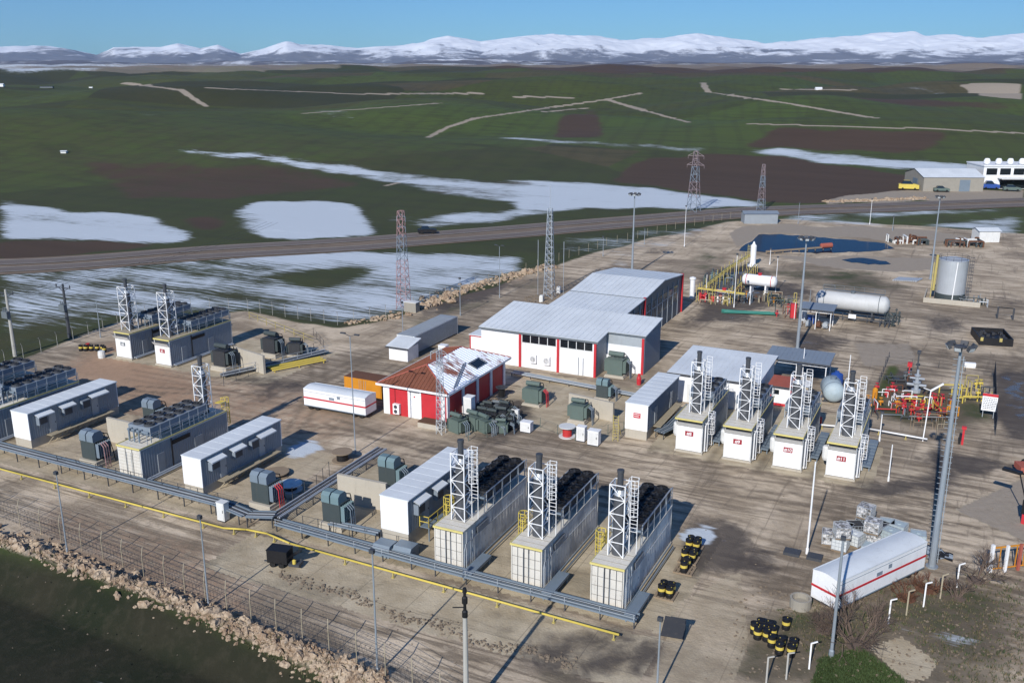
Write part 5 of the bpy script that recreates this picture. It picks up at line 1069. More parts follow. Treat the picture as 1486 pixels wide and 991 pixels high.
# bent white posts around the lower corner
def bent(label, x, y, h=2.2, s=1, m='white'):
    a, b = at(x, y); mb = MB(); mb.box(-.055, .055, -.055, .055, 0, h); mb.bar((0, 0, h), (.42 * s, 0, h + .24), .06); solo(mb, 'bent_post', label, 'post', P[m], a, b, 0, RND.uniform(-10, 10), 'bent concrete fence posts')
for x, y, m, lb in ((1112, 991, 'concpole', 'bent white fence post lowest of all, by the lower picture edge'), (1174, 970, 'white', 'bent white fence post left of the green grass'), (1289, 905, 'white', 'bent white fence post right of the big leafless shrub'), (1315, 892, 'khaki', 'bent brown fence post between two white ones'), (1340, 880, 'white', 'bent white fence post next to the trailer rear'), (1364, 868, 'khaki', 'bent tan fence post near small snow patch'), (1388, 852, 'white', 'bent white fence post nearest the red gate'), (1141, 985, 'concpole', 'grey leaning fence post below the four oil drums')):
    bent(lb, x, y, 2.1, 1, m)
a, b = at(1436, 830); root = thing('gate', 'red and white site gate beside the white post', 'gate', a, b, 0, 38); mb = MB(); mb.box(-.12, .12, -.12, .12, 0, 2.6); mb.build('post', P['white'], root)
mb = MB(); mb.bar((.1, 0, 2.3), (5.2, 0, 2.3), .08); mb.bar((.1, 0, .3), (5.2, 0, .3), .06); [mb.bar((x, 0, .3), (x, 0, 2.3), .05) for x in (.8, 1.6, 2.4, 3.2, 4, 4.8)]; mb.build('gate_leaf', P['orange'], root)
for x, m in ((1.3, 'white'), (2.6, 'orange'), (4.0, 'white'), (5.3, 'white')): mb = MB(); mb.box(x - .11, x + .11, -.3, -.1, 0, 2.5); mb.build('post', P[m if m == 'white' else 'redoxide'], root)

# ------------------------------------------------------------------ drums, totes, crates
drum_me = None
def drum(label, a, b, group, z=0.0, m=('black', 'yellow')):
    global drum_me
    if drum_me is None or m[0] != 'black':
        mb = MB(); mb.lathe([(.285, 0), (.29, .02), (.285, .28), (.3, .3), (.285, .32), (.285, .42), (.288, .42), (.288, .66), (.285, .66), (.3, .62 + .06), (.285, .70), (.285, .87), (.3, .88), (.3, .9), (.27, .9), (.265, .87), (0, .87)], (0, 0, 0), 14, 0, 'z', [0] * 6 + [1] * 1 + [0] * 9)
        mb.lathe([(.035, .87), (.035, .9), (0, .9)], (.15, 0, 0), 6, 1); o = mb.build('oil_drum', [P[m[0]], P[m[1]]])
        if m[0] == 'black': drum_me = o.data
    else: o = bpy.data.objects.new('oil_drum', drum_me); C.objects.link(o)
    tag(o, label, 'oil drum', group); place(o, a, b, z, RND.uniform(0, 360)); o.scale = (1.08, 1.08, 1.05); return o
def drum_set(cx, cy, offs, where, pallet=True):
    a, b = at(cx, cy); z = .16 if pallet else 0
    if pallet:
        mb = MB(); [mb.box(-.85 + i * .29, -.65 + i * .29, -.8, .8, .12, .155) for i in range(6)]; [mb.box(-.85, .8, y - .06, y + .06, 0, .12) for y in (-.7, 0, .7)]; solo(mb, 'pallet', 'wooden pallet under the oil drums ' + where, 'pallet', P['wood'], a, b)
    for nm, u, v in offs: drum('%s black oil drum %s' % (nm, where), a + v, b + u, 'black and yellow oil drums', z)
Q4 = (('front left', -.33, -.32), ('front right', .33, -.32), ('back left', -.33, .34), ('back right', .33, .34))
drum_set(1006, 797, Q4, 'on the pallet next to the snow heap'); drum_set(1000, 813, Q4, 'on the middle pallet of three in a row'); drum_set(994, 828, (('front', 0, -.45), ('back', .05, .42)), 'on the pallet nearest in the row of three'); drum_set(967, 864, Q4, 'on the lone pallet beside the beige generator')
drum_set(1107, 922, (('front left', -.3, -.55), ('front right', .36, -.5), ('far left', -.68, .05), ('centre', 0, .1), ('far right', .68, .12), ('back left', -.34, .68), ('back right', .34, .7)), 'in the cluster of seven on dirt', False)
drum_set(1140, 912, (('single', 0, 0),), 'standing alone between two clusters', False); drum_set(1140, 946, (('front left', -.4, -.4), ('front right', .42, -.3), ('back left', -.42, .42), ('back right', .42, .5), ('far left', -1.1, .3)), 'in the cluster nearest the bent post', False)
drum_set(130, 512, (('left', -2.0, .2), ('second', -1.3, .5), ('third', -.6, .9), ('fourth', .2, 1.3), ('fifth', 1.0, 1.6), ('low right', 1.8, 1.2)), 'in the row by grey generator 2', False)
mb = MB(); mb.lathe([(.5, 0), (.55, .5), (.5, 1.0), (.3, 1.1)], (0, 0, 0), 12); a, b = at(148, 519); solo(mb, 'water_butt', 'pale grey water butt beside the row of drums', 'barrel', P['offwhite'], a, b)
a, b = at(128, 507); drum('red oil drum behind the black ones by the grey generator', a, b, 'black and yellow oil drums', 0, ('red', 'red'))
def tote(label, x, y, m, z=0, frame='galv'):
    a, b = at(x, y); root = thing('tote_tank', label, 'tote tank', a, b, z, RND.uniform(-28, 28), 'stacked liquid totes'); s = .62
    mb = MB(); mb.box(-s, s, -s, s, .16, 1.15); mb.lathe([(.2, 1.15), (.2, 1.23), (0, 1.23)], (0, 0, 0), 10); mb.build('bottle', P[m], root)
    mb = MB()
    for k in range(5):
        u = -s - .02 + k * (2 * s + .04) / 4
        for v in (-s - .03, s + .03): mb.bar((u, v, .14), (u, v, 1.2), .022); mb.bar((v, u, .14), (v, u, 1.2), .022)
    for z_ in (.2, .55, .9, 1.2):
        for v in (-s - .03, s + .03): mb.bar((-s, v, z_), (s, v, z_), .022); mb.bar((v, -s, z_), (v, s, z_), .022)
    mb.build('cage', P[frame], root); mb = MB(); mb.box(-s - .05, s + .05, -s - .05, s + .05, .1, .15); [mb.box(-s, s, v - .07, v + .07, 0, .1) for v in (-s + .1, 0, s - .1)]; mb.build('pallet', P['wood'], root)
for x, y, m, z, lb in ((1219, 797, 'plastic', 0, 'bottom white tote of the tall left stack'), (1219, 797, 'wrap', 1.25, 'shrink wrapped tote on top of the tall left stack'), (1203, 788, 'wrap', 0, 'dark wrapped tote at the outer left of the totes'), (1240, 790, 'plastic', 0, 'white tote right of the tall stack'), (1240, 776, 'charcoal', 0, 'black tote behind the white one'), (1254, 768, 'charcoal', 0, 'black tote at the back of the group'), (1254, 768, 'wrap', 1.25, 'wrapped load on the back black tote'), (1264, 790, 'wrap', 0, 'wrapped grey tote before the pale totes'), (1264, 790, 'wrap', 1.25, 'crumpled wrapped load stacked at the front'), (1262, 808, 'water_tank', 0, 'lone pale tote nearest the trailer roof'), (1276, 775, 'charcoal', 0, 'dark tote between wrapped load and pale totes'), (1291, 785, 'water_tank', 0, 'front pale blue tote with dark cap'), (1286, 772, 'water_tank', 0, 'back left pale blue tote'), (1303, 776, 'water_tank', 0, 'back right pale blue tote'), (1331, 790, 'water_tank', 0, 'pale blue tote apart from the rest, by the mast'), (1225, 778, 'charcoal', 0, 'dark tote behind the tall left stack')):
    tote(lb, x, y, m, z)
for x, y, s, lb in ((1345, 800, 1.2, 'black plastic sheet heap at the mast foot'), (1365, 806, 1.0, 'small dark sheet heap right of the mast foot')):
    mb = MB(); n = 9
    pr = [[(s * (j / 6 - .5) * 2, s * (i / n - .5) * 1.6, max(0, .55 * s * (1 - abs(j / 6 - .5) * 2) * (1 - abs(i / n - .5) * 1.6) + RND.uniform(-.12, .16))) for j in range(7)] for i in range(n + 1)]
    for i in range(n):
        for j in range(6): mb.face([pr[i][j], pr[i][j + 1], pr[i + 1][j + 1], pr[i + 1][j]], RND.choice((0, 0, 1)))
    a, b = at(x, y); solo(mb, 'sheet_heap', lb, 'heap', [P['black'], P['bluegrey']], a, b)
mb = MB(); mb.lathe([(.85, 0), (.85, .85), (.68, .85), (.68, .4), (0, .4)], (0, 0, 0), 18); a, b = at(1161, 880); solo(mb, 'concrete_ring', 'round concrete well ring beside the trailer nose', 'concrete ring', P['skirt'], a, b)
# black towed generator on the front apron
a, b = at(388, 822); root = thing('towed_generator', 'black towed generator with open bonnet on the front apron', 'generator', a, b, 0, 12); root.scale = (.82, .82, .82); mb = MB(); mb.box(0, 2.3, 0, 1.5, .5, 1.9, 0); mb.box(-.05, 2.35, -.05, 1.55, 1.9, 1.98, 0); mb.build('housing', P['black'], root)
mb = MB(); mb.face([(2.4, .0, 1.2), (3.6, .3, 1.9), (3.6, 1.6, 1.9), (2.4, 1.5, 1.2)]); mb.face([(2.4, 1.5, 1.17), (3.6, 1.6, 1.87), (3.6, .3, 1.87), (2.4, 0, 1.17)]); mb.build('bonnet', P['black'], root); mb = MB(); mb.box(-.6, 3.4, .5, .6, .3, .45); mb.box(2.4, 3.6, .1, 1.2, .3, .6); mb.lathe([(.2, .6), (.2, 1.0), (0, 1.1)], (3.0, .3, 0), 10, 1); mb.build('chassis', [P['darksteel'], P['yellow']], root)
for x in (.6, 1.6):
    for y in (0.1, 1.4): mb = MB(); mb.lathe([(0, y - .1), (.32, y - .1), (.32, y + .1), (0, y + .1)], (x, 0, .32), 12, 0, 'y'); mb.build('wheel', P['tyre'], root)
mb = MB(); mb.face([(0, 0, .3), (1.8, 0, .3), (1.7, 1.5, 1.1), (.1, 1.5, 1.1)]); mb.face([(.1, 1.5, 1.05), (1.7, 1.5, 1.05), (1.8, 0, .25), (0, 0, .25)]); [mb.bar((x, 1.5, 0), (x, 1.5, 1.1), .05) for x in (.15, 1.65)]; a, b = at(958, 926); solo(mb, 'tilted_panel', 'dark tilted panel frame beside the roadway', 'panel', P['charcoal'], a, b, 0, 8)
for x, y, w, lb in ((560, 803, 1.6, 'left teal lidded box beside the white container base'), (590, 806, 1.7, 'right teal lidded box under the white container end')):
    a, b = at(x, y); mb = MB(); mb.box(-w / 2, w / 2, -.7, .7, 0, .8); pr = [(-.85, .8), (-.6, 1.15), (.6, 1.15), (.85, .8)]
    for (ya, za), (yb, zb) in zip(pr[:-1], pr[1:]): mb.face([(-w / 2 - .05, ya, za), (w / 2 + .05, ya, za), (w / 2 + .05, yb, zb), (-w / 2 - .05, yb, zb)])
    for s in (-1, 1): q = [(s * (w / 2 + .05), y_, z_) for y_, z_ in pr]; mb.face(q if s > 0 else q[::-1])
    solo(mb, 'lidded_box', lb, 'box', P['steel'], a, b, 0, 0, 'teal lidded boxes')

# ------------------------------------------------------------------ tanks and process skids
def saddle_tank(name, label, cat, a, b, L, r, z, m, rz=0, legs=2, legm='redpaint', band=None, group=None, vert=False):
    root = thing(name, label, cat, a, b, 0, rz, group); mb = MB()
    pr = [(0, -L / 2 - r * .5), (r * .55, -L / 2 - r * .42), (r * .86, -L / 2 - r * .2), (r, -L / 2), (r, L / 2), (r * .86, L / 2 + r * .2), (r * .55, L / 2 + r * .42), (0, L / 2 + r * .5)]
    mb.lathe(pr, (0, 0, z), 24, 0, 'x'); mb.build('vessel', P[m], root, True)
    for i in range(legs):
        x = -L / 2 + L * (i + .5) / legs; mb = MB(); mb.box(x - .14, x + .14, -r * .8, r * .8, 0, z - r * .75); mb.box(x - .2, x + .2, -r * .95, r * .95, 0, .15); mb.build('saddle', P[legm], root)
    mb = MB()
    for t in (-.42, .42): mb.lathe([(r + .015, L * t - .06), (r + .03, L * t - .06), (r + .03, L * t + .06), (r + .015, L * t + .06)], (0, 0, z), 24, 0, 'x')
    mb.lathe([(.35, z + r - .1), (.35, z + r + .3), (.42, z + r + .3), (.42, z + r + .4), (0, z + r + .4)], (0, 0, 0), 12); mb.build('fitting', P[band or m], root); return root
a, b = at(1232, 466); r = saddle_tank('horizontal_tank', 'big pale grey horizontal tank on a dark skid with walkway', 'tank', a + 2.0, b, 10.6, 1.5, 2.9, 'vessel', -3, 3, 'darksteel', 'tgrey')
mb = MB(); mb.box(-5.6, 6.6, -2.2, -2.0, .5, .7); mb.box(-5.6, 6.6, 2.0, 2.2, .5, .7); [mb.bar((x, -2.1, 0), (x, -2.1, 1.4), .07) for x in (-5, -3, -1, 1, 3, 5, 6.5)]; mb.bar((-.5, -2.1, 1.4), (6.6, -2.1, 1.4), .07); mb.bar((-.5, -2.1, 1.0), (6.6, -2.1, 1.0), .05); [mb.path([(x, -1.2, .6), (x, -2.6, .6), (x, -3.4, 0)], .1) for x in (5.2, 6.0, 6.6)]; mb.build('skid', P['darksteel'], r)
mb = MB(); mb.box(-5, 5, .2, .9, 4.5, 4.56); rail(mb, [(-5, .9), (5, .9)], 4.5, .8, .04); rail(mb, [(-5, .2), (-3, .2)], 4.5, .8, .04); mb.build('walkway', P['tgrey'], r)
mb = MB(); mb.box(-.0, 1.2, -2.35, -2.25, .6, 1.3); mb.build('sign', P['white'], r)
rr = random.Random(3); mb = MB()
for k in range(26): x = 5.6 + rr.uniform(0, 2.2); y = rr.uniform(-2.4, 1); z = rr.uniform(.2, 2.4); mb.bar((x, y, 0), (x, y, z), .06); mb.lathe([(.16, z), (.2, z + .1), (.1, z + .3)], (x, y, 0), 8); mb.bar((x, y, z * .7), (x + rr.uniform(-.8, .8), y + rr.uniform(-.6, .6), z * .7), .06)
mb.build('valve_manifold', P['tdark'], r)
a, b = at(1180, 480); r, x0, x1 = shed('pump_shelter', 'small grey roofed pump shelter on white posts before the grey tank', a + 1, b - 2.3, b + 2.5, 3.4, 3.3, None, 'bluegrey', .2, True, 'shelter')
for i, (x, m) in enumerate(((-1.2, 'sheet'), (.4, 'rust'), (1.5, 'sheet'))): mb = MB(); mb.box(x - .4, x + .4, .4, 1.5, .3, 1.0); mb.lathe([(0, -.2), (.4, -.2), (.4, .8), (0, .8)], (x, .3, .9), 12, 0, 'y'); mb.build('pump', P[m], r)
for x, y, m, hh, ww, lb in ((1150, 462, 'redpaint', 2.6, .9, 'tall red cabinet with white pipe by the pump shelter'), (1166, 466, 'plastic', 2.2, .8, 'pale stacked cabinet between red cabinet and blue drum'), (1176, 470, 'blue', 1.4, 1.0, 'bright blue plastic tank by the pump shelter')):
    a, b = at(x, y); mb = MB(); mb.box(-ww / 2, ww / 2, -.4, .4, .15, hh, 0); mb.box(-ww / 2 + .06, ww / 2 - .06, -.43, -.39, .3, hh - .1, 0); mb.box(-ww / 2, ww / 2, -.4, .4, 0, .15, 1); mb.bar((ww * .2, -.5, 0), (ww * .2, -.5, hh + .3), .06, 2); solo(mb, 'process_cabinet', lb, 'cabinet', [P[m], P['darksteel'], P['white']], a, b, 0, 20)
a, b = at(1101, 425); r = saddle_tank('process_vessel', 'large white process vessel raised over red frames', 'vessel', a, b, 5.6, 1.05, 2.4, 'white', -4, 2, 'white', 'redpaint')
a, b = at(1050, 438); r = saddle_tank('process_vessel', 'small white process vessel on short white legs under yellow pipes', 'vessel', a, b, 3.1, .5, 1.7, 'white', -4, 3, 'white', 'redpaint')
a, b = at(1092, 386); r = thing('process_column', 'upright white process column beside the lagoon', 'column', a, b); mb = MB(); mb.lathe([(1.3, 0), (1.3, .3), (.62, .5), (.62, 4.4), (.3, 4.8), (.12, 5.3)], (0, 0, 0), 16); mb.build('vessel', P['white'], r, False); mb = MB(); cage(mb, -.9, 0, .3, 4.6, .04, 0, 1); mb.build('caged_ladder', P['yellowdull'], r)
a, b = at(1004, 432); r = thing('process_column', 'small white upright filter column at the hall end', 'column', a, b); mb = MB(); mb.lathe([(.45, 0), (.45, 3.4), (.6, 3.5), (.6, 3.8), (0, 4.0)], (0, 0, 0), 14); mb.build('vessel', P['white'], r)
def skid(name, label, cat, a, b, rz, seed, W_, D_, Hh, n, mats, valves, vm, group=None, r0=.07):
    rr = random.Random(seed); root = thing(name, label, cat, a, b, 0, rz, group)
    for k in range(n):
        mb = MB(); x, y, z = rr.uniform(-W_ / 2, W_ / 2), rr.uniform(0, D_), rr.uniform(.4, Hh); mi = rr.randrange(len(mats)); L = rr.uniform(1.2, W_ * .6)
        if rr.random() < .6: x1 = min(W_ / 2, x + L); mb.path([(x, y, 0), (x, y, z), (x1, y, z), (x1, y, 0)], r0 * rr.uniform(.8, 1.5), 0, 6)
        else: y1 = min(D_, y + L); mb.path([(x, y, 0), (x, y, z), (x, y1, z), (x, y1, 0)], r0 * rr.uniform(.8, 1.5), 0, 6)
        mb.build('pipe', P[mats[mi]], root)
    for k in range(valves):
        mb = MB(); x, y, z = rr.uniform(-W_ / 2, W_ / 2), rr.uniform(0, D_), rr.uniform(.4, Hh * .8)
        mb.lathe([(.2, -.26), (.2, -.2), (.11, -.18), (.15, 0), (.11, .18), (.2, .2), (.2, .26)], (x, y, z), 10, 0, 'x'); mb.bar((x, y, z), (x, y, z + .5), .04); mb.lathe([(.22, z + .46), (.25, z + .5), (.22, z + .53)], (x, y, 0), 12); mb.bar((x, y, 0), (x, y, z), .09); mb.build('valve', P[vm], root)
    return root
def gantry(label, pts, z, group, m='yellowdull', pipes=3):
    a0, b0 = pts[0]; root = thing('pipe_gantry', label, 'pipe gantry', a0, b0, 0, 0, group); q = [Vector((b - b0, a - a0, 0)) for a, b in pts]; mb = MB(); st = MB()
    for p, s in zip(q[:-1], q[1:]):
        d = (s - p).normalized(); nn = Vector((-d.y, d.x, 0)); L = (s - p).length
        for k in range(pipes): o = nn * (.35 * (k - (pipes - 1) / 2)) + Vector((0, 0, z + .1 * (k % 2))); mb.bar(p + o, s + o, .1, k % 3, 6)
        for i in range(int(L / 3) + 1):
            c = p + d * min(L, i * 3); st = MB()
            for u in (-.6, .6): st.bar(c + nn * u, c + nn * u + Vector((0, 0, z + .8)), .07)
            st.bar(c - nn * .6 + Vector((0, 0, z - .1)), c + nn * .6 + Vector((0, 0, z - .1)), .06); st.build('support', P['yellowdull'], root)
    mb.build('pipe', [P[m], P['yellow'], P['tgreen']], root)
g = 'pipe gantries of the separator plant'
gantry('yellow pipe gantry sloping from the hall end towards the white column', [at(1022, 432), at(1055, 405), at(1088, 384)], 2.2, g, 'yellow'); gantry('pale yellow pipe gantry in front of the small white vessel', [at(1012, 437), at(1080, 446)], 2.4, g); gantry('rusty pipe gantry between the two white vessels', [at(1058, 440), at(1085, 408), at(1097, 392)], 1.2, g, 'rust')
for i, (x, y, w, d, n, v, vm, mats, lb) in enumerate(((1030, 442, 6, 3, 12, 4, 'redpaint', ('yellowdull', 'khaki', 'tgreen'), 'yellow pipe skid with red valves under the small vessel'), (1070, 440, 5, 5, 14, 3, 'tgrey', ('tdark', 'steel', 'rust'), 'dark pipe skid between the small and large white vessels'), (1105, 440, 7, 3, 14, 4, 'orange', ('rust', 'tdark', 'khaki'), 'rusty pipe skid under the large white vessel'), (1130, 446, 6, 5, 16, 3, 'tgrey', ('yellowdull', 'tgreen', 'tdark'), 'olive pipe manifold right of the large white vessel'), (1040, 415, 6, 8, 14, 2, 'teal', ('tgreen', 'khaki', 'steel'), 'green pipe skid on the lagoon side of the small vessel'), (1140, 462, 4, 3, 8, 2, 'redpaint', ('rust', 'tdark'), 'rusty pump skid beside the red cabinet'))):
    a, b = at(x, y); skid('pipe_skid', lb, 'pipe skid', a, b, 10, 20 + i, w, d, 1.9, n, mats, v, vm, 'pipe skids of the separator plant')
for x, y, tp, lb in ((1065, 446, 370, 'white thin lamp post between the white vessels'), (1024, 436, 398, 'white forked lamp post above the yellow pipes'), (1117, 384, 362, 'white leaning lamp post at the lagoon bank'), (1125, 425, 374, 'white pole at the right end of the large vessel'), (1088, 442, 415, 'short white pole in front of the large vessel'), (1276, 640, 600, 'short dark post at the pipe yard corner')): lamp(lb, x, y, tp, .07, 0, 'white', 'thin white lamp posts of the separator plant')
for x, y, lb in ((1022, 434, 'left small red pump by the hall end'), (1035, 437, 'right small red pump by the hall end')): a, b = at(x, y); mb = MB(); mb.box(-.6, .6, -.4, .4, 0, .3); mb.lathe([(0, -.6), (.35, -.6), (.35, .5), (0, .5)], (0, 0, .6), 12, 0, 'x'); solo(mb, 'pump', lb, 'pump', P['redpaint'], a, b)
mb = MB(); rr = random.Random(8)
for k in range(16): o = rr.uniform(-.8, .8); s = rr.uniform(-.35, .35); mb.bar((-4 + rr.uniform(-.6, .6), o, .12 + .1 * (k % 3)), (4.2 + rr.uniform(-.6, .6), o + s, .12 + .1 * ((k + 1) % 3)), .09, 0, 6)
a, b = at(1085, 455); solo(mb, 'pipe_pile', 'loose pile of green plastic pipes on the bare ground', 'pipe pile', P['greenpipe'], a, b, 0, 14)
mb = MB()
for k in range(11): mb.bar((k * .42, 0, .18), (k * .42 + 1.5, 3.2, .18), .16, 0, 8)
a, b = at(1296, 408); solo(mb, 'pipe_pile', 'row of silver pipes laid out beyond the grey tank', 'pipe pile', P['silver'], a, b, 0, 10)
# round silver tank inside its bund
a, b = at(1376, 441); r = thing('storage_tank', 'round silver storage tank with dark base inside a concrete bund', 'tank', a + 2.6, b); mb = MB(); mb.lathe([(2.55, 0), (2.55, 1.6), (2.5, 1.62), (2.5, 7.6), (2.55, 7.62), (2.55, 7.75), (0, 8.3)], (0, 0, 0), 36, 0, 'z', [1, 1, 0, 0, 0, 0]); mb.build('shell', [P['silver'], P['tdark']], r, False)
mb = MB(); rail(mb, [(2.5 * math.cos(t * math.pi / 6), 2.5 * math.sin(t * math.pi / 6)) for t in range(13)], 7.75, .7, .035); mb.build('roof_rail', P['darksteel'], r); mb = MB(); cage(mb, 2.7, -.3, .2, 8.4, .05, 0, 2); mb.build('caged_ladder', P['darksteel'], r); mb = MB(); mb.bar((.5, -2.6, .2), (.75, -2.62, 7.7), .1); mb.build('level_pipe', P['white'], r); mb = MB(); mb.bar((-2.85, -.4, 1.8), (-2.75, -.4, 8.4), .24, 0, 10); mb.bar((-3.2, -.6, 0), (-3.2, -.6, 7), .1); mb.build('standpipe', P['yellowdull'], r)
mb = MB(); mb.box(-4.2, 5.2, -3.3, -3.1, 0, .9); mb.box(-4.2, -4.0, -3.1, 5, 0, .9); mb.box(5.0, 5.2, -3.1, 5, 0, .9); solo(mb, 'bund_wall', 'low concrete bund wall round the silver tank', 'wall', P['concrete'], a + 2.6, b)
a, b = at(1408, 446); skid('pipe_skid', 'dark pump skid inside the bund beside the silver tank', 'pipe skid', a + 1, b + .5, 0, 77, 4.5, 3.5, 1.5, 12, ('tdark', 'steel', 'galv'), 3, 'tgrey', 'pipe skids of the tank yard')
mb = MB(); [mb.path([(x, 0, 0), (x, 0, 2.0), (x + 2.4, 0, 2.0), (x + 2.4, 0, 0)], .08) for x in (0, .15)]; a, b = at(1446, 462); solo(mb, 'pipe_hoop', 'dark square pipe hoop above the black sludge box', 'pipe', P['darksteel'], a, b)
a, b = at(1445, 502); r = thing('sludge_box', 'open black sludge box with yellow rim corners', 'waste box', a, b, 0, 12); mb = MB(); mb.box(-2.4, 2.4, 0, .15, 0, 1.2, 0); mb.box(-2.4, 2.4, 6.3, 6.45, 0, 1.2, 0); mb.box(-2.4, -2.25, .15, 6.3, 0, 1.2, 0); mb.box(2.25, 2.4, .15, 6.3, 0, 1.2, 0); mb.box(-2.25, 2.25, .15, 6.3, .3, .6, 0); mb.build('box', P['black'], r); mb = MB(); [mb.box(x - .2, x + .2, -.12, -.01, .7, 1.25) for x in (-2.1, .6)]; mb.build('rim', P['yellowdull'], r); mb = MB(); rr = random.Random(5)
for k in range(30): mb.box(x0 := rr.uniform(-2, 1.6), x0 + .4, y0 := rr.uniform(.4, 5.6), y0 + .4, .61, .7 + rr.random() * .4)
tag(mb.build('rubble', P['charcoal'], r), kind='stuff')
a, b = at(1201, 586); r = saddle_tank('water_tank', 'pale grey water tank on its side behind generators 10 and 11', 'tank', a + 1.8, b + .2, 3.2, 1.3, 1.55, 'water_tank', 106, 2, 'darksteel', 'steel')
a, b = at(1213, 560); mb = MB(); mb.lathe([(.8, 0), (.85, .8), (.8, 1.7), (.3, 1.95), (.3, 2.1), (0, 2.1)], (0, 0, 0), 16); solo(mb, 'blue_barrel', 'big blue barrel behind the pale water tank', 'barrel', P['blue'], a, b)
mb = MB(); mb.box(-.35, .35, 0, .5, .2, 1.1); mb.bar((0, .2, 0), (0, .2, .3), .08); a, b = at(1187, 618); solo(mb, 'fire_box', 'small red fire box between generators 10 and 11', 'fire box', P['redpaint'], a, b)
pipeline('white_pipe', 'white surface pipe crossing from generator 11 into the pipe yard', 'pipe', [at(1180, 621), at(1262, 628), at(1345, 643)], .5, .1, 'white', 3.0)
# wellhead pipe yard at the right
g = 'pipe skids of the wellhead yard'
def yard_skid(x, y, seed, w, d, h, n, mats, v, vm, lb, r0=.07):
    r0 *= .68; mats = tuple({'redpaint': 'red'}.get(m, m) for m in mats); a, b = at(x, y); skid('pipe_skid', lb, 'pipe skid', a, b, 20, seed, w, d, h, n, mats, v, vm, g, r0)
yard_skid(1290, 600, 38, 4.5, 3, 1.1, 8, ('redpaint', 'darksteel', 'white'), 5, 'orange', 'orange red valve cluster at the green strip edge', .09); yard_skid(1350, 605, 39, 7, 3, 1.3, 12, ('redpaint', 'yellowdull', 'orange'), 6, 'redpaint', 'tightly packed red and orange pipes in front of the wellhead', .1); yard_skid(1425, 585, 40, 3, 6, 2.0, 8, ('yellowdull', 'darksteel'), 2, 'yellow', 'yellow and dark pipes by the notice board', .08); yard_skid(1310, 560, 41, 5, 4, .8, 9, ('darksteel', 'tdark', 'rust'), 2, 'tgrey', 'low dark pipes left of the wellhead', .08); yard_skid(1298, 578, 31, 4.5, 2.5, 1.2, 7, ('white', 'rust'), 5, 'redpaint', 'red valve set with white pipe, left in the wellhead yard', .08); yard_skid(1325, 590, 32, 5, 2.0, 1.3, 8, ('white', 'yellow', 'tdark'), 6, 'redpaint', 'orange red valve set in the middle of the wellhead yard', .09); yard_skid(1365, 592, 33, 4, 2, 1.4, 7, ('yellowdull', 'rust'), 5, 'redpaint', 'red headed valve frame right of the middle'); yard_skid(1330, 612, 34, 9, 2.5, .9, 12, ('darksteel', 'rust', 'steel'), 5, 'red', 'low dark pipe bundle with red flanges at the front'); yard_skid(1405, 592, 35, 6, 5, 2.3, 10, ('yellow', 'yellowdull'), 1, 'yellow', 'yellow pipe loops right of the tallest mast', .09); yard_skid(1355, 640, 36, 5, 5, 1.6, 8, ('khaki', 'wood'), 0, 'rust', 'thin tan pipe frames in front of the wellhead yard', .04)
a, b = at(1328, 572); r = thing('wellhead', 'grey wellhead tree standing in an oily puddle', 'wellhead', a + 1, b); mb = MB(); mb.lathe([(.6, 0), (.6, .4), (.3, .45), (.3, 1.2), (.5, 1.25), (.5, 1.45), (.25, 1.5), (.25, 2.2), (.4, 2.25), (.4, 2.4), (.15, 2.5), (.15, 3.1)], (0, 0, 0), 12); mb.bar((-1.2, 0, 1.0), (1.2, 0, 1.0), .18, 0, 8); mb.bar((-.9, 0, 1.9), (.9, 0, 1.9), .14, 0, 8); mb.build('valve_tree', P['galv'], r); mb = MB(); [mb.bar((x, -.5, .2), (x + .2, .6, .2), .1) for x in (-1.6, -1, .9, 1.5)]; mb.build('base_frame', P['black'], r)
a, b = at(1330, 545); mb = MB(); mb.bar((0, 0, 0), (0, 0, 3.2), .14); mb.box(-.25, .25, -.25, .25, 3.2, 3.6); mb.bar((-1.0, 0, 0), (-1.0, 0, 1.8), .12, 1); mb.box(-1.3, -.7, -.3, .3, 1.2, 1.8, 1); solo(mb, 'post_valve', 'dark tall post with red valve behind the wellhead', 'post', [P['darksteel'], P['redpaint']], a, b)
a, b = at(1339, 640); mb = MB(); mb.bar((0, 0, 0), (.2, 0, 6.2), .08); mb.bar((.2, 0, 6.2), (1.4, 0, 7.2), .14); mb.bar((.2, 0, 6.2), (-.6, 0, 6.4), .05); solo(mb, 'yard_lamp', 'white crooked lamp post standing before the red valve frame', 'lamp', P['white'], a, b)
mb = MB(); mb.lathe([(.3, 0), (.34, .1), (.34, 1.3), (.1, 1.5)], (0, 0, 0), 12); a, b = at(1269, 578); solo(mb, 'gas_bottle', 'orange red gas bottle at the green pit corner', 'bottle', P['orange'], a, b)
a, b = at(1433, 606); r = thing('sign_board', 'white notice board with red heading at the wellhead yard fence', 'sign', a, b); mb = MB(); mb.box(-.85, .85, -.03, .03, .9, 3.1, 0); mb.box(-.85, .85, -.045, -.031, 2.75, 3.1, 1); mb.build('board', [P['white'], P['redpaint']], r); mb = MB()
for k in range(7):
    x = -.7
    while x < .65: l = RND.uniform(.08, .24); mb.box(x, min(.72, x + l), -.04, -.0305, 2.5 - k * .22, 2.58 - k * .22); x += l + .07
mb.build('lettering', P['tgrey'], r); mb = MB(); [mb.bar((x, .06, 0), (x, .06, 3.1), .05) for x in (-.6, .6)]; mb.build('post', P['galv'], r)
mb = MB(); mb.box(-.75, .75, -.3, .3, .1, .7); mb.box(-.7, .7, -.25, .25, 0, .1); a, b = at(1407, 533); solo(mb, 'white_box', 'white lying box behind the wellhead yard fence', 'box', P['white'], a, b, 0, 10)
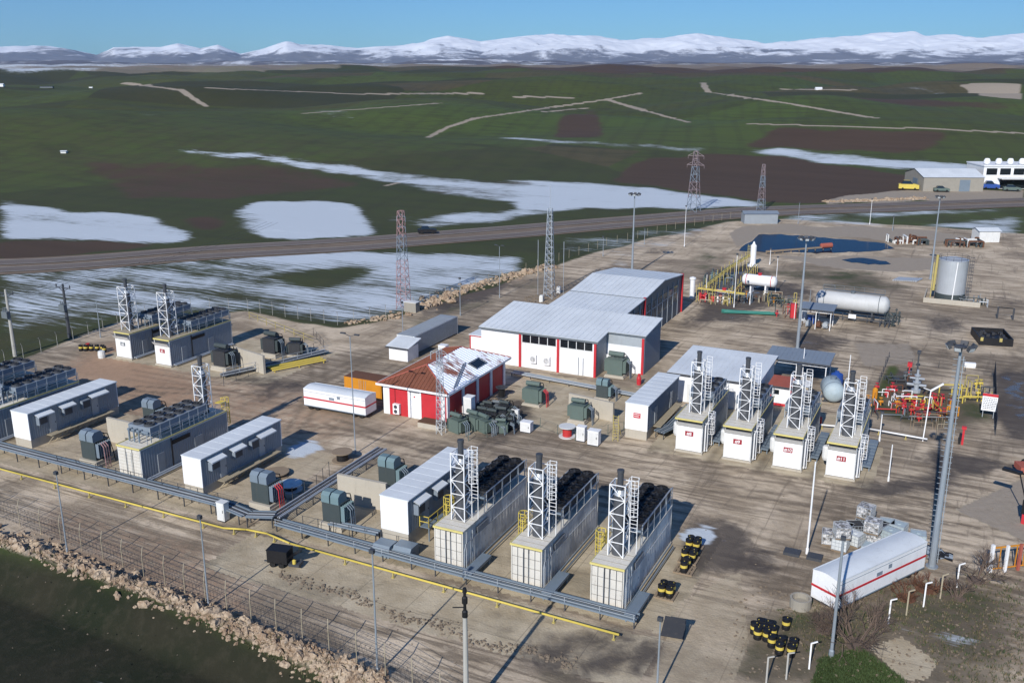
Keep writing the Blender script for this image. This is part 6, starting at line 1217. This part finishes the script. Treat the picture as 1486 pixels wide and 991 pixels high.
frame_fence('dark low fence on the far side of the wellhead yard', [(1285, 527), (1362, 534), (1440, 546)], 1.0, 3.0, 'darksteel', 3); frame_fence('dark tall fence along the right of the wellhead yard', [(1442, 546), (1443, 590), (1444, 632)], 2.2, 2.0, 'darksteel', 6); frame_fence('dark rail fence on the left of the wellhead yard', [(1290, 520), (1272, 565), (1264, 605)], 1.0, 2.5, 'darksteel', 3)
mb = MB(); mb.bar((0, 0, 0), (0, 0, 2.0), .16); mb.bar((-.3, .1, 0), (-.3, .1, 1.3), .16, 1); mb.box(-.25, .25, -.2, .2, 1.9, 2.2); a, b = at(1396, 645); solo(mb, 'hydrant', 'red hydrant post with a dark one beside the tallest mast', 'hydrant', [P['redpaint'], P['black']], a, b)
mb = MB(); mb.lathe([(.3, 0), (.34, .9), (.2, 1.2), (.2, 1.5), (0, 1.6)], (0, 0, 0), 10); a, b = at(927, 558); solo(mb, 'hydrant', 'red hydrant at the foot of the hall corner column', 'hydrant', P['redpaint'], a, b)

# ------------------------------------------------------------------ vehicles
def car(name, label, cat, x, y, hd, m, L=4.3, Wd=1.75, h=1.5, group=None, flat=False):
    a, b = at(x, y) if not flat else (x, y); X, Y, _ = W(a, b); z = float(height(np.array([X]), np.array([Y]))[0]) + .24
    root = thing(name, label, cat, a, b, z, hd, group); w = Wd / 2; mb = MB(); hb = h * .6
    pr = [(-L / 2, .3), (-L / 2, hb), (-L * .3, hb + .05), (L * .28, hb + .05), (L / 2 - .05, hb * .85), (L / 2, .3)]
    for (xa, za), (xb, zb) in zip(pr, pr[1:] + pr[:1]): mb.face([(xa, w, za), (xb, w, zb), (xb, -w, zb), (xa, -w, za)])
    mb.face([(x_, -w, z_) for x_, z_ in pr][::-1]); mb.face([(x_, w, z_) for x_, z_ in pr]); mb.build('body', P[m], root)
    mb = MB(); q0 = [(-L * .38, hb), (L * .2, hb)]; q1 = [(-L * .28, h), (L * .04, h)]; wi = w * .82
    A = [(q0[0][0], -w * .95, hb), (q0[1][0], -w * .95, hb), (q0[1][0], w * .95, hb), (q0[0][0], w * .95, hb)]; B_ = [(q1[0][0], -wi, h), (q1[1][0], -wi, h), (q1[1][0], wi, h), (q1[0][0], wi, h)]
    for i in range(4): j = (i + 1) % 4; mb.face([A[i], A[j], B_[j], B_[i]], 1)
    mb.face(B_, 0); mb.build('cabin', [P[m], P['glass']], root)
    for x_ in (-L * .3, L * .3):
        for y_ in (-w + .08, w - .08): mb = MB(); mb.lathe([(0, y_ - .1), (.33, y_ - .1), (.33, y_ + .1), (0, y_ + .1)], (x_, 0, .33), 12, 0, 'y'); mb.build('wheel', P['tyre'], root)
    return root
car('black_car', 'black car driving along the far highway', 'car', 620, 340, 34, 'black', 4.8, 1.9, 1.8)
a, b = at(1318, 275); r = car('yellow_truck', 'yellow truck parked on the tan yard left of the far grey shed', 'truck', 1318, 276, 10, 'yellow', 6.5, 2.4, 3.0)
car('red_car', 'red car parked at the far grey shed gable', 'car', 1346, 276, 15, 'red', 4.5, 1.8, 1.6); car('dark_car', 'dark green pickup before the far grey shed', 'car', 1366, 279, 15, 'tgreen', 5, 1.9, 1.8); car('blue_van', 'blue van beside the far white building', 'van', 1437, 275, 12, 'blue', 5.5, 2.2, 2.6); car('green_pickup', 'green pickup in front of the far white building', 'car', 1468, 278, 10, 'tgreen', 5.5, 2, 2.0)
a, b = at(1512, 690); r = thing('wheel_loader', 'orange wheel loader partly cut off by the picture side', 'loader', a, b, 0, 20); mb = MB(); mb.box(-1.2, 2.4, -1, 1, .8, 1.7); mb.box(-2.6, -1.2, -.9, .9, .6, 1.2, 1); mb.build('body', [P['orange'], P['redoxide']], r); mb = MB(); mb.box(-.2, 1.2, -.8, .8, 1.7, 3.0); mb.build('cab', P['glass'], r)
for x in (-1.2, 1.7):
    for y in (-1.1, 1.1): mb = MB(); mb.lathe([(0, y - .22), (.7, y - .22), (.7, y + .22), (0, y + .22)], (x, 0, .7), 14, 0, 'y'); mb.lathe([(0, y - .25), (.3, y - .25), (.3, y - .22)], (x, 0, .7), 10, 1, 'y'); mb.build('wheel', [P['tyre'], P['orange']], r)
mb = MB(); mb.box(-.5, .5, -.3, .3, 1.0, 2.4, 0); mb.box(-.4, .4, -.25, .25, 0, 1.0, 1); mb.bar((-.4, 0, 2.4), (-1.4, .6, 4.6), .06, 0); mb.box(-2.9, -1.2, .3, .9, 4.5, 4.75, 0); a, b = at(1489, 760); solo(mb, 'loading_stand', 'black and red loading stand with an arm on the pale concrete slab', 'loading stand', [P['black'], P['redpaint']], a, b, 0, -20)
# ------------------------------------------------------------------ far buildings
def far_shed(label, x, y, w, d, h, rise, wm, rm, hd=0, name='far_shed'):
    X, Y = T(x, y); a, b = ab(X, Y); z = float(height(np.array([X]), np.array([Y]))[0]); root = thing(name, label, 'building', a, b, z - .3, hd, None); mb = MB(); mb.box(0, w, 0, d, 0, h); mb.face([(0, 0, h), (0, d / 2, h + rise), (0, d, h)][::-1]); mb.face([(w, 0, h), (w, d / 2, h + rise), (w, d, h)]); mb.build('wall', P[wm], root)
    mb = MB(); mb.face([(-.3, -.3, h), (w + .3, -.3, h), (w + .3, d / 2, h + rise + .1), (-.3, d / 2, h + rise + .1)]); mb.face([(-.3, d / 2, h + rise + .1), (w + .3, d / 2, h + rise + .1), (w + .3, d + .3, h), (-.3, d + .3, h)]); mb.build('roof', P[rm], root); return root
r = far_shed('far grey shed with white pitched roof beside the highway', 1339, 278, 20, 18, 5.0, 2.0, 'skirt', 'roofwhite', 62); mb = MB(); mb.box(-.04, .02, 5.5, 10, 0, 3.9); mb.build('door', P['steel'], r); r.rotation_euler[2] = math.radians(-2)
mb = MB(); mb.box(12, 15.5, -.05, .02, 0, 4.2); mb.build('door', P['steel'], r)
X, Y = T(1424, 274); a, b = ab(X, Y); r = thing('roadside_building', 'white two storey building with round roof tanks at the far road side', 'building', a, b); r.rotation_euler[2] = math.radians(-2); mb = MB(); mb.box(0, 26, 0, 14, 0, 7.6, 0); mb.box(-.2, 26.2, -.4, 14.2, 7.6, 8.0, 0); mb.box(5, 26, -3.5, -.02, 3.6, 3.9, 1); mb.build('wall', [P['white'], P['offwhite']], r)
for i in range(5): mb = MB(); mb.box(1.0 + i * 4.6, 4.6 + i * 4.6, -.06, .02, 4.8, 7.0); mb.build('window', P['glass'], r)
mb = MB(); mb.box(6, 25.5, -.06, .02, .2, 3.4); mb.build('shop_front', P['glass'], r)
for i in range(5): mb = MB(); mb.lathe([(0, 8.0), (1.0, 8.2), (1.1, 9.2), (.7, 10.0), (0, 10.1)], (2.5 + i * 4.0, 4, 0), 12); mb.build('roof_tank', P['white'], r)
far_shed('white farm building at the far picture edge', -6, 126, 11, 5, 3.6, 1, 'white', 'roofwhite', 26); far_shed('long low dark farm shed on the far ridge', 58, 128, 20, 5, 2.2, .6, 'tgrey', 'darksteel', 26); far_shed('small white hut on the far green hill', 129, 128, 6, 3, 1.5, .5, 'white', 'white', 26); far_shed('white roofed house far off on the green plain', 1184, 131, 7, 5, 1.8, 1.4, 'white', 'white', 26)
for x, y, w, lb in ((88, 223, 3, 'small white shed beside the far farm track'), (1080, 325, 9, 'grey cabin on the far yard corner'), (1420, 352, 5, 'cream hut by the scrap on the lagoon bank')): far_shed(lb, x, y, w if w > 4 else 2.2, 4 if w > 4 else 2, 3 if w > 4 else 1.1, .5 if w > 4 else .2, 'greywall' if w == 9 else 'offwhite', 'bluegrey' if w == 9 else 'roofwhite', 26, 'hut')
for i, (x, y, lb) in enumerate(((1320, 356, 'jumble of white and dark scrap machinery on the lagoon bank'), (1400, 360, 'second heap of pipes and scrap towards the silver tank'))): a, b = at(x, y); skid('scrap_heap', lb, 'scrap heap', a, b, 20, 90 + i, 9, 5, 1.8, 26, ('tdark', 'offwhite', 'rust'), 0, 'rust', None, .16)

# ------------------------------------------------------------------ rubble banks
def rock_mesh(seed):
    rr = random.Random(seed); mb = MB(); n, m = 8, 5; pts = []
    ph = [rr.uniform(0, 6.28) for _ in range(4)]
    for j in range(m + 1):
        for i in range(n):
            t, p = 2 * math.pi * i / n, math.pi * (j / m - .5); k = 1 + .22 * math.sin(2 * t + ph[0]) * math.cos(p) + .16 * math.sin(3 * t + ph[1] + 2 * p) + rr.uniform(-.13, .13)
            pts.append((k * math.cos(p) * math.cos(t) * 1.15, k * math.cos(p) * math.sin(t) * .9, max(-.45, k * math.sin(p) * .72)))
    return pts, n, m
ROCKS = [rock_mesh(k) for k in range(9)]
def add_rock(mb, k, c, s, rz):
    pts, n, m = ROCKS[k]; b0 = len(mb.v); co, si = math.cos(rz), math.sin(rz)
    for x, y, z in pts: mb.v.append((c[0] + s * (x * co - y * si), c[1] + s * (x * si + y * co), c[2] + s * z))
    for j in range(m):
        for i in range(n): i2 = (i + 1) % n; mb.f.append((b0 + j * n + i, b0 + j * n + i2, b0 + (j + 1) * n + i2, b0 + (j + 1) * n + i)); mb.m.append(0)
    mb.f.append(tuple(b0 + i for i in reversed(range(n)))); mb.m.append(0); mb.f.append(tuple(b0 + m * n + i for i in range(n))); mb.m.append(0)
def bank(line, width, n_big, n_small, smin, smax, label, group, name, cat, sname):
    rr = random.Random(n_big); pts = [gxy(*p) for p in line]; seg = [math.dist(p, q) for p, q in zip(pts[:-1], pts[1:])]; tot = sum(seg)
    def rnd():
        d = rr.uniform(0, tot); i = 0
        while d > seg[i]: d -= seg[i]; i += 1
        (x0, y0), (x1, y1) = pts[i], pts[i + 1]; t = d / seg[i]; nx, ny = -(y1 - y0) / seg[i], (x1 - x0) / seg[i]; o = rr.gauss(0, width * .45)
        return x0 + (x1 - x0) * t + nx * o, y0 + (y1 - y0) * t + ny * o
    mb = MB()
    for k in range(n_small):
        x, y = rnd(); s = rr.uniform(smin * .25, smin); add_rock(mb, k % 9, (x, y, float(height(np.array([x]), np.array([y]))[0]) + s * .15), s, rr.uniform(0, 6))
    tag(mb.build(sname, P['rock']), label.replace('boulder', 'small rubble and stones'), 'rubble', None, 'stuff')
    me = []
    for k in range(9): q = MB(); add_rock(q, k, (0, 0, 0), 1, 0); o = q.build(name, P['rock']); me.append(o.data); bpy.data.objects.remove(o)
    for k in range(n_big):
        x, y = rnd(); s = rr.uniform(smin, smax) * (1 if rr.random() < .85 else 1.35); o = bpy.data.objects.new(name, me[k % 9]); C.objects.link(o); o.location = (x, y, float(height(np.array([x]), np.array([y]))[0]) + s * .25); o.scale = (s, s * rr.uniform(.8, 1.1), s * rr.uniform(.8, 1.2)); o.rotation_euler = (rr.uniform(-.3, .3), rr.uniform(-.3, .3), rr.uniform(0, 6)); tag(o, label, cat, group)
bank([(-30, 775), (60, 800), (130, 828), (240, 868), (330, 905), (400, 935), (480, 972), (560, 1010)], 1.5, 170, 2600, .22, .46, 'tan boulder in the bank between the wire fence and dark field', 'boulders of the near rubble bank', 'boulder', 'boulder', 'rubble')
bank([(608, 447), (650, 428), (700, 412), (760, 397), (800, 386)], 2.6, 60, 500, .35, .75, 'tan boulder in the long rubble strip below the snowy field', 'boulders of the far rubble strip', 'boulder', 'boulder', 'rubble')
bank([(500, 470), (560, 462), (600, 452)], 2.0, 10, 90, .3, .5, 'grey brown boulder at the snowy field corner', 'boulders at the field corner', 'boulder', 'boulder', 'rubble')
bank([(1195, 293), (1240, 292), (1300, 290), (1340, 288)], 2.5, 8, 240, .5, .9, 'orange tan boulder edging the far roadside yard', 'boulders of the roadside yard', 'boulder', 'boulder', 'rubble')
for x, y, w, n, lb in ((690, 855, 11, 0, ''),): pass
mb = MB(); rr = random.Random(44)
for k in range(420):
    t = rr.random(); x = 405 + 430 * t + rr.gauss(0, 7); y = 829 + 136 * t + rr.gauss(0, 4) + (4 * math.sin(t * 20)) + 8 * math.sin(t * 3.1); X, Y = gxy(x, y); add_rock(mb, k % 9, (X, Y, .02), rr.uniform(.04, .15), rr.uniform(0, 6))
tag(mb.build('rubble', P['clod']), 'loose clods and stones along the edge of the concrete apron', 'rubble', None, 'stuff')
mb = MB()
for k in range(500): x, y = rr.uniform(1060, 1486), rr.uniform(850, 990); X, Y = gxy(x, y); add_rock(mb, k % 9, (X, Y, .02), rr.uniform(.03, .13), rr.uniform(0, 6))
for k in range(500): x, y = rr.uniform(760, 880), rr.uniform(428, 465); X, Y = gxy(x, y); add_rock(mb, k % 9, (X, Y, .02), rr.uniform(.05, .3), rr.uniform(0, 6))
for k in range(500): x, y = rr.uniform(0, 1486), rr.uniform(480, 985); X, Y = gxy(x, y); add_rock(mb, k % 9, (X, Y, .01), rr.uniform(.03, .075), rr.uniform(0, 6))
tag(mb.build('stones', P['clod']), 'stones scattered over the bare ground', 'stones', None, 'stuff')

# ------------------------------------------------------------------ shrubs and grass
def shrub(label, x, y, h, spread, n, seed, m='bark', group='leafless shrubs'):
    rr = random.Random(seed); a, b = at(x, y); root = thing('leafless_shrub', label, 'shrub', a, b, 0, 0, group); tr = MB(); tw = MB()
    def grow(p, d, L, r, lv):
        q = p + d * L; (tr if lv < 2 else tw).bar(p, q, r, 0, 4 if lv < 2 else 3, r * .65, False)
        if lv >= 4 or r < .004: return
        for k in range(3 if lv < 3 else 2):
            e = (d + Vector((rr.gauss(0, .42), rr.gauss(0, .42), rr.gauss(.06, .28)))).normalized(); grow(q - d * L * rr.uniform(0, .35), e, L * rr.uniform(.62, .9), r * .62, lv + 1)
    for k in range(n):
        t = rr.uniform(0, 6.28); o = rr.uniform(0, .35) * spread; grow(Vector((o * math.cos(t), o * math.sin(t), 0)), Vector((math.cos(t) * spread * .33, math.sin(t) * spread * .33, rr.uniform(.7, 1.1))).normalized(), h * rr.uniform(.26, .36), .04 + .012 * h * .6, 0)
    tr.lathe([(.38 * spread, -.02), (.38 * spread, .06), (0, .12)], (0, 0, 0), 12); tr.build('trunk', P[m], root); tw.build('crown', P[m], root)
shrub('big tangled leafless shrub in front of the white trailer', 1245, 935, 4.2, 2.6, 16, 1); shrub('bare tree by the red gate', 1416, 842, 3.4, 2.0, 7, 2); shrub('low brown shrub at the rear of the white trailer', 1345, 855, 1.8, 2.4, 12, 3, 'rust'); shrub('low dry shrub between trailer and bent posts', 1315, 868, 1.4, 2.0, 10, 4, 'rust'); shrub('small bare bush left of the trailer shrub', 1195, 915, 1.6, 1.6, 8, 6); shrub('thin bare bush beside the tan fence post', 1390, 868, 2.2, 1.6, 7, 7)
def tufts(label, poly, n, hmax, m, seed, name='grass'):
    rr = random.Random(seed); mb = MB(); xs = [p[0] for p in poly]; ys = [p[1] for p in poly]; k = 0
    while k < n:
        x, y = rr.uniform(min(xs), max(xs)), rr.uniform(min(ys), max(ys)); c = False
        for i in range(len(poly)):
            (x1, y1), (x2, y2) = poly[i], poly[(i + 1) % len(poly)]
            if (y1 > y) != (y2 > y) and x < (x2 - x1) * (y - y1) / (y2 - y1) + x1: c = not c
        if not c: k += .02; continue
        X, Y = gxy(x, y); Z = float(height(np.array([X]), np.array([Y]))[0]); k += 1
        for j in range(5): t = rr.uniform(0, 6.28); l = rr.uniform(.3, 1) * hmax; w = .025; ox, oy = rr.gauss(0, .08), rr.gauss(0, .08); mb.face([(X + ox - w * math.sin(t), Y + oy + w * math.cos(t), Z), (X + ox + w * math.sin(t), Y + oy - w * math.cos(t), Z), (X + ox + math.cos(t) * l * .5, Y + oy + math.sin(t) * l * .5, Z + l)], rr.randrange(2))
    tag(mb.build(name, m), label, 'grass', None, 'stuff')
gr1 = paint('grass_blade', (.045, .075, .022), .8, 0, .3, 2, 0); gr2 = paint('dry_grass', (.17, .135, .075), .9, 0, .3, 2, 0)
tufts('short green grass below the big leafless shrub', [(1190, 955), (1250, 940), (1310, 985), (1325, 1005), (1175, 1005)], 2600, .28, [gr1, gr1], 1); tufts('dry grass and weeds along the bent posts', [(1120, 885), (1300, 850), (1420, 830), (1486, 840), (1486, 990), (1380, 990), (1310, 910), (1180, 960)], 1500, .26, [gr2, gr1], 2); tufts('dry weeds along the rubble bank', [(0, 778), (240, 862), (480, 965), (560, 1000), (470, 990), (240, 885), (0, 800)], 900, .32, [gr2, gr1], 3)

mb = MB(); p0, p1 = gxy(1112, 369), gxy(1206, 362); a, b = at(1112, 369); a1, b1 = at(1206, 362); L = math.hypot(a1 - a, b1 - b); mb.box(0, L, -.3, .3, .5, .8, 0); [mb.bar((L * k / 8, 0, -.3), (L * k / 8, 0, .5), .12, 0) for k in range(9)]; mb.lathe([(0, L - 3), (.6, L - 2.8), (.6, L), (0, L + .3)], (0, 0, 1.0), 12, 1, 'x'); solo(mb, 'boom', 'pale floating boom with an orange end reaching across the lagoon', 'boom', [P['wood'], P['redoxide']], a, b, 0, math.degrees(math.atan2(a1 - a, b1 - b)))

for x, y, lb in ((716, 488, 'nearest the hall porch'), (740, 470, 'second from the hall porch'), (771, 455, 'third, next to the rubble'), (786, 438, 'at the foot of the blue grey radio tower'), (811, 425, 'farthest, beyond the radio tower')):
    a, b = at(x, y); mb = MB(); mb.box(-.35, .35, -.35, .35, 0, 1.1); mb.box(-.28, .28, -.28, .28, 1.1, 1.25); solo(mb, 'concrete_block', 'white concrete block behind the hall, ' + lb, 'concrete block', P['offwhite'], a, b, 0, 0, 'white concrete blocks')
def cable(label, p, q, sag, r=.022):
    p, q = Vector(p), Vector(q); mb = MB(); n = 14; pts = [p.lerp(q, i / n) - Vector((0, 0, 4 * sag * (i / n) * (1 - i / n))) for i in range(n + 1)]; mb.path([x_ - p for x_ in pts], r, 0, 4); o = mb.build('power_cable', P['darksteel']); o.location = p; tag(o, label, 'cable', 'overhead cables')
pa, pb = gxy(22, 517), gxy(101, 490)
for k, (u, nm) in enumerate(((-1.5, 'left'), (0, 'middle'), (1.5, 'right'))):
    dx, dy = math.sin(AA) * u, -math.cos(AA) * u; cable('%s overhead cable between the two power poles' % nm, (pa[0] + dx, pa[1] + dy, 9.4), (pb[0] + dx, pb[1] + dy, 9.2), .6); cable('%s overhead cable leaving the dark power pole over the snowy field' % nm, (pb[0] + dx, pb[1] + dy, 9.2), (pb[0] + dx + 18, pb[1] + dy + 62, 8.5), 1.2)
# ------------------------------------------------------------------ air, sky, sun, camera
hz = MB(); hz.box(-28000, 28000, -600, 24000, -90, 1500); ho = hz.build('haze', bpy.data.materials.new('air')); tag(ho, kind='stuff')
m = ho.data.materials[0]; m.use_nodes = True; nt = m.node_tree; nt.nodes.clear()
vo = nt.nodes.new('ShaderNodeVolumePrincipled'); vo.inputs['Color'].default_value = (.60, .78, 1, 1); vo.inputs['Density'].default_value = 2.6e-5; vo.inputs['Anisotropy'].default_value = .45
mo = nt.nodes.new('ShaderNodeOutputMaterial'); nt.links.new(vo.outputs[0], mo.inputs['Volume'])
EL, SD = math.radians(31), Vector((-.41, -.912, 0)).normalized()
to_sun = Vector((SD.x * math.cos(EL), SD.y * math.cos(EL), math.sin(EL)))
sl = bpy.data.lights.new('sun', 'SUN'); sl.energy = 5.0; sl.angle = math.radians(.5); sl.color = (1, .95, .88)
so = bpy.data.objects.new('sun', sl); C.objects.link(so); so.rotation_euler = to_sun.to_track_quat('Z', 'Y').to_euler(); so.location = (0, -50, 200)
sc_ = bpy.context.scene
wd = bpy.data.worlds.new('World'); sc_.world = wd; wd.use_nodes = True; nt = wd.node_tree
sky = nt.nodes.new('ShaderNodeTexSky'); sky.sky_type = 'NISHITA'; sky.sun_disc = False; sky.sun_elevation = EL; sky.sun_rotation = math.atan2(to_sun.x, to_sun.y)
sky.altitude = 900; sky.air_density = 1.0; sky.dust_density = .3; sky.ozone_density = 1.6
tint = nt.nodes.new('ShaderNodeMix'); tint.data_type = 'RGBA'; tint.blend_type = 'MULTIPLY'; tint.inputs[0].default_value = 1; tint.inputs[7].default_value = (.54, 1.10, 1.78, 1); nt.links.new(sky.outputs[0], tint.inputs[6]); nt.links.new(tint.outputs[2], nt.nodes['Background'].inputs[0]); nt.nodes['Background'].inputs[1].default_value = .064
cam = bpy.data.cameras.new('camera'); cam.sensor_width = 36; cam.lens = F / 1486 * 36; cam.clip_end = 60000; cam.clip_start = .5
co = bpy.data.objects.new('camera', cam); C.objects.link(co); co.location = (0, 0, H0); co.rotation_euler = (math.pi / 2 - TH, 0, 0); sc_.camera = co
vs = sc_.view_settings; vs.view_transform = 'Standard'; vs.look = 'None'; vs.exposure = 0; vs.gamma = 1; vs.use_curve_mapping = False
sc_.cycles.volume_bounces = 1; sc_.cycles.max_bounces = 6; sc_.cycles.volume_max_steps = 128
